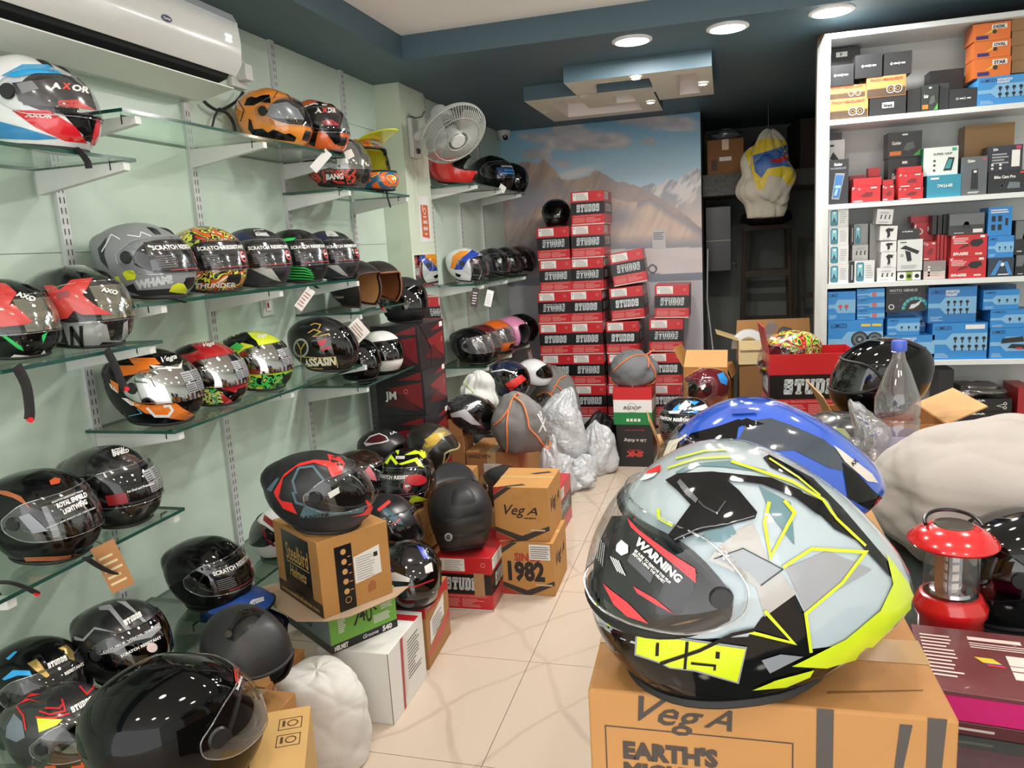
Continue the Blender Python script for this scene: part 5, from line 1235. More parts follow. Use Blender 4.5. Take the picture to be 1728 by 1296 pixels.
GSACK = M('#7b7a78', .85, bump=.15, bscale=200); GSACK2 = M('#6f7274', .8, bump=.15, bscale=200)
def plastic(name='plastic_white', col=(.86, .88, .90, 1), tr=.25, rough=.25):
    if name in _M: return _M[name]
    m = bpy.data.materials.new(name); m.use_nodes = True; nt = m.node_tree; nt.nodes.clear()
    out = nt.nodes.new('ShaderNodeOutputMaterial'); df = nt.nodes.new('ShaderNodeBsdfDiffuse'); df.inputs[0].default_value = col
    tl = nt.nodes.new('ShaderNodeBsdfTranslucent'); tl.inputs[0].default_value = col; tr_ = nt.nodes.new('ShaderNodeBsdfTransparent')
    gl = nt.nodes.new('ShaderNodeBsdfGlossy'); gl.inputs['Roughness'].default_value = rough
    def mix(a, b, f):
        x = nt.nodes.new('ShaderNodeMixShader'); x.inputs[0].default_value = f; nt.links.new(a.outputs[0], x.inputs[1]); nt.links.new(b.outputs[0], x.inputs[2]); return x
    tc = nt.nodes.new('ShaderNodeTexCoord'); nz = nt.nodes.new('ShaderNodeTexNoise'); nz.inputs['Scale'].default_value = 14; nz.inputs['Detail'].default_value = 5; nz.inputs['Distortion'].default_value = 2; nt.links.new(tc.outputs['Object'], nz.inputs['Vector'])
    bp = nt.nodes.new('ShaderNodeBump'); bp.inputs['Strength'].default_value = .55; bp.inputs['Distance'].default_value = .03; nt.links.new(nz.outputs[0], bp.inputs['Height'])
    for q in (df, gl): nt.links.new(bp.outputs[0], q.inputs['Normal'])
    o = mix(mix(mix(df, tl, .35), tr_, tr), gl, .10)
    nt.links.new(o.outputs[0], out.inputs[0]); _M[name] = m; return m
PW = plastic('plastic_white', (.82, .85, .88, 1), .05)
# white cloth sack on the floor, crumpled top
b = Bag('white cloth sack with crumpled top on the floor by the white box', (-1.195, 1.865, .001), (.155, .12, .172), M('#dcdad5', .9, bump=.1, bscale=150), 11, part='cloth', flat=.6, lump=.025, fold=.028, n=70, m=100, sq=.5, nc=14, nfold=7)
# grey sacks in the pile
b = Bag('grey drawstring sack with orange cord on the brown carton', (-1.065, 3.86, .421), (.155, .14, .165), GSACK, 5, flat=.4, fold=.03, lump=.05, tip=(-.02, 0, .03))
b.rope([(833, 718), (845, 708), (858, 690), (864, 674), (872, 665), (880, 668)]); b.rope([(858, 692), (855, 715), (856, 745), (855, 765)]); b.rope([(868, 670), (882, 682), (890, 705), (893, 722), (905, 735), (918, 752), (926, 756), (928, 745)])
for a, c_ in (((906, 698), (920, 728)), ((908, 730), (922, 700)), ((910, 694), (914, 710))): b.px([(a[0], a[1]), (a[0] + 3, a[1]), (c_[0] + 3, c_[1]), (c_[0], c_[1])], M('#d7d7d4', .6)); 
b = Bag('grey drawstring sack with white flashes behind the white sack', (-1.36, 4.38, .30), (.19, .16, .15), GSACK2, 8, flat=.4, fold=.04)
b.rope([(812, 640), (822, 650), (826, 664), (836, 675), (848, 672), (852, 660), (846, 648), (834, 642)]); b.px([(800, 660), (816, 658), (832, 676), (828, 680)], M('#d2d4d6', .6))
b = Bag('pale drawstring sack with white cords hanging by the dark red boxes', (-1.37, 4.12, .56), (.10, .11, .135), M('#cfd1cc', .85, bump=.1, bscale=200), 3, flat=.2, fold=.06, nfold=14, name='drawstring_sack')
for dx in (-3, 0, 4): b.rope([(778 + dx, 642), (782 + dx, 655), (781 + dx, 678)], .0022, M('#e2e2de', .7))
b.rope([(781, 640), (790, 652), (799, 662)], .002, M('#c9e05a', .6)); b.px([(760, 622), (766, 628), (776, 643), (768, 640), (760, 630)], CB, 'mouth')
b = Bag('grey lettered sack with orange cord in front of the box wall', (-1.17, 5.14, .0), (.19, .15, .36), GSACK, 14, flat=.3, fold=.06, lump=.06)
b.rope([(928, 668), (938, 650), (944, 640), (955, 634)]); b.rope([(938, 650), (948, 658), (956, 664)]); b.rope([(905, 668), (922, 662), (940, 676)]); b.text('OR', (910, 680), (924, 668), 11, INK)
b = Bag('grey sack with orange drawcord sitting on the tricolour box', (-.60, 5.11, .544), (.165, .13, .135), M('#74777a', .7, bump=.1, bscale=180), 21, flat=.45, fold=.04, lump=.05)
b.rope([(1033, 628), (1050, 612), (1070, 600), (1090, 598), (1104, 590)]); b.rope([(1090, 598), (1098, 612), (1106, 630), (1104, 645), (1090, 650)]); b.rope([(1030, 637), (1036, 648), (1052, 656), (1068, 652)]); b.rope([(1092, 600), (1095, 612), (1094, 620)], .004)
# plastic bags
b = Bag('large pale plastic bag in the middle of the sack pile', (-1.035, 4.72, .10), (.165, .14, .24), PW, 31, 'plastic_bag', 'bag', part='film', fold=.075, lump=.10, flat=.3, n=60, m=80, nc=12, tip=(.06, 0, .08))
b = Bag('upright pale plastic bag next to the black helmet box', (-.80, 4.86, .0), (.115, .12, .17), PW, 33, 'plastic_bag', 'bag', part='film', fold=.075, lump=.10, flat=.4, n=60, m=80, nc=12, tip=(-.02, 0, .06))
b = Bag('flat white plastic bag lying on the floor tiles', (-.885, 4.52, .0), (.11, .10, .075), PW, 35, 'plastic_bag', 'bag', part='film', fold=.075, lump=.12, flat=.5, n=60, m=80, nc=12)
b = Bag('white plastic bag slumped behind the red box', (-.98, 4.36, .0), (.10, .14, .15), PW, 37, 'plastic_bag', 'bag', part='film', fold=.075, lump=.10, flat=.4, n=60, m=80, nc=12)
b = Bag('thin white plastic bag hanging down from the carton edge', (-.985, 4.17, .0), (.07, .07, .22), PW, 39, 'plastic_bag', 'bag', part='film', fold=.075, lump=.10, flat=.4, n=60, m=80, nc=12)
b = Bag('crumpled white plastic bag between the other plastic bags', (-.90, 4.64, .0), (.10, .09, .10), PW, 41, 'plastic_bag', 'bag', part='film', fold=.075, lump=.12, flat=.4, n=60, m=80, nc=12)
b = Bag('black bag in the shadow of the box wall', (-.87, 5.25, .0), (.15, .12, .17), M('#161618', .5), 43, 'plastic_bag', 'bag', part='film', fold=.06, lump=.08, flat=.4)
# ================================================================== counter and the things on it
CT = .76
ctr = thing('display_counter', 'dark wooden display counter with glass top along the right', 'counter', (.30, 2.0, 0))
wood = M('#4a3428', .5, var=.2, vscale=5)
MB().box(-.33, .52, -1.42, 1.45, .0, CT - .012).build('body', wood, ctr, None)
MB().box(-.35, .54, -1.45, 1.47, CT - .0118, CT).build('glass_top', [M('#39423f', .08, coat=.6)], ctr, None)
# foreground carton
FGT = 1.0
c = Carton('large brown carton with bold slogan lettering in the right foreground', (.032, .925, CT + .0005), 1.5, .382, .272, FGT - CT - .0005, M('#b27f48', .7, var=.05, vscale=6, bump=.08, bscale=40), 'helmet_carton', bev=.004)
w, h = .382, FGT - CT
k = c.f('front', M('#453b34', .7), 'lettering'); k.text('Veg', .055, h - .033, .032, .072, bold=.01, shear=.4, rot=-.09); k.text('A', .128, h - .034, .026, .03, bold=.01, shear=.4, rot=-.09)
for i, t in enumerate(('EARTH\'S', 'MIGHTIEST', 'PROTECTORS', 'GEAR')): k.text(t, .038, h - .082 - i * .0265, .0205, {0: .105, 1: .135, 2: .15}.get(i), bold=.06)
for q in ((.018, h - .045, .222, h - .0435), (.018, .02, .0195, h - .045), (.2205, .02, .222, h - .045)): k.rect(*q)
k2 = c.f('front', M('#4d4642', .7), 'big_lettering'); k2.rect(.245, 0, .262, h)
for q in ([(.275, 0), (.28, 0), (.29, .10), (.287, .14)], [(.308, .0), (.326, h - .01), (.338, h - .01), (.322, .12)], [(.352, 0), (.352, h), (.37, h), (.358, .0)], [(.362, .06), (.382, .16), (.382, .13)]): k2.poly(q)
c.f('top', M('#b08a55', .3), 'tape').rect(0, .105, w, .16); c.f('top', M('#7b5426', .8), 'crease').poly([(.26, .03), (.36, .05), (.361, .052), (.26, .034)], off=.0006); c.done()
# foreground helmet
LGREY = M('#abb9c0', .12, coat=1.); neon = M('#c9dc1c', .25, coat=.7); blk = M('#0b0b0d', .07, spec=.4)
h = H('fg', 'grey, black and neon yellow racing helmet in the right foreground', LGREY, (982, 756, 1553, 1172), FGT, 198, pitch=-2, visor='clear', paint2=blk, zone=lambda t, p: 1 if t < 2.35 and abs(p) < 118 else 0, L=1.08, Hs=1.0, Ws=1.0, S0=.97, sS=.08, X=.02, sX=.1, spoiler=False, vent=False, table=T_RACE, vphi=82., vlo=3.05, pr=.012)
h.px([(1050, 1066), (1180, 1078), (1262, 1074), (1284, 1042), (1341, 1002), (1358, 1036), (1366, 1100), (1400, 1100), (1410, 1125), (1360, 1155), (1250, 1178), (1100, 1150), (1000, 1085), (984, 1060), (1000, 1045)], blk, .0008)
h.px([(1195, 945), (1235, 900), (1270, 882), (1296, 945), (1345, 1000), (1290, 1040), (1275, 990), (1230, 960)], M('#a9a7a3', .15, coat=1), .0009)
h.px([(1205, 943), (1253, 925), (1320, 960), (1283, 987), (1262, 965), (1230, 952)], M('#8f959c', .15, coat=1), .0012)
h.px([(1336, 954), (1394, 930), (1470, 961), (1358, 1029), (1345, 1000), (1325, 958)], M('#95979c', .15, coat=1), .0010)
tl = M('#5d7f88', .15, coat=1)
h.px([[(1235, 886), (1243, 900), (1221, 915), (1171, 912), (1191, 898)], [(1280, 820), (1334, 849), (1340, 920), (1321, 896), (1302, 871)], [(1140, 798), (1167, 783), (1235, 778), (1295, 795), (1280, 797), (1222, 789), (1179, 787), (1145, 803)]], tl, .0011)
h.px([(1125, 813), (1145, 802), (1203, 799), (1300, 809), (1349, 830), (1385, 868), (1378, 870), (1340, 842), (1286, 820), (1227, 813), (1247, 830), (1277, 866), (1273, 876), (1227, 888), (1179, 900), (1140, 915), (1130, 903), (1167, 854), (1145, 830)], blk, .0030, 'top_vent')
h.px([(1150, 812), (1180, 845), (1176, 852), (1160, 838), (1145, 818)], M('#55585c', .3), .0038, 'vent_slot'); h.pxline([(1180, 848), (1190, 858), (1210, 868), (1225, 848)], 3, M('#3a3d42', .2), .0038); h.pxline([(1140, 912), (1180, 893), (1228, 885), (1272, 872)], 2, M('#6a6f75', .2), .0038)
h.px([(1287, 774), (1297, 769), (1370, 808), (1420, 858), (1475, 922), (1504, 957), (1501, 974), (1443, 912), (1407, 894), (1385, 872), (1350, 845), (1342, 828), (1385, 846), (1400, 868), (1416, 882), (1396, 845), (1350, 812), (1300, 790)], blk, .0016)
for L_, w_ in (([(1113, 860), (1113, 875), (1137, 888)], 5), ([(1297, 848), (1289, 883), (1299, 940), (1339, 866), (1322, 846)], 6), ([(1320, 957), (1368, 926), (1458, 932), (1419, 983), (1358, 1034), (1367, 1099)], 5.5), ([(1289, 1029), (1338, 1083), (1262, 1064)], 6), ([(1128, 792), (1179, 776), (1240, 773)], 3), ([(1142, 776), (1191, 763), (1230, 761)], 3), ([(1234, 781), (1280, 796), (1336, 815), (1387, 845), (1409, 876), (1458, 922)], 4.5), ([(1297, 776), (1346, 808), (1382, 838)], 3)): h.pxline(L_, w_, neon, .0022)
for L_ in ([(1205, 943), (1253, 925), (1320, 960), (1283, 987)],): h.pxline(L_, 1.6, blk, .0022)
h.px([(1492, 934), (1530, 985), (1550, 1036), (1548, 1052), (1520, 1082), (1454, 1107), (1393, 1125), (1335, 1122), (1425, 1077), (1483, 1029), (1504, 985)], neon, .0024, 'rear_diffuser')
h.px([(1268, 1162), (1306, 1146), (1372, 1128), (1365, 1140), (1325, 1157)], neon, .0024)
h.px([(1284, 1112), (1316, 1102), (1354, 1106), (1298, 1134)], M('#7f858c', .2), .0020)
h.px([(1074, 1064), (1260, 1090), (1246, 1152), (1172, 1131), (1131, 1126), (1112, 1117), (1072, 1104)], M('#8d939a', .2), .0018, 'number_plate'); h.px([(1078, 1067), (1257, 1093), (1243, 1148), (1174, 1128), (1131, 1123), (1112, 1114), (1075, 1101)], neon, .0024, 'number_plate')
for L_, w_ in (([(1160, 1080), (1156, 1126)], 5), ([(1111, 1082), (1110, 1104)], 5), ([(1211, 1097), (1210, 1108)], 7), ([(1166, 1116), (1206, 1120), (1205, 1128)], 4), ([(1272, 1060), (1235, 1068), (1180, 1095), (1115, 1117)], 6)): h.pxline(L_, w_, blk, .0030)
FB = M('#1d1c20', .22, coat=.6)
h.px([(1034, 872), (1060, 871), (1115, 918), (1169, 959), (1177, 968), (1171, 993), (1150, 1034), (1096, 1051), (1050, 1034), (1021, 1010), (1003, 985), (1004, 950), (1018, 905)], FB, .0016, 'visor_film')
fr = M('#e2434a', .3)
h.px([[(1061, 875), (1081, 896), (1130, 932), (1174, 959), (1175, 983), (1152, 964), (1111, 930), (1067, 891)], [(1020, 984), (1033, 995), (1060, 1015), (1096, 1051), (1060, 1039), (1038, 1019)], [(1071, 989), (1108, 1010), (1137, 1034), (1106, 1018), (1077, 1000)]], fr, .0024)
h.px([(1067, 934), (1105, 971), (1099, 984), (1061, 947)], M('#57585d', .4), .0022, 'fine_print')
h.pxtext([('WARNING', (1073, 917), (1146, 983), 13, .05), ('BE SURE TO REMOVE THIS FILM', (1073, 931), (1131, 984), 4.5, .03), ('BEFORE USING THE HELMET', (1070, 936), (1122, 984), 4.5, .03)], W_(), .0030)
h.pxline([(1045, 921), (1052, 914), (1062, 922), (1062, 933), (1052, 937), (1044, 930), (1045, 921)], 2.4, W_(), .003); h.pxline([(1050, 924), (1054, 932), (1059, 926)], 2, W_(), .003)
for i in range(4): h.pxline([(1034 + i * 4, 940 + i * 2), (1046 + i * 4, 965 + i * 2)], 1.6, W_(), .003)
for i in range(5): h.pxline([(1014 + i * 2.5, 905 + i * 4), (1008 + i * 3, 940 + i * 4)], 1.2, M('#a9a9ab', .4), .003)
h.px([(1090, 803), (1097, 795), (1117, 787), (1116, 797), (1100, 803)], M('#d3262e', .2), .0026); h.px([(1082, 813), (1092, 802), (1112, 800), (1106, 806), (1095, 811)], W_(), .0026)
h.pxline([(1016, 1026), (1036, 1040), (1032, 1062), (1012, 1052)], 3, M('#8d939a', .2), .002); h.pxline([(1008, 1016), (1016, 1036), (1032, 1056)], 2, neon, .0026)
# blue helmet behind it
c = plain('brown carton under the blue helmet behind the foreground helmet', (.10, 1.30, CT + .0005), 0, .30, .26, .2395); c.done()
h = H('blue', 'glossy blue and black helmet directly behind the foreground helmet', M('#3560cf', .10, coat=1.), (1088, 684, 1506, 930), FGT, 196, visor='clear', L=1.22, S0=.93, sS=.1, X=.10, Y=1.32, sX=.06, spoiler=False, vent=False, table=T_RACE, vphi=84.)
h.px([(1150, 752), (1166, 732), (1215, 719), (1246, 708), (1262, 712), (1246, 722), (1243, 742), (1200, 746), (1160, 772), (1148, 770)], blk, .0011)
h.px([(1246, 742), (1262, 712), (1300, 706), (1335, 718), (1390, 742), (1440, 786), (1446, 800), (1400, 790), (1340, 760), (1290, 762)], M('#3a4452', .12, coat=1), .0010)
h.px([[(1420, 780), (1446, 800), (1475, 830), (1502, 850), (1470, 862), (1430, 840)], [(1245, 715), (1258, 706), (1290, 716), (1262, 722)]], blk, .0014); h.px([(1405, 752), (1418, 760), (1470, 800), (1480, 815), (1462, 812), (1425, 780)], M('#d8cfc6', .3), .0018)
h.px([(1138, 716), (1160, 706), (1156, 718), (1142, 734)], M('#2b3038', .3), .0025, 'front_vent'); h.px([(1234, 694), (1275, 692), (1278, 700), (1236, 702)], M('#2c51b8', .15, coat=1), .004, 'top_vent')
h.pxline([(1118, 790), (1135, 752), (1160, 735)], 4, M('#d9cdbd', .4), .002); h.px([(1120, 770), (1130, 745), (1148, 740), (1136, 775)], M('#c9c5b2', .4), .0015, 'visor_film'); h.pxtext([('AX', (1437, 788), (1446, 779), 7, .03)], blk, .003)
h = H('olive_axor', 'dark helmet with olive panels behind the blue helmet', M('#35383a', .2, coat=.8), (1330, 682, 1486, 848), CT, 200, visor='smoke', S0=1.0, X=.32, Y=2.12, sX=.04, sS=.04)
h.px([[(1398, 720), (1425, 724), (1460, 770), (1440, 765), (1410, 745)], [(1432, 735), (1462, 775), (1452, 775), (1424, 742)]], M('#8a9468', .3), .0012); h.px([(1348, 701), (1362, 699), (1372, 704), (1362, 707)], W_(), .002); h.px([(1362, 699), (1374, 699), (1373, 704), (1364, 703)], M('#c23a44', .3), .0022)
h = H('right_black', 'glossy black helmet at the right edge behind the red lantern', blk, (1604, 832, 1860, 1085), CT, 170, visor='smoke', S0=.95, X=.62, Y=1.50, sX=.02, sS=.06, spoiler=False, vent=False)
# white cloth over a helmet
b = Bag('big white cloth bag bulging on the counter at the right', (.62, 1.83, CT + .001), (.31, .20, .165), M('#b5aea8', .9, bump=.05, bscale=300), 52, name='cloth_bag', part='cloth', flat=.35, lump=.05, fold=.025, n=70, m=100, nfold=5, sq=.75, nc=14)
# bottle
t = thing('water_bottle', 'clear plastic bottle with a blue cap behind the white cloth', 'bottle', (.425, 2.12, .872))
PET = glass_mat('pet', (.90, .90, .93, 1), .10, .03, .03, (.9, .85, .9, 1), .7)
MB().lathe([(.052, 0), (.054, .01), (.054, .135), (.050, .14), (.054, .15), (.054, .19), (.045, .215), (.030, .26), (.017, .29), (.014, .305), (.014, .322)], 36, cap=False).build('bottle_body', PET, t, 60)
MB().lathe([(.0545, .05), (.0548, .052), (.0548, .098), (.0545, .10)], 36, cap=False).build('label', M('#b9b6cc', .4), t, 60)
MB().lathe([(.0175, .312), (.0185, .314), (.0185, .336), (.016, .339), (.0001, .339)], 28).build('cap', M('#4a63c8', .35), t, 40)
c = studds_box('low red box lying on the counter under the plastic bottle', (.50, 2.15, CT + .0005), 90, w=.22, d=.34, h=.11)
b = Bag('clear crinkled plastic wrapper beside the bottle', (.352, 2.05, .873), (.05, .045, .075), glass_mat('cling', (.90, .90, .92, 1), .14, .08, .10, (.9, .9, .9, 1), .6), 61, 'plastic_wrapper', 'wrapper', part='film', fold=.22, lump=.12, n=26, m=34, flat=.3, tip=(-.05, 0, .05))
# black glossy helmet in its carton
c = Carton('open brown carton holding the round glossy black helmet', (.47, 2.60, CT + .0005), 4, .30, .30, .15, KRAFT('#b98249'), 'carton', hollow=True); c.flap('left', .10, 62, KRAFT('#c08a50')); c.flap('right', .12, 25, KRAFT('#c99a62')); k = c.f('front', INK, 'lettering'); k.text('SINCE', .05, .10, .022, .08, bold=.03); k.text('1982', .05, .065, .03, .08, bold=.05); c.done()
h = H('gloss_black', 'round glossy black helmet standing in an open carton on the counter', M('#060607', .05, spec=.4), (1394, 573, 1580, 703), CT + .16, 192, visor=None, S0=.90, X=.47, Y=2.60, sX=.04, sS=.06, spoiler=False, vent=False)
tg_, pg_ = h.vgrid(); h.prect([(-74, 2.9, 74, 5.6)], M('#0a0a0b', .04, coat=1.), .0, 'face_shield')
# big red box with a helmet in it
c = studds_box('large red and black box with an open top on the counter by the shelving', (.325, 3.29, CT + .0005), 4, w=.335, d=.24, h=.262, big=True, sticker=False, hollow=True); c.flap('left', .11, 80, M('#a52228', .4))
h = H('colour_print', 'multicoloured print helmet sticking out of the large red box', pattern_mat('fangs', [(0, '#1a1614'), (.40, '#d8352a'), (.46, '#1a1614'), (.5, '#d7e23c'), (.55, '#3a8f3a'), (.6, '#1a1614'), (.66, '#e6dfc8')], 17, distort=2.6, seed=9), (1286, 548, 1380, 640), CT + .125, 205, visor='clear', S0=.80, X=.30, Y=3.30, sX=.03, sS=.05, spoiler=False)
h.pxtext([('VISOR', (1296, 571), (1310, 576), 5, .04)], W_(), .002)
# lantern
lt = thing('camping_lantern', 'red camping lantern with clear tube and black carry ring', 'lantern', (.384, 1.436, CT + .0005), (0, 0, .3))
lr = M('#cf1f22', .18, coat=.7)
MB().lathe([(.0001, 0), (.050, 0), (.054, .004), (.054, .045), (.060, .055), (.060, .068), (.050, .085), (.044, .086)], 40, cap=False).build('base', lr, lt, 50)
MB().lathe([(.044, .083), (.045, .09), (.045, .178), (.044, .185)], 40, cap=False).build('lamp_glass', glass_mat('lantern_glass', (.93, .93, .94, 1), .08, .03, .02, grazing=.7), lt, 60)
MB().lathe([(.0001, .088), (.036, .088), (.034, .094), (.014, .098)], 24, cap=False).build('reflector', M('#d5d8dc', .12, metal=1.), lt, 40)
MB().box(-.012, .012, -.012, .012, .09, .185).build('led_column', M('#cfd3d8', .2, metal=.8), lt, None)
led = MB()
for fx_, (ux, uy) in enumerate(((0, -1), (1, 0), (0, 1), (-1, 0))):
    for i in range(5): led.box(ux * .0125 - .006 if ux == 0 else ux * .0125 - .0006, ux * .0125 + .006 if ux == 0 else ux * .0125 + .0006, uy * .0125 - .006 if uy == 0 else uy * .0125 - .0006, uy * .0125 + .006 if uy == 0 else uy * .0125 + .0006, .096 + i * .0175, .108 + i * .0175)
led.build('leds', M('#f0efe6', .2), lt, None)['kind'] = 'stuff'
MB().box(-.030, -.014, -.0005, .0005, .09, .185).build('circuit_strip', M('#8a5a30', .4), lt, None)
MB().lathe([(.044, .183), (.070, .180), (.073, .184), (.070, .190), (.055, .203), (.034, .214), (.0001, .215)], 48, cap=False).build('cap', lr, lt, 50)
MB().lathe([(.032, .2145), (.030, .2165), (.0001, .2168)], 32, cap=False).build('solar_disc', M('#4d4740', .12, coat=.6), lt)
a = np.linspace(-.4, 2.9, 20); MB().tube(np.stack([.045 * np.cos(a), .045 * np.sin(a), .214 + .012 * np.sin((a + .4) * .95)], -1), .0035, 8).build('carry_ring', M('#17171a', .3), lt)
# maroon gift box with pink side
t = thing('maroon_box', 'maroon printed box with a magenta side in front of the lantern', 'box', (.375, 1.235, CT + .0005), (0, 0, math.radians(-6)))
MB().box(-.086, .094, -.10, .10, .0, .020).build('tray', M('#5d2b2c', .4), t, 30, BEV(.001)); MB().box(-.082, .09, -.098, .096, .0202, .060).build('magenta_side', M('#d01a70', .6), t, 30, BEV(.001)); MB().box(-.086, .094, -.10, .10, .0602, .067).build('lid', M('#6d3436', .3, coat=.3), t, 30, BEV(.001))
mb = MB(); k = Flat(mb, (-.086, -.10, .067), (1, 0, 0), (0, 1, 0)); k.lines(.01, .04, .06, .175, 12, fill=.4); k.rect(.08, .165, .155, .176); k.lines(.08, .14, .165, .16, 3, fill=.4); k.rect(.125, .095, .165, .125); k.rect(.125, .08, .17, .093); k.rect(.125, .055, .175, .077); mb.build('print', M('#e6d6cf', .5), t, None)['kind'] = 'stuff'
for (q, cl) in (([(.08, .11), (.105, .11), (.115, .095), (.09, .095)], '#e6c22a'), ([(.09, .095), (.115, .095), (.117, .091), (.093, .091)], '#4a3aa0'), ([(.093, .091), (.117, .091), (.119, .086), (.096, .086)], '#d02a2a')):
    mb = MB(); Flat(mb, (-.086, -.10, .067), (1, 0, 0), (0, 1, 0)).poly(q, off=.0006); mb.build('colour_chip', M(cl, .5), t, None)
mb = MB(); k = Flat(mb, (-.086, -.10, 0), (1, 0, 0), (0, 0, 1)); k.rect(.02, .008, .09, .012); mb.build('lettering', M('#cfc0b8', .5), t, None)
# ================================================================== cartons between the aisle and the shelving
c = Carton('open brown carton marked in red script leaning by the alcove', (-.105, 4.96, .36), -8, .27, .27, .34, KRAFT('#a87238'), 'carton'); c.f('front', M('#c9a77a', .3), 'tape').rect(.095, 0, .155, .34); k = c.f('front', M('#a8322a', .6), 'lettering'); k.text('veg', .10, .09, .09, .05, bold=.02, shear=.3, rot=1.2); c.flap('front', .12, 125, KRAFT('#cf9c62')); c.flap('left', .13, 62, KRAFT('#b98548')); c.flap('right', .07, -70, KRAFT('#9a6a38')); c.done()
c = plain('brown carton on the floor below the script carton', (-.105, 4.97, 0), -4, .30, .30, .3595); c.done()
c = plain('brown carton carrying the maroon open helmet', (-.06, 4.52, .28), 5, .30, .27, .22, '#b5874f'); c.done()
c = plain('lower brown carton below the maroon open helmet', (-.06, 4.52, 0), 2, .30, .28, .2795); c.done()
c = plain('brown carton with raised flap under the white and blue helmet', (-.20, 3.83, .25), 8, .27, .27, .245, '#b78d5c'); c.flap('left', .14, 70, KRAFT('#b3895a')); c.done()
c = plain('lower brown carton under the white and blue helmet', (-.20, 3.83, 0), 5, .27, .28, .2495); c.done()
h = H('maroon_jet', 'maroon open helmet with a blue decal on the brown carton', M('#5e1f26', .12, coat=1.), (1148, 617, 1232, 684), .50, 195, kind='open', visor='bubble', S0=.88, X=-.09, Y=4.52, sX=.04, sS=.06)
h.px([(1210, 632), (1220, 628), (1228, 640), (1226, 650), (1216, 646)], M('#2f86c8', .3)); h.px([(1182, 652), (1190, 648), (1192, 656), (1184, 658)], W_())
h = H('blue_print', 'black helmet with white and blue slashes behind the blue foreground helmet', M('#14161c', .15, coat=.8), (1110, 672, 1202, 760), .495, -112, visor='clear', S0=.88, X=-.20, Y=3.80, sX=.04, sS=.06); film_scratch(h, f0=-40, f1=46)
h.px([[(1140, 690), (1158, 676), (1166, 684), (1150, 692)], [(1165, 690), (1190, 682), (1196, 690), (1176, 694)], [(1128, 694), (1150, 692), (1146, 698), (1130, 698)]], W_(), .0012); h.px([[(1136, 690), (1148, 680), (1144, 694), (1134, 696)], [(1160, 676), (1180, 678), (1172, 684)], [(1152, 696), (1180, 692), (1176, 698)]], M('#2f86d8', .25), .0014)
c = Carton('pale carton full of clear plastic parts beside the white shelving', (.30, 5.05, .70), 3, .46, .26, .15, M('#cdb88c', .75, var=.05), 'carton', hollow=True); c.flap('left', .14, 20, M('#c2a878', .75)); c.flap('back', .10, 88, KRAFT('#a87a48')); c.flap('front', .06, -80, M('#c9b386', .75)); c.done()
c = plain('tall brown carton standing under the pale carton', (.30, 5.07, 0), 0, .44, .30, .699, '#7d5630', False); c.done()
v = thing('visor_part', 'clear plastic visor part sticking out of the pale carton', 'visor', (.14, 5.05, .78)); mb = MB()
a = np.linspace(0, np.pi, 20); O = np.stack([.105 * np.cos(a), 0 * a, .12 * np.sin(a) ** .8], -1); I_ = np.stack([.06 * np.cos(a), 0 * a, .075 * np.sin(a) ** .8], -1); g = np.stack([O, I_], 1); g2 = g + np.array([0, .05, 0]); mb.grid(g); mb.grid(g2); mb.grid(np.stack([O, O + [0, .05, 0]], 1)); mb.grid(np.stack([I_, I_ + [0, .05, 0]], 1)); mb.build('rim', M('#dfe3e6', .3), v, 40)
v = thing('visor_part', 'clear film sheet leaning out of the pale carton', 'visor', (.20, 5.06, .80), (0, .6, 0)); MB().box(-.03, .03, -.002, .002, 0, .17).build('sheet', glass_mat('film_sheet', (.78, .82, .92, 1), .2, .05, .15, (.7, .75, .85, 1)), v, None)
b = Bag('dark wrapped part lying in the pale carton', (.36, 5.05, .80), (.06, .05, .06), M('#4c4a48', .4), 71, 'wrapped_part', 'part', part='wrap', n=20, m=26, fold=.08)
h = H('brown_in_box', 'small brown wrapped pad lying at the right in the pale carton', M('#5a3a28', .5), None, .80, 0, pos=(.45, 5.06, 0), size=.30, visor=None, kind='open') if False else None
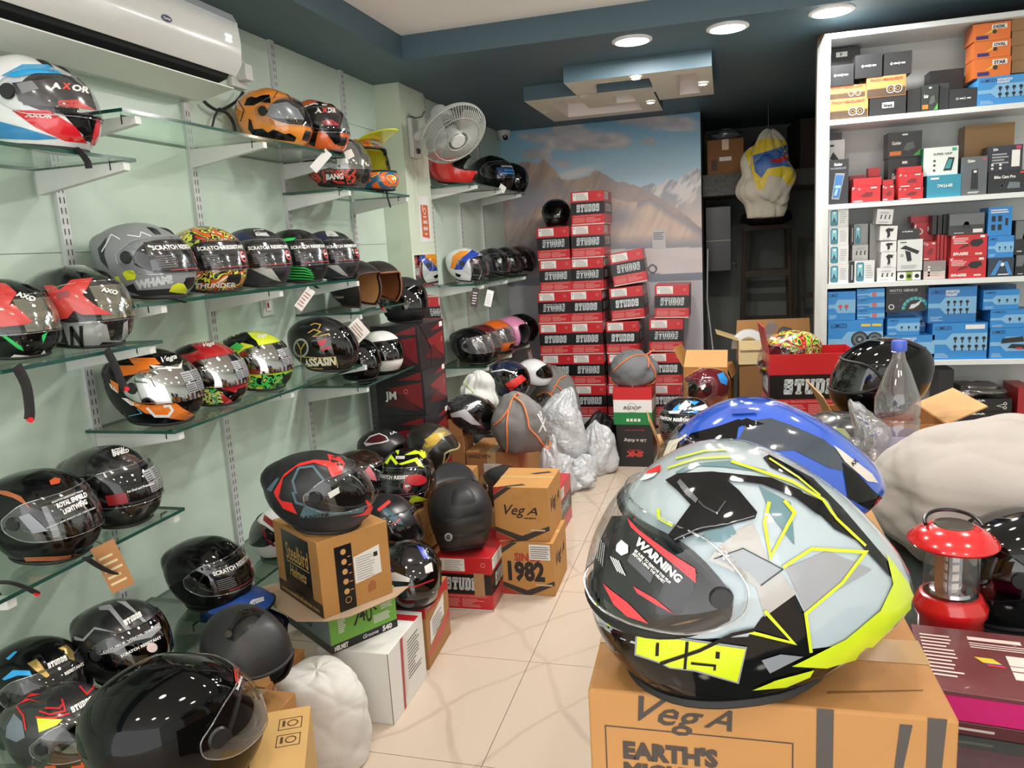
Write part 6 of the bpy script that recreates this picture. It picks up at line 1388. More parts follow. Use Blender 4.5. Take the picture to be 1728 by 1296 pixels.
# ================================================================== white shelving on the right and its boxes
BY = 3.80
bk = thing('shelving_unit', 'tall white open shelving full of small product boxes', 'shelf unit', (.435, BY, 0))
wm = M('#dfe3e2', .45); X1_ = 1.56
MB().box(-.006, .018, 0, .285, 0, 2.335).build('side_panel', M('#cfd3d0', .5, var=.08, vscale=12), bk, None)
MB().box(X1_ - .018, X1_, 0, .285, 0, 2.335).build('side_panel', wm, bk, None)
MB().box(.018, X1_ - .018, .275, .285, 0, 2.335).build('back_panel', M('#c9cccb', .6), bk, None)
SZ = [2.335, 1.973, 1.607, 1.25, .887, .527, .12]
for z in SZ: MB().box(.0182, X1_ - .0182, 0, .2748, z - .022, z).build('shelf_board', wm, bk, None)
def face_print(c, style, col):
    w, h = c.w, c.h
    T = lambda m, n='print': c.f('front', m, n)
    wt = CWH; dk = M('#20242a', .5); gy = M('#9ea3a6', .5)
    if style == 'headlight':
        T(M('#d58a4a', .35)).rect(.002, h * .45, w - .002, h * .95); T(M('#4a3a2c', .4)).rect(.002, .002, w - .002, h * .42)
        T(M('#c83a3a', .5), 'lettering').text('7INCH HEADLIGHT', w * .08, h * .78, h * .13, w * .84, bold=.04, off=.0014)
        for u in (.62, .8): T(wt).ring(w * u, h * .35, h * .17, h * .2, off=.0015); T(M('#332f2c', .2)).disc(w * u, h * .35, h * .17, off=.0012); T(M('#b07a3a', .3)).ring(w * u, h * .35, h * .07, h * .1, off=.0016)
    elif style == 'check':
        for u in (.28, .55): T(wt).ring(w * u, h * .5, .004, .006, n=4, off=.001); T(wt).rect(w * u + .009, h * .47, w * u + .024, h * .53, off=.001)
    elif style == 'sticker': T(wt, 'label_sticker').rect(w * .25, h * .45, w * .6, h * .75, off=.001); T(dk, 'lettering').text('F', w * .38, h * .5, h * .2, bold=.03, off=.0016)
    elif style == 'simply': T(wt, 'label_sticker').rect(w * .35, h * .4, w * .67, h * .7, off=.001); T(dk, 'lettering').text('Simply', w * .38, h * .47, h * .15, w * .26, bold=.05, off=.0016)
    elif style == 'orange':
        T(M('#e8b23a', .4)).poly([(w * .3, h * .35), (w * .6, h * .5), (w * .75, h * .75), (w * .5, h * .6)]); T(M('#3a2a22', .4)).disc(w * .58, h * .48, h * .12, off=.001)
        T(wt, 'label_sticker').rect(w * .5, h * .62, w * .9, h * .88, off=.0012); T(M('#2c2a6a', .4)).rect(w * .1, h * .1, w * .42, h * .3, off=.001); T(dk, 'lettering').text(c.word, w * .54, h * .66, h * .17, w * .32, bold=.04, off=.0018)
    elif style == 'waterproof':
        T(wt, 'lettering').text('Guider', w * .28, h * .86, h * .065, w * .42, bold=.04, off=.001); T(gy, 'lettering').text('WATERPROOF', w * .1, h * .78, h * .045, w * .78, off=.001)
        T(gy).poly([(w * .18, h * .12), (w * .55, h * .1), (w * .82, h * .68), (w * .36, h * .7)], off=.0008); T(M('#3f78b8', .3)).poly([(w * .23, h * .15), (w * .53, h * .14), (w * .76, h * .64), (w * .38, h * .66)], off=.0012); T(M('#9fd4ee', .3)).rect(w * .35, h * .36, w * .62, h * .42, off=.0016); T(M('#9fd4ee', .3)).poly([(w * .3, h * .2), (w * .42, h * .2), (w * .5, h * .34), (w * .4, h * .34)], off=.0016)
    elif style == 'holder':
        T(dk).poly([(w * .1, h * .72), (w * .3, h * .82), (w * .88, h * .62), (w * .8, h * .52), (w * .35, h * .68)]); T(dk).poly([(w * .3, h * .66), (w * .52, h * .6), (w * .58, h * .32), (w * .4, h * .3)]); T(gy).lines(w * .15, h * .08, w * .85, h * .2, 3); T(dk, 'lettering').rect(w * .1, h * .9, w * .35, h * .93); T(dk).ring(w * .18, h * .5, h * .03, h * .045)
    elif style == 'phone':
        T(dk, 'spine').rect(0, 0, w * .2, h); T(M('#3f7f92', .4)).poly([(w * .27, h * .12), (w * .31, h * .05), (w * .55, h * .05), (w * .58, h * .12), (w * .58, h * .85), (w * .55, h * .93), (w * .31, h * .93), (w * .27, h * .85)]); T(M('#7fc0d0', .4)).poly([(w * .32, h * .3), (w * .53, h * .3), (w * .53, h * .85), (w * .32, h * .85)], off=.001); T(M('#224452', .4)).poly([(w * .36, h * .3), (w * .42, h * .55), (w * .48, h * .3)], off=.0014); T(wt).disc(w * .43, h * .75, h * .07, off=.0014); T(gy).lines(w * .66, h * .2, w * .94, h * .85, 6, fill=.3)
        T(wt, 'lettering').lines(w * .08, h * .15, w * .13, h * .85, 9, fill=.6, off=.001, rnd=.1)
    elif style == 'mount':
        T(dk).poly([(w * .3, h * .72), (w * .45, h * .85), (w * .8, h * .8), (w * .72, h * .6), (w * .58, h * .62), (w * .6, h * .3), (w * .45, h * .22), (w * .42, h * .5)]); T(dk).ring(w * .48, h * .25, h * .04, h * .08); T(gy).lines(w * .2, h * .05, w * .7, h * .13, 1)
    elif style == 'mounts':
        for u in (.22, .48, .74): T(dk).poly([(w * u, h * .35), (w * (u + .04), h * .62), (w * (u + .14), h * .6), (w * (u + .08), h * .5), (w * (u + .1), h * .35)])
        T(gy).lines(w * .15, h * .1, w * .8, h * .2, 1); T(gy).lines(w * .2, h * .7, w * .8, h * .85, 2)
    elif style == 'redbike':
        T(wt).poly([(w * .02, h * .78), (w * .02, h * .95), (w * .12, h * .97)]); T(wt).ring(w * .26, h * .84, h * .04, h * .06); T(M('#7a2024', .4)).poly([(w * .3, h * .4), (w * .5, h * .62), (w * .75, h * .6), (w * .7, h * .35), (w * .45, h * .3)]); T(wt, 'lettering').lines(w * .06, h * .06, w * .5, h * .14, 1, fill=.8); T(wt, 'lettering').lines(w * .66, h * .84, w * .95, h * .94, 1, fill=.8)
    elif style == 'rm':
        T(wt).poly([(w * .03, h * .84), (w * .04, h * .96), (w * .12, h * .98)]); T(wt).lines(w * .06, h * .62, w * .5, h * .92, 4, fill=.35); T(dk).poly([(w * .5, h * .62), (w * .6, h * .78), (w * .85, h * .8), (w * .9, h * .62), (w * .75, h * .45), (w * .58, h * .48)]); T(M('#5a1a1c', .3)).poly([(w * .2, h * .35), (w * .5, h * .5), (w * .48, h * .6), (w * .3, h * .52)]); T(wt, 'lettering').text('RM-AI302', w * .06, h * .1, h * .13, w * .42, bold=.05, shear=.15, off=.001); T(wt, 'lettering').text('RIDER', w * .68, h * .1, h * .08, w * .2, bold=.05, off=.001); T(wt).rect(w * .8, h * .86, w * .93, h * .96)
    elif style == 'black_bike':
        T(wt).rect(w * .42, h * .86, w * .58, h * .92); T(wt, 'lettering').text('Guider', w * .12, h * .52, h * .13, w * .28, bold=.03, off=.001); T(M('#5a5d60', .4)).poly([(w * .45, h * .3), (w * .55, h * .55), (w * .75, h * .6), (w * .8, h * .35), (w * .6, h * .25)]); T(M('#d87a2a', .4)).rect(w * .06, h * .1, w * .4, h * .26); T(M('#4fae4a', .4)).poly([(w * .75, h * .05), (w * .98, h * .3), (w * .98, h * .05)])
    elif style == 'grip':
        T(dk, 'lettering').text('SUPER GRIP', w * .28, h * .72, h * .075, w * .55, off=.001); T(dk).poly([(w * .58, h * .15), (w * .72, h * .62), (w * .9, h * .6), (w * .82, h * .15)]); T(M('#3f8f96', .3)).poly([(w * .62, h * .22), (w * .73, h * .55), (w * .84, h * .54), (w * .78, h * .22)], off=.001)
        for v_ in (.18, .36, .52): T(M('#3a4a50', .4)).disc(w * .32, h * v_, h * .045)
        T(M('#2f9f7a', .4)).rect(w * .82, h * .84, w * .95, h * .95)
    elif style == 'simtac': T(wt, 'lettering').text('SIMTAC', w * .3, h * .45, h * .13, w * .45, bold=.03, off=.001, flip=True); T(wt).rect(w * .1, h * .82, w * .35, h * .9)
    elif style == 'inflator':
        T(wt, 'lettering').text('Qubo', w * .2, h * .86, h * .07, w * .3, bold=.04, off=.001); T(M('#23272b', .25)).poly([(w * .36, h * .15), (w * .38, h * .66), (w * .62, h * .68), (w * .66, h * .15)]); T(wt).rect(w * .46, h * .58, w * .58, h * .64, off=.001); T(wt, 'lettering').lines(w * .25, h * .05, w * .75, h * .1, 2); T(M('#c8483a', .4)).rect(w * .8, h * .9, w * .94, h * .94)
    elif style == 'cam':
        T(wt, 'lettering').text(c.word, w * .14, h * .68 if len(c.word) > 5 else h * .84, h * .13, w * (.5 if len(c.word) > 5 else .18), bold=.04, off=.001); T(M('#c8483a', .4)).rect(w * .74, h * .86, w * .92, h * .95); T(M('#0c0d10', .2)).disc(w * .33, h * .34, h * .15); T(M('#4a5866', .2)).ring(w * .33, h * .34, h * .09, h * .12, off=.001); T(M('#6d7880', .3)).poly([(w * .45, h * .2), (w * .5, h * .5), (w * .75, h * .45), (w * .75, h * .2)])
    elif style == 'dash':
        T(wt, 'lettering').text('Qubo', w * .12, h * .82, h * .1, w * .15, bold=.04, off=.001); T(M('#c03a6a', .4)).rect(w * .8, h * .84, w * .95, h * .96); T(wt).rect(w * .68, h * .15, w * .92, h * .8); T(gy).lines(w * .1, h * .3, w * .6, h * .75, 4)
        for v_ in (.12, .26): T(wt).disc(w * .12, h * v_, h * .05); T(wt).disc(w * .36, h * v_, h * .05)
    elif style in ('lumo', 'lumo_red', 'lumo_discs', 'lumo_icons', 'lumo_fog', 'lumo_cam', 'lumo_small', 'moto_fog'):
        lb_ = M('#7fb4dc', .4)
        T(lb_, 'pale_band').poly([(0, h * .42), (w * .25, h * .42), (w * .36, h * .25), (w, h * .25), (w, h * .72), (w * .36, h * .72), (w * .25, h * .55), (0, h * .55)] if style != 'lumo_red' else [(0, h * .35), (w * .4, h * .35), (w * .5, h * .2), (w, h * .2), (w, h * .6), (w * .5, h * .6), (w * .42, h * .5), (0, h * .5)])
        if style != 'moto_fog': T(M('#12406e', .4), 'lettering').text('LUMKZO', w * .05, h * .82, h * .11, w * .3, bold=.02, off=.0012)
        if style in ('lumo_icons', 'lumo_fog', 'lumo', 'moto_fog', 'lumo_small'):
            n_, r_ = {'lumo_icons': (5, 2), 'lumo_fog': (4, 2), 'lumo': (2, 1), 'moto_fog': (4, 1), 'lumo_small': (3, 1)}[style]
            for i in range(n_):
                for j in range(r_): T(dk, 'pictures').disc(w * ((.42 if n_ > 3 else .45) + i * (.13 if n_ > 3 else .22)), h * (.58 - j * .22 if r_ > 1 else .48), min(w * .035, h * .09) * (1.3 if n_ == 2 else 1), off=.0014); T(dk, 'pictures').rect(w * ((.42 if n_ > 3 else .45) + i * (.13 if n_ > 3 else .22)) - w * .012, h * (.46 - j * .22 if r_ > 1 else .34), w * ((.42 if n_ > 3 else .45) + i * (.13 if n_ > 3 else .22)) + w * .012, h * (.58 - j * .22 if r_ > 1 else .48), off=.0013)
        if style == 'lumo': [T(M('#c8483a', .4), 'pictures').disc(w * (.45 + i * .22), h * .48, h * .06, off=.0016) for i in range(2)]
        if style == 'lumo_red': T(M('#c8403a', .4), 'pictures').disc(w * .63, h * .42, h * .22, off=.0014); T(M('#e8a09a', .4), 'pictures').ring(w * .63, h * .42, h * .1, h * .14, off=.0016)
        if style == 'lumo_discs':
            for u, r in ((.58, .17), (.85, .15)): T(M('#2b3036', .35), 'pictures').disc(w * u, h * .53, h * r * 1.15, off=.0013); T(M('#5f6a72', .3), 'pictures').ring(w * u, h * .53, h * r * .55, h * r * .85, off=.0016); T(M('#8a969e', .3), 'pictures').disc(w * u, h * .53, h * r * .25, off=.0016)
            for u in (.6, .8): T(M('#e0c03a', .4)).rect(w * u, h * .84, w * (u + .17), h * .9)
        if style == 'lumo_cam': T(dk, 'pictures').poly([(w * .25, h * .5), (w * .28, h * .66), (w * .75, h * .72), (w * .78, h * .55)], off=.0014); T(dk, 'pictures').poly([(w * .4, h * .35), (w * .5, h * .48), (w * .9, h * .45), (w * .85, h * .3)], off=.0014); T(M('#c8403a', .4), 'pictures').rect(w * .6, h * .3, w * .75, h * .36, off=.0018)
        if style in ('lumo_fog', 'moto_fog'): T(wt, 'lettering').text('MOTORCYCLE', w * .36, h * .84, h * .07, w * .28, bold=.05, off=.0012); T(wt, 'lettering').text('FOGLIGHT', w * .36, h * .75, h * .07, w * .24, bold=.05, off=.0012)
        if style == 'lumo_icons': T(wt, 'label_sticker').rect(w * .6, h * .83, w * .95, h * .95)
        T(M('#a9cbe6', .5), 'fine_print').lines(w * .05, h * .06, w * .32, h * .2, 3, fill=.4)
    elif style == 'genius':
        T(wt, 'lettering').text('MOTO GENIUS', w * .08, h * .8, h * .1, w * .66, bold=.03, off=.001); T(gy).rect(w * .08, h * .73, w * .4, h * .745)
        for i in range(9):
            a0, a1 = math.pi - i * .36, math.pi - i * .36 - .3
            if a1 < -.1: break
            q = [(w * .7 + rr * math.cos(a_), max(.002, h * .08 + rr * math.sin(a_))) for rr, a_ in ((h * .38, a0), (h * .38, a1), (h * .5, a1), (h * .5, a0))]; T(M('#4fb4ba', .4)).poly(q[::-1])
        for i in range(7): a_ = math.pi - .2 - i * .4; T(M('#3a3550', .4)).disc(w * .7 + h * .64 * math.cos(a_), h * .1 + h * .64 * math.sin(a_), h * .07)
        T(wt).poly([(w * .55, h * .1), (w * .6, h * .28), (w * .7, h * .3), (w * .85, h * .45), (w * .78, h * .25), (w * .66, h * .12)], off=.0014); T(wt).ring(w * .13, h * .2, h * .07, h * .11)
    elif style == 'photo': T(M('#6b7074', .3)).rect(.003, h * .45, w - .003, h - .003); T(M('#26282a', .3)).poly([(w * .35, h * .3), (w * .45, h * .6), (w * .55, h * .6), (w * .62, h * .3)]); T(wt, 'label_sticker').rect(w * .68, h * .08, w * .95, h * .25); T(wt, 'lettering').lines(w * .15, h * .08, w * .5, h * .13, 1)
    elif style == 'gradient': T(M('#c9b8b2', .4)).rect(.002, .002, w - .002, h * .45); T(gy).lines(w * .35, h * .2, w * .85, h * .75, 5, fill=.3); [T(wt).rect(w * .2, h * (.18 + i * .15), w * .3, h * (.28 + i * .15)) for i in range(4)]
    elif style == 'green_black': T(wt).rect(.002, .002, w * .38, h * .9); T(M('#8fae3a', .4)).rect(w * .39, .002, w * .62, h * .9); T(wt).rect(w * .63, .002, w - .003, h * .9); [T(dk).disc(w * u, h * .45, h * .22, off=.001) for u in (.2, .5, .82)]
    elif style == 'bear': T(wt, 'lettering').text('BEAR', w * .2, h * .80, h * .13, w * .3, bold=.05, off=.001); [T(wt).ring(w * .87, h * v_, h * .07, h * .12, off=.001) for v_ in (.3, .62)]; T(wt).poly([(w * .7, h * .45), (w * .84, h * .6), (w * .84, h * .55), (w * .73, h * .45), (w * .84, h * .36), (w * .84, h * .31)], off=.001)
    elif style == 'led': T(wt).lines(w * .1, h * .8, w * .9, h * .95, 2); [T(dk).rect(w * u, h * v_, w * (u + .16), h * (v_ + .2)) for u in (.15, .42) for v_ in (.2, .5)]; T(dk).rect(w * .72, h * .35, w * .84, h * .6)
    elif style == 'blade': T(M('#3f86c8', .4)).poly([(w * .1, h * .1), (w * .4, h * .85), (w * .55, h * .85), (w * .3, h * .1)]); T(M('#3f86c8', .4)).poly([(w * .6, h * .8), (w * .8, h * .1), (w * .95, h * .1), (w * .75, h * .8)]); T(wt, 'lettering').lines(w * .4, h * .1, w * .85, h * .2, 1); T(wt).disc(w * .55, h * .65, h * .1)
    elif style == 'text': T(wt, 'lettering').text(c.word, w * .2, h * .7, h * .12, w * .5, bold=.04, off=.001)
BX = []
def sb(label, x0, y0, x1, y1, base, col, style=None, dy=.02, dp=.11, word='', roll=0., side=None, name='product_box'):
    """box whose front face spans the given pixels, standing on height base at the depth of the shelving"""
    Y = BY + dy
    a, b_ = aty(x0, (y0 + y1) / 2, Y), aty(x1, (y0 + y1) / 2, Y); zt = (aty((x0 + x1) / 2, y0, Y))[2]
    z0 = SZ[base] if isinstance(base, int) else base
    w, h = b_[0] - a[0], max(.02, zt - z0); dp = min(dp, 4.072 - Y)
    rough = .35
    c = Carton(label, ((a[0] + b_[0]) / 2, Y + dp / 2, z0 + .0006), 0, w - .0016, dp, h - .001, M(col, rough), name, group='product boxes on the white shelving', bev=0, sides=[M(side, rough)] if side else None, pitch=roll)
    c.word = word
    if style: face_print(c, style, col)
    c.done(); BX.append(c)
    return z0 + h
BL, DB = '#1f2022', '#2a2c30'
# top compartment
z = sb('orange headlight box at the bottom left of the top compartment', 1397, 166, 1465, 203, 1, '#c98a58', 'headlight')
z2 = sb('second orange headlight box stacked on the bottom left one', 1397, 144, 1461, 166, z, '#c98a58', 'headlight', .03)
sb('black box on top of the two stacked headlight boxes', 1397, 109, 1441, 144, z2, BL, 'check', .025)
z = sb('black box with handwritten white sticker below the headlight box', 1467, 163, 1529, 195, 1, BL, 'simply')
z2 = sb('upper orange headlight box on the stickered black box', 1462, 128, 1529, 163, z, '#c98a58', 'headlight', .018)
sb('black box left of its twin above the headlight boxes', 1443, 91, 1489, 128, z2, BL, 'check', .015, .09)
sb('black box right of its twin above the headlight boxes', 1491, 87, 1539, 128, z2, BL, 'check', .02, .09)
sb('black box with a letter sticker in the top left corner of the shelving', 1397, 80, 1452, 109, aty(1420, 109, BY + .16)[2], BL, 'sticker', .16, .09)
sb('plain black box hidden below the letter-stickered one', 1397, 109, 1450, 200, 1, BL, None, .165, .09)
sb('narrow black box in the top compartment beside the headlight boxes', 1531, 150, 1554, 190, 1, BL, None, .03)
sb('black box with green stripe and orange label in the top compartment', 1555, 143, 1584, 186, 1, '#26302a', 'black_bike', .02)
z = sb('tall black box at the back of the top compartment', 1568, 117, 1626, 185, 1, BL, 'check', .15, .1)
sb('dark tilted slab box beside the tall black box', 1585, 140, 1601, 186, 1, DB, None, .03)
sb('black box in front at the middle right of the top compartment', 1602, 149, 1649, 184, 1, DB, 'check', .02)
z = sb('large sky-blue box under the orange boxes', 1650, 127, 1740, 180, 1, '#3f8fd0', 'lumo_fog', .015, .2)
for i, (y0, y1, wd_) in enumerate(((97, 127, 'STAR'), (68, 97, 'OVAL'), (38, 68, 'DESK'))): z = sb('orange lamp box, %s of the three on the sky-blue box' % ('lowest', 'middle', 'topmost')[i], 1643 - (i == 2) * 2, y0, 1706, y1, z, '#dd7430', 'orange', .03, .12, wd_, side='#c9682a')
z = aty(1720, 122, BY + .03)[2]
for i, (y0, y1) in enumerate(((101, 124), (76, 101), (51, 76), (28, 51))): z = sb('brown flat carton, %s from the bottom at the top right edge' % ORD[i], 1707, y0, 1745, y1, z, '#9a744c', None, .04, .12)
# second compartment
sb('dark upright box with a phone in a waterproof case', 1397, 269, 1432, 343, 2, '#2b2d30', 'waterproof', .012)
z = sb('white phone-holder box behind the waterproof case box', 1397, 236, 1425, 340, 2, '#cfd0cf', 'holder', .14, .08)
sb('flat black box lying on the white phone-holder box', 1397, 224, 1421, 236, z, BL, None, .14, .08)
z = sb('red box at the back beside the waterproof case box', 1433, 296, 1460, 341, 2, '#a02428', None, .12, .08)
z = sb('red bike-holder box at the front of the second compartment', 1437, 314, 1486, 341, 2, '#c2262c', 'redbike', .015)
sb('red box lying on the front bike-holder box', 1440, 300, 1488, 314, z, '#c2262c', None, .02, .1)
z = sb('red box at the back under the tiny red one', 1462, 298, 1487, 340, 2, '#8d2024', None, .13, .08); sb('tiny red box on top at the back of the second compartment', 1465, 283, 1485, 298, z, '#c2262c', None, .13, .06)
z = sb('small red box with white figure beside the bike-holder box', 1489, 312, 1509, 338, 2, '#b0242a', 'redbike', .02); sb('small red box lying on the white-figure box', 1489, 303, 1508, 312, z, '#b0242a', None, .025, .1)
z = sb('lower black bike-mount box behind the red stack', 1498, 266, 1554, 336, 2, '#222426', 'black_bike', .10, .1); sb('upper black bike-mount box with orange label', 1498, 222, 1556, 266, z, '#222426', 'black_bike', .095, .1)
z = sb('lower red mirror box in the second compartment', 1516, 316, 1558, 337, 2, '#c2262c', 'redbike', .012, .08); z = sb('middle red mirror box in the second compartment', 1517, 292, 1558, 316, z, '#c2262c', 'redbike', .014, .08); sb('flat red box on the two red mirror boxes', 1517, 281, 1556, 292, z, '#b8242a', None, .018, .07)
z = sb('teal box with upside-down lettering', 1564, 295, 1622, 334, 2, '#2f8ba4', 'simtac', .015)
sb('white and green phone-grip box standing on the teal box', 1558, 248, 1617, 295, z, '#d5dbd6', 'grip', .03, .09, side='#1f7a5c')
sb('grey box showing a black tyre inflator', 1623, 264, 1666, 329, 2, '#5c6266', 'inflator', .012)
sb('brown plain carton at the back of the second compartment', 1626, 209, 1710, 328, 2, '#8d6a40', None, .15, .1)
z = sb('dark camera box with silver lens picture at the right', 1667, 288, 1740, 325, 2, '#25272b', 'cam', .015, .12, 'Bike Cam Pro'); sb('dark dash-camera box on the camera box at the right', 1668, 245, 1726, 288, z, '#33343f', 'dash', .02, .1)
# third compartment
z = 3
for i, (y0, y1) in enumerate(((446, 477), (414, 446), (383, 414), (352, 383))): z = sb('white phone-case box with teal phone, %s from the bottom at the left' % ORD[i], 1390, y0, 1432, y1, z, '#dcdcdb', 'phone', .012 + .002 * i, .12)
z = sb('lower white phone-case box beside the column of four', 1433, 440, 1476, 476, 3, '#d9d9d8', 'phone', .014)
z2 = sb('grey-white icon box on the lower phone-case box', 1438, 413, 1465, 440, z, '#b9b8b6', 'mounts', .06, .07); sb('grey phone box high behind the icon box', 1435, 378, 1465, 413, z2, '#8c8c8c', 'phone', .07, .06)
z = sb('white three-icon mount box at the foot of the leaning stack', 1480, 452, 1512, 475, 3, '#dededd', 'mounts', .014, .1)
z = sb('white mount box second from the foot of the leaning stack', 1487, 425, 1513, 452, z, '#dededd', 'mount', .014, .1); z = sb('white mount box third from the foot of the leaning stack', 1486, 407, 1513, 425, z, '#dededd', 'mount', .014, .1)
z = sb('white mount box fourth from the foot of the leaning stack', 1484, 381, 1514, 407, z + .003, '#dededd', 'mount', .014, .1, roll=2.2); sb('topmost white mount box on the leaning stack', 1478, 353, 1506, 381, z + .008, '#dededd', 'mounts', .016, .1, roll=5)
sb('white box edge-on behind the leaning mount stack', 1467, 376, 1484, 470, 3, '#c6c6c5', None, .13, .08)
z = sb('black and green strip box under the phone-holder box', 1513, 457, 1555, 473, 3, BL, 'green_black', .014, .1); z = sb('white phone-holder box with a black clamp picture', 1514, 404, 1557, 457, z, '#d6d8d7', 'holder', .014, .08)
sb('flat dark box lying on the white phone-holder box', 1515, 386, 1552, 404, z, '#2b2c2e', 'text', .016, .08, 'ride')
z = sb('beige fading box at the foot of the third compartment', 1558, 440, 1596, 472, 3, '#8c8280', 'gradient', .014, .09)
z = sb('red box standing on the beige fading box', 1558, 407, 1580, 440, z, '#b0242a', 'redbike', .03, .08)
z2 = sb('red box with a lamp picture at the back of the third compartment', 1541, 375, 1576, 470, 3, '#b8262c', 'redbike', .125, .07); sb('topmost red box at the back of the third compartment', 1537, 364, 1570, 375, z2, '#b8262c', None, .13, .07)
for i in range(4): z = sb('narrow red box seen edge-on, %s from the left beside the twin red boxes' % ORD[i], 1580.5 + i * 6.2, 396, 1586 + i * 6.2, 440, aty(1590, 440, BY + .06)[2], '#b8262c', None, .06, .1)
sb('dark box under the narrow red boxes', 1598, 441, 1604, 471, 3, '#5a1a1e', None, .06, .1)
for i in range(3): sb('narrow black box seen edge-on, %s from the left above the red ones' % ORD[i], 1573 + i * 9.2, 363, 1581 + i * 9.2, 396, aty(1590, 395, BY + .06)[2], BL, None, .06, .1)
z = sb('lower of the two big red intercom boxes', 1601, 434, 1664, 471, 3, '#c2242b', 'rm', .012, .13, side='#8d1a20'); z = sb('upper of the two big red intercom boxes', 1605, 396, 1666, 434, z, '#c2242b', 'rm', .014, .13, side='#8d1a20'); sb('grey box with a road photograph on the intercom boxes', 1601, 359, 1662, 396, z, '#3a3c3f', 'photo', .02, .12)
z = sb('dark blue box with slanted shapes at the right of the third compartment', 1667, 435, 1711, 467, 3, '#2c3a4e', 'blade', .012, .12); z = sb('bright blue lamp box on the dark blue one', 1667, 398, 1711, 435, z, '#2f84cc', 'lumo_small', .014, .12); sb('tall bright blue box with bulb pictures', 1667, 349, 1708, 398, z, '#2f84cc', 'led', .016, .12)
z = sb('black box at the right edge of the third compartment', 1713, 429, 1745, 466, 3, '#1c1f22', 'photo', .02, .12); sb('tall black box above at the right edge of the third compartment', 1712, 371, 1745, 429, z, '#22262a', 'photo', .02, .12)
# fourth compartment, blue boxes
B1, B2 = '#2b86cf', '#2479bf'
z = sb('big blue box with two round lamps at the bottom left', 1397, 540, 1490, 609, 4, B1, 'lumo_discs', .012, .2); sb('blue box with four red lamps on the big two-lamp box', 1397, 492, 1444, 540, z, B1, 'lumo', .014, .15)
zz = z
for i, (y0, y1) in enumerate(((522, 540), (504, 522), (487, 504))): zz = sb('flat blue box with red button, %s of three' % ('bottom', 'middle', 'top')[i], 1446, y0, 1493, y1, zz, B1, 'lumo_red', .014, .15)
z = sb('blue fog-lamp box hidden partly by the round black helmet', 1491, 566, 1577, 609, 4, B1, 'moto_fog', .012, .15); z2 = sb('small blue box on the fog-lamp box', 1497, 537, 1552, 566, z, B1, 'lumo_small', .012, .1); z3 = sb('blue box behind the small blue box', 1496, 524, 1562, 566, z, B2, 'lumo_small', .12, .1)
sb('black box with a teal dial graphic and white lettering', 1495, 483, 1567, 524, max(z2, z3) + .001, '#26262a', 'genius', .06, .12)
z = sb('blue box with ten lamp pictures in two rows', 1573, 545, 1666, 605, 4, B1, 'lumo_icons', .012, .2); sb('blue box with eight lamp pictures above', 1566, 484, 1648, 545, z, B2, 'lumo_fog', .03, .18)
z = sb('blue box showing two black lamps at the right', 1670, 553, 1745, 604, 4, B1, 'lumo_cam', .012, .2); z = sb('small blue box in the middle of the right blue stack', 1671, 522, 1745, 553, z, B1, 'lumo_small', .012, .12); sb('small blue box on top of the right blue stack', 1659, 489, 1720, 522, z, B1, 'lumo_small', .012, .12)
sb('dark blue box at the back of the right blue stack', 1652, 481, 1712, 604, 4, '#1f5f92', None, .205, .05)
# lowest visible compartment
z = 5
for i in range(4): z = sb('black headset box, %s from the bottom on the low shelf' % ORD[i], 1616 + i, 740 - i * 22.4, 1708, 762 - i * 22.4, z, '#18181b', 'bear', .02 + .004 * i, .2)
b = Bag('clear plastic pouch with a dark accessory on the headset boxes', (aty(1650, 640, BY + .1)[0], BY + .11, z + .002), (.12, .08, .035), glass_mat('pouch', (.45, .42, .43, 1), .18, .1, .35, (.10, .08, .08, 1), .6), 81, 'plastic_pouch', 'pouch', part='film', fold=.14, lump=.1, n=22, m=30)
sb('black case standing beside the headset boxes', 1582, 624, 1608, 740, 5, '#1a1a1c', None, .08, .15)
sb('red and black box at the right of the low shelf', 1716, 655, 1745, 740, 5, '#a82228', None, .03, .2)
# ================================================================== air conditioner
ac = thing('air_conditioner', 'white split air conditioner with open flap high on the left wall', 'air conditioner', (XW, 1.92, 2.06))
acw = M('#cdcfcb', .3, coat=.2)
y0, y1 = -.50, .50
def extr(prof, ya, yb, caps=True):
    mb = MB(); n = len(prof); V = [(x, ya, z) for x, z in prof] + [(x, yb, z) for x, z in prof]
    Fs = [(i, (i + 1) % n, (i + 1) % n + n, i + n) for i in range(n)]
    if caps: Fs += [tuple(range(n)), tuple(range(n, 2 * n))[::-1]]
    return mb.add(V, Fs)
extr([(.0005, .01), (.075, .005), (.10, .055), (.205, .075), (.222, .12), (.225, .20), (.205, .262), (.17, .285), (.0005, .285)], y0, y1).build('body', acw, ac, 40)
extr([(.206, .070), (.232, .105), (.238, .17), (.233, .225), (.214, .262), (.208, .255), (.224, .205), (.226, .12)], y0 - .002, y1 + .002).build('front_panel', M('#c9cbc8', .18, coat=.5), ac, 40)
extr([(.214, .262), (.232, .228), (.2335, .236), (.2165, .266)], y0 - .0025, y1 + .0025).build('trim_strip', M('#9aa0a4', .3), ac, 40)
extr([(.078, .010), (.100, .052), (.200, .072), (.19, .058), (.105, .035), (.088, .012)], y0 + .03, y1 - .03).build('outlet_shadow', M('#14191c', .8), ac, None)
extr([(.072, .004), (.205, .030), (.206, .026), (.073, -.001)], y0 + .02, y1 - .02).build('flap', M('#d9dad4', .3), ac, None)
for yy in (-.30, -.02, .28): extr([(.10, .012), (.11, .045), (.118, .045), (.112, .014)], yy - .003, yy + .003).build('flap_hinge', acw, ac, None)
mb = MB(); f_ = Flat(mb, (.2385, 0, .16), (0, 1, 0), (0, 0, 1)); f_.disc(.135, .0, .022, ry=.0095, off=.0014); mb.build('badge', M('#27365e', .3), ac, None)
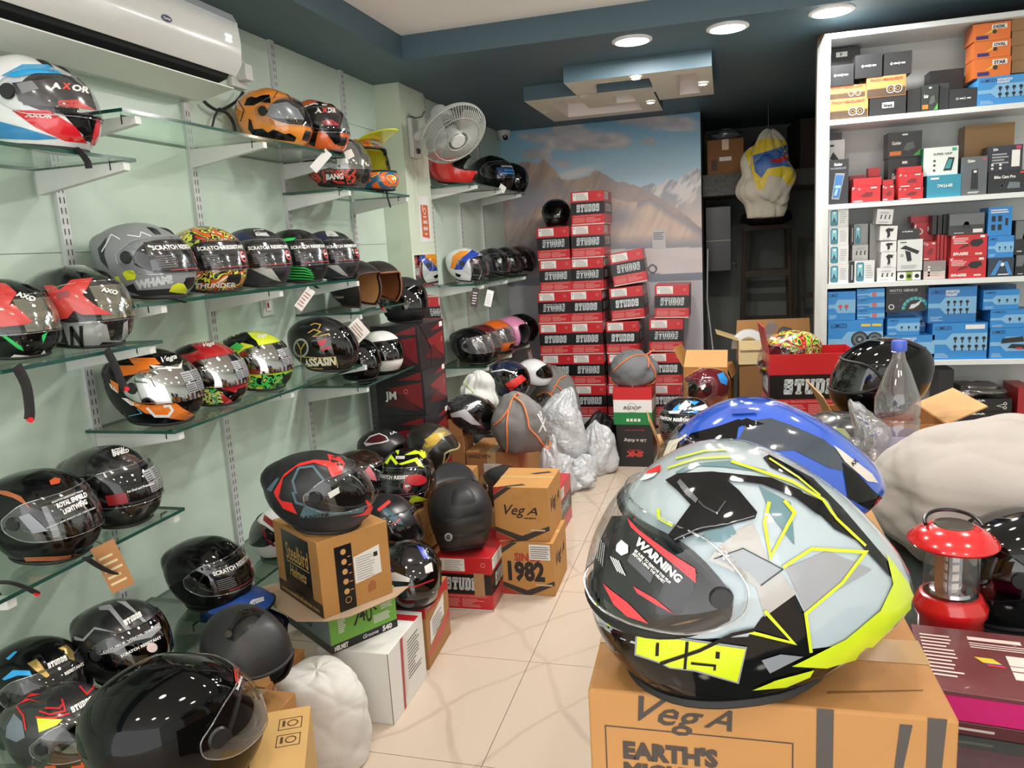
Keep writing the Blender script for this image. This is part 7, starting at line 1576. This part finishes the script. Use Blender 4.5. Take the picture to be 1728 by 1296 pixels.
mb = MB(); f_ = Flat(mb, (.2385, 0, .16), (0, 1, 0), (0, 0, 1)); f_.text('Carrier', .135, -.004, .008, .032, center=True, off=.0022, shear=.2); mb.build('badge_lettering', CWH, ac, None)['kind'] = 'stuff'
mb = MB(); f_ = Flat(mb, (.2385, 0, .165), (0, 1, 0), (0, 0, 1)); f_.text('22', .418, .0, .022, .032, bold=.01, off=.0016, shear=.1); mb.build('display_digits', emit_mat('digits', (.9, .95, 1), 4.), ac, None)['kind'] = 'stuff'
# socket, cables
t = thing('wall_socket', 'white plug box with a black cable right of the air conditioner', 'socket', (XW, 2.72, 2.22)); MB().box(.0005, .02, -.05, .05, -.055, .055).build('plate', M('#d5d8d2', .4), t, 30, BEV(.003)); MB().box(.02, .06, -.012, .035, -.03, .03).build('plug', M('#e2e3df', .4), t, 30, BEV(.003))
def cable(label, pts, X, r=.006, col='#23282b', name='cable'):
    P = np.array([atx(x, y, X) for x, y in pts]); P = np.array([crom(P, np.array(k)) for k in np.linspace(0, len(P) - 1, 8 * len(P))])
    return tag(MB().tube(P, r, 8).build(name, M(col, .5)), label, 'cable')
cable('thick black cable drooping from the plug box', [(410, 156), (402, 168), (385, 180), (368, 186), (352, 178), (344, 170)], -1.78)
cable('black cable loop hanging down to the top glass shelf', [(368, 186), (362, 198), (358, 216)], -1.775, .004)
cable('black cable curving down to the orange helmet', [(370, 184), (384, 192), (394, 208), (397, 226)], -1.77)
t = thing('switch_plate', 'white switch plate on the wall under the middle shelf', 'switch', atx(449, 516, XW)); MB().box(.0005, .010, -.042, .042, -.042, .042).build('plate', M('#d9dcd3', .4), t, 30, BEV(.003)); MB().box(.0102, .016, -.018, .018, -.022, .022).build('switch', M('#eceee8', .4), t, 30, BEV(.002)); MB().box(.0162, .018, -.014, -.004, -.008, .012).build('indicator', M('#b8322a', .3), t, None)
# ================================================================== wall fan
fb = np.array([XP, 4.115, 2.13]); fh = np.array([-1.375, 3.99, 2.105]); v_ = ray(765, 225); v_ = v_ / np.linalg.norm(v_)
nf = -.50 * v_ + .866 * (.56 * CR - .83 * CU); nf /= np.linalg.norm(nf)
fan = thing('wall_fan', 'white wall fan with wire guard mounted on the pillar', 'fan', fb)
fwm = M('#d8d9d5', .35); L_ = fh - fb
MB().box(.0005, .028, -.055, .055, -.11, .10).build('wall_plate', fwm, fan, 30, BEV(.008, 3)); MB().cyl((.028, 0, -.075), (.042, 0, -.075), .016, .014).build('speed_knob', M('#3a3c3c', .4), fan)
MB().tube([(.025, 0, .0), (.09, -.01, .03), tuple(L_ - nf * .13 + np.array([0, 0, -.02])), tuple(L_ - nf * .12)], [.026, .022, .02, .02], 12).build('arm', fwm, fan)
a = np.cross(nf, [0, 0, 1.]); a /= np.linalg.norm(a); b_ = np.cross(nf, a)
Rf = Matrix(((a[0], b_[0], nf[0], L_[0]), (a[1], b_[1], nf[1], L_[1]), (a[2], b_[2], nf[2], L_[2]), (0, 0, 0, 1)))
def fpart(mb, name, mat, sm=40): return mb.xform(Rf).build(name, mat, fan, sm)
fpart(MB().lathe([(.0001, -.20), (.045, -.195), (.052, -.17), (.052, -.07), (.044, -.06)], 28, cap=False), 'motor', fwm)
R0 = .185
g = MB()
an = np.linspace(0, 2 * np.pi, 48, endpoint=False)
for rr, zz, th in ((R0, 0, .004), (R0, -.012, .004), (.135, .042, .0018), (.06, .052, .0025), (.13, -.05, .0018), (.055, -.062, .0025)): g.tube(np.stack([rr * np.cos(an), rr * np.sin(an), np.full(48, zz)], -1), th, 5, closed=True)
for k in range(72):
    q = 2 * np.pi * k / 72; c_, s_ = math.cos(q), math.sin(q)
    for sg, d in ((1, .052), (-1, .060)):
        g.tube([(rr * c_, rr * s_, sg * d * (1 - max(0, (rr - .055) / (R0 - .055)) ** 2.2)) for rr in (.055, .10, .145, .17, R0)], .0015, 3, caps=False)
o = fpart(g, 'wire_guard', M('#b5b7b0', .4)); o['kind'] = 'stuff'
fpart(MB().lathe([(.042, .052), (.038, .060), (.0001, .062)], 28, cap=False), 'hub_badge', M('#c4c5c0', .3)); fpart(MB().lathe([(.038, -.03), (.040, .02), (.03, .03), (.0001, .032)], 24, cap=False), 'hub', fwm)
for k in range(3):
    q = 2 * np.pi * k / 3; rr = np.linspace(.035, .165, 8)[:, None]; wv = np.linspace(-1, 1, 6)[None]; ww = .25 + .42 * np.sin((rr - .035) / .13 * 2.2)
    P = np.stack([rr * np.cos(q + wv * ww), rr * np.sin(q + wv * ww), -.004 + wv * .02 + 0 * rr], -1); fpart(MB().grid(P), 'blade', M('#8d918e', .35), 60)
for dy, n in ((-.03, 'pull_cord'), (.03, 'pull_cord')): MB().tube([(.02, dy, -.10), (.02, dy, -.40)], .0014, 5).build(n, M('#c9ccc6', .6), fan)
P = np.array([atx(x, y, XP + .01) for x, y in ((693, 196), (702, 199), (712, 197), (716, 188))]) - fb; MB().tube(P, .003, 6).build('power_cord', M('#3a4040', .5), fan)
t = thing('dome_camera', 'white dome security camera in the corner above the mural', 'camera', (-1.655, 6.0, SOF)); MB().lathe([(.0001, -.075), (.03, -.07), (.048, -.045), (.052, -.02), (.052, -.0005)], 28, cap=False).build('housing', M('#dcdcda', .3), t, 60); MB().lathe([(.0001, .028), (.020, .022), (.022, 0)], 20, c=(.015, -.028, -.05), axis='z', cap=False).xform(Matrix.Translation((.015, -.028, -.05)) @ Euler((math.radians(115), 0, math.radians(25))).to_matrix().to_4x4() @ Matrix.Translation((-.015, .028, .05))).build('lens', M('#17181a', .1), t, 60)
# poster and mirror on the pillar
t = thing('poster', 'small white and orange paper poster on the pillar', 'poster', (XP, 4.215, 1.695)); MB().box(.0005, .002, -.085, .085, -.135, .125).build('paper', M('#d9d9da', .7), t, None)
mb = MB(); f_ = Flat(mb, (.002, -.055, -.115), (0, 1, 0), (0, 0, 1)); f_.poly([(.0, .01), (.11, .0), (.11, .19), (.0, .19)]); mb.build('orange_print', M('#c4643c', .6), t, None)
mb = MB(); f_ = Flat(mb, (.002, -.055, -.115), (0, 1, 0), (0, 0, 1)); f_.ring(.055, .155, .014, .019, off=.0012); [f_.text(s_, .055, yy, hh, ww, center=True, bold=.04, off=.0012) for s_, yy, hh, ww in (('EVERY', .118, .010, .05), ('KING', .085, .018, .06), ('NEVER', .048, .018, .07), ('DIES', .022, .009, .04))]; mb.build('lettering', CWH, t, None)['kind'] = 'stuff'
mr = bpy.data.materials.new('mirror'); mr.use_nodes = True; mr.node_tree.nodes['Principled BSDF'].inputs['Metallic'].default_value = 1; mr.node_tree.nodes['Principled BSDF'].inputs['Roughness'].default_value = .01; mr.node_tree.nodes['Principled BSDF'].inputs['Base Color'].default_value = (.86, .90, .88, 1)
tag(MB().box(XP + .0005, XP + .006, 4.0, 4.343, .72, 1.49).build('mirror', mr, smooth=None), 'frameless mirror on the pillar beside the shelf', 'mirror')
# ================================================================== shelves beyond the pillar
FARS = {'F1': (1.885, 4.36, 5.62), 'F2': (1.30, 4.36, 5.55), 'F3': (.80, 4.36, 5.45)}
for (k, (z, a0, b0)), lb_ in zip(FARS.items(), ('top glass shelf beyond the pillar with a red helmet', 'middle glass shelf beyond the pillar with clear visor helmets', 'low glass shelf beyond the pillar with a pink helmet')):
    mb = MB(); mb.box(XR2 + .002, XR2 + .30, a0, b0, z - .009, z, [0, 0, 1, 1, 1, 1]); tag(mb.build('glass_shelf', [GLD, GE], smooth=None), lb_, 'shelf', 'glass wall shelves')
for i, yy in enumerate((4.42, 4.95, 5.45)): upright(yy, SOF, .1, 'slotted upright beyond the pillar, %s from the pillar' % ORD[i], [1.885, 1.30, .80], XR2)
FX = -1.55
h = H('red_far', 'red helmet with a long chin bar on the top shelf beyond the pillar', M('#c8302c', .2, coat=.8), (720, 258, 806, 310), 1.885, 4, X=-1.56, kind='mx', sS=.05, peak=M('#c8302c', .2, coat=.8)) if False else H('red_far', 'red helmet on the top shelf beyond the pillar', M('#c8302c', .2, coat=.8), (716, 252, 806, 311), 1.885, 2, X=-1.56, visor=None, spoiler=False, L=1.2)
h = H('blue_far', 'black helmet with blue visor print on the top shelf beyond the pillar', black, (798, 260, 868, 318), 1.885, -24, X=-1.54, visor='clear'); h.prect([(-44, 3.0, 44, 4.6)], M('#1f3f66', .2, coat=.5), .0062, 'visor_film'); h.prect([(-30, 3.3, 36, 3.5), (-20, 3.9, 40, 4.1)], M('#3f8fd0', .3), .0068); h.ptext([('SCRATCH RESISTANT', 0, 4.7, .009, .13, .03)], W_(), .0072)
h = H('black_far', 'plain black helmet at the far end of the top shelf beyond the pillar', black, (845, 268, 882, 320), 1.885, -30, X=-1.52, Y=5.48, visor='smoke')
h = H('orange_blue', 'orange, blue and white open helmet on the middle shelf beyond the pillar', M('#e8e8e6', .18, coat=.9), (756, 417, 820, 477), 1.30, -4, X=-1.55, kind='open', visor='bubble')
h.px([(760, 452), (764, 432), (776, 424), (792, 423), (786, 430), (774, 440), (766, 454)], M('#ea9530', .2)); h.px([(766, 455), (774, 440), (787, 429), (796, 422), (812, 420), (806, 432), (790, 438), (780, 455)], M('#2748a8', .2)); h.px([(768, 460), (778, 464), (776, 468), (770, 466)], black)
for i, (bb, cl, lb_) in enumerate((((812, 412, 850, 471), '#2b2c34', 'dark open helmet with bubble visor next to the orange and blue one'), ((836, 410, 872, 469), '#1c1c1f', 'black open helmet with bubble visor, second from the shelf end'), ((860, 408, 897, 466), '#3a2a20', 'dark open helmet with raised clear visor at the shelf end'))): H('bub%d' % i, lb_, M(cl, .2, coat=.8), bb, 1.30, -20, X=-1.54, kind='open', visor='bubble', sS=.06)
h = H('black_low', 'glossy black helmet nearest on the low shelf beyond the pillar', black, (760, 554, 834, 614), .80, -10, X=-1.54, visor='hazy'); h = H('dkred_low', 'dark red helmet behind the black one on the low shelf', M('#5a1a1e', .2, coat=.8), (790, 545, 842, 606), .80, -20, X=-1.57, Y=4.76, sX=.02, visor='hazy')
h = H('orange_low', 'orange helmet with clear visor on the low shelf beyond the pillar', M('#e06a26', .2, coat=.8), (812, 540, 866, 602), .80, -20, X=-1.53, Y=5.03, sX=.02, visor='hazy'); h = H('pink_low', 'pink helmet on the low shelf beyond the pillar', M('#e08fb8', .3, coat=.4), (842, 536, 893, 593), .80, -20, X=-1.53, Y=5.30, sX=.02, kind='open', visor=None, phi=30.); h = H('black_low_end', 'black helmet behind the pink one on the low shelf', black, (866, 531, 905, 586), .80, -20, X=-1.54, Y=5.58, sX=.02, visor='smoke')
h = H('stack_black', 'black helmet sitting on the leftmost box column at the mural', black, (916, 340, 963, 388), 7 * Hb, -84, X=-1.20, Y=5.62, sX=.02, visor='smoke', sS=.1)
h = H('navy_pile', 'navy and red peaked helmet on top of the sack pile', M('#1d2740', .2, coat=.8), (820, 620, 902, 676), .61, -35, X=-1.32, Y=4.55, sX=.05, visor='smoke', sS=.08); h.px([(852, 648), (880, 632), (888, 640), (862, 660)], M('#c8302c', .3), .0015); h.pxline([(826, 628), (850, 624), (872, 630)], 2, W_())
h = H('white_pile', 'white helmet at the back of the sack pile by the box wall', M('#e4e6e8', .2, coat=.7), (880, 612, 928, 668), .58, 25, X=-1.30, Y=5.0, sX=.05, visor='smoke', sS=.08)
c = plain('carton hidden behind the sack pile', (-1.32, 4.66, 0), 0, .30, .60, .299); c.done()
# hanging tags
def tagcard(label, px_, X, w, hh, col='#d9d8d4', ang=0., print_=None, tip=None):
    p = atx(*px_, X); t = thing('hang_tag', label, 'tag', p, (0, math.radians(8), math.radians(50)))
    mb = MB().box(-w / 2, w / 2, -.0006, .0006, -hh, 0); mb.xform(Euler((0, math.radians(ang), 0)).to_matrix().to_4x4()); mb.build('card', M(col, .6), t, None)
    if tip is not None: MB().tube([np.array(atx(*tip, X)) @ np.eye(3) - p, (0, 0, 0)], .0015, 5).xform(mat_of((0, 0, 0), (0, math.radians(8), math.radians(50))).inverted()).build('string', M('#3a3634', .7), t)
    if print_: mb = MB(); f_ = Flat(mb, (-w / 2, -.0006, -hh), (1, 0, 0), (0, 0, 1)); f_.lines(w * .12, hh * .15, w * .88, hh * .85, 5, fill=.35, off=.0006); mb.xform(Euler((0, math.radians(ang), 0)).to_matrix().to_4x4()); mb.build('print', M(print_, .6), t, None)['kind'] = 'stuff'
tagcard('kraft paper tag hanging from the copper-striped helmet', (172, 918), -1.475, .055, .13, '#b28050', -22, '#e0cfa0', (160, 912))
tagcard('white photo card tag hanging below the open helmets', (614, 548), -1.48, .085, .085, '#e2ddd6', 45, '#9a7a6a', (612, 522))
tagcard('white price tag hanging from the row of five helmets', (526, 488), -1.49, .035, .09, '#dddcd8', 34, '#b06a6a', (522, 484))
tagcard('white paper tag on the top shelf below the orange helmets', (555, 256), -1.49, .035, .10, '#d6d6d2', 38, None, (552, 250))
tagcard('printed tag hanging from the middle shelf beyond the pillar', (803, 486), -1.412, .045, .11, '#3a3436', 4, '#cfcaca', (808, 470)); tagcard('white tag hanging from the middle shelf beyond the pillar', (828, 490), -1.39, .05, .10, '#dedede', 10, '#b9b9b9', (826, 474)); tagcard('small white tag on the top shelf beyond the pillar', (850, 313), -1.39, .05, .045, '#dedede', 25, None, (850, 308)); tagcard('red printed tag hanging from the low shelf beyond the pillar', (893, 590), -1.36, .04, .09, '#6a4a4a', -16, '#c9c0c0', (890, 578))
# ================================================================== storage alcove
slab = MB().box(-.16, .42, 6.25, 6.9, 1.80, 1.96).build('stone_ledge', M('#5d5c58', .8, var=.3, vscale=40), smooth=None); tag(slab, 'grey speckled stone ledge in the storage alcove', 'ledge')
c = plain('brown carton standing on the stone ledge', (.01, 6.45, 1.961), 0, .27, .25, .26, '#8d6238'); c.f('front', CWH, 'label_sticker').rect(.09, .10, .18, .13); c.f('front', M('#4a3424', .6), 'print').rect(.03, .03, .075, .11); c.done()
b = Bag('silver and navy foil pack on the carton in the alcove', (.02, 6.42, 2.222), (.12, .09, .05), M('#8a8f98', .2, metal=.6), 91, 'foil_pack', 'pack', part='foil', n=20, m=28, fold=.12, flat=.4)
b = Bag('dark bundle behind the foil pack in the alcove', (.30, 6.66, 1.961), (.11, .12, .17), M('#1b1f2a', .7), 92, 'cloth_bundle', 'bundle', n=24, m=32)
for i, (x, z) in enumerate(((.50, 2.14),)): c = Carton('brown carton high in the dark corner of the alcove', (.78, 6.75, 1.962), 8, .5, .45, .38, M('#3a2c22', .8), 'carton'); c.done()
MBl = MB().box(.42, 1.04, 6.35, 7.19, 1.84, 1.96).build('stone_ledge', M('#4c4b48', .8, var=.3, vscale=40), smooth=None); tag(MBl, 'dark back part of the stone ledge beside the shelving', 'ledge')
b = Bag('yellow and blue printed sack hanging in front of the alcove', (.285, 5.86, 1.60), (.19, .10, .29), M('#b8b3a4', .7, bump=.1, bscale=120), 95, 'printed_sack', 'bag', part='sack', fold=.10, lump=.08, n=44, m=60, tip=(.02, 0, .03))
b.px([(1262, 240), (1300, 232), (1335, 240), (1344, 275), (1346, 310), (1330, 312), (1318, 298), (1296, 296), (1290, 318), (1278, 320), (1268, 290), (1258, 262)], M('#c8b02e', .5)); b.px([(1270, 262), (1292, 256), (1328, 244), (1342, 262), (1344, 284), (1320, 280), (1296, 284), (1285, 300), (1274, 290)], M('#2f5a9a', .5), off=.005); b.px([(1296, 271), (1318, 266), (1340, 252), (1346, 240), (1346, 256), (1332, 268), (1312, 276)], M('#a8281f', .5), off=.007); b.text('KARI', (1300, 274), (1330, 266), 7, M('#e0c832', .5))
tag(MB().tube([atz(1300, 232, 2.39) * 0 + np.array([.30, 5.86, 2.17]), (.30, 5.86, SOF - .001)], .003, 6).build('hook_cord', M('#5a5a58', .6)), 'thin cord holding the printed sack', 'cord')
b = Bag('large pink and grey sack beside the shelving in the alcove', (.56, 5.9, 1.74), (.12, .12, .30), M('#8a6a68', .7), 96, 'cloth_bundle', 'bundle', n=28, m=36) if False else None
pf = thing('water_purifier', 'black wall water purifier with a chrome tap in the alcove', 'water purifier', (-.04, 6.62, 1.21)); MB().box(-.11, .09, -.05, .5, 0, .52).build('body', M('#17181c', .35), pf, 30, BEV(.004)); MB().box(-.108, .088, -.054, -.0502, .245, .25).build('seam', M('#b9a890', .4), pf, None); MB().box(-.10, .08, -.055, -.0502, .26, .51).build('upper_cover', M('#1d1f22', .35), pf, None)
mb = MB(); mb.tube([(.09, 0, .06), (.13, 0, .06), (.135, 0, .03)], .007, 8); mb.tube([(.13, 0, .06), (.13, 0, .09), (.155, 0, .095)], .005, 8); mb.build('tap', M('#d9dcde', .15, metal=1.), pf)
cable('white cable running down beside the mural', [(1190, 400), (1187, 440), (1186, 470)], -.155, .004, '#d9d9d6') if False else None
pp = np.array([(-.13, 6.3, 1.40), (-.14, 6.3, 1.0), (-.10, 6.3, .6), (-.03, 6.3, .2)]); tag(MB().tube(pp, .006, 6).build('cable', M('#cfd2d0', .5)), 'white cable hanging down the dark alcove wall', 'cable')
st = thing('wooden_stool', 'tall dark wooden stool stacked in the alcove', 'stool', (.33, 6.75, 0)); wd_ = M('#3a2f26', .7)
for sx in (-1, 1):
    for sy in (-1, 1): MB().tube([(sx * .22, sy * .15, 0), (sx * .165, sy * .12, 1.52)], .022, 6).build('leg', wd_, st)
for z in (.35, .75, 1.15):
    for sy in (-1, 1): MB().box(-.19, .19, sy * .13 - .012, sy * .13 + .012, z, z + .05).build('rung', wd_, st, None)
MB().box(-.19, .19, -.14, .14, 1.52, 1.56).build('seat', wd_, st, 30, BEV(.004))
b = Bag('black cloth bundle lying on the tall stool', (.33, 6.75, 1.561), (.20, .14, .07), M('#111114', .8), 97, 'cloth_bundle', 'bundle', n=22, m=30)
st = thing('wooden_rack', 'dark wooden rack with folded chairs behind the stool', 'rack', (.72, 6.85, 0))
for x in (-.12, 0, .12, .22): MB().box(x - .012, x + .012, -.02, .02, 0, 1.45).build('post', wd_, st, None)
for z in (.4, .95, 1.4): MB().box(-.14, .24, -.0385, -.0205, z, z + .04).build('crossbar', wd_, st, None)
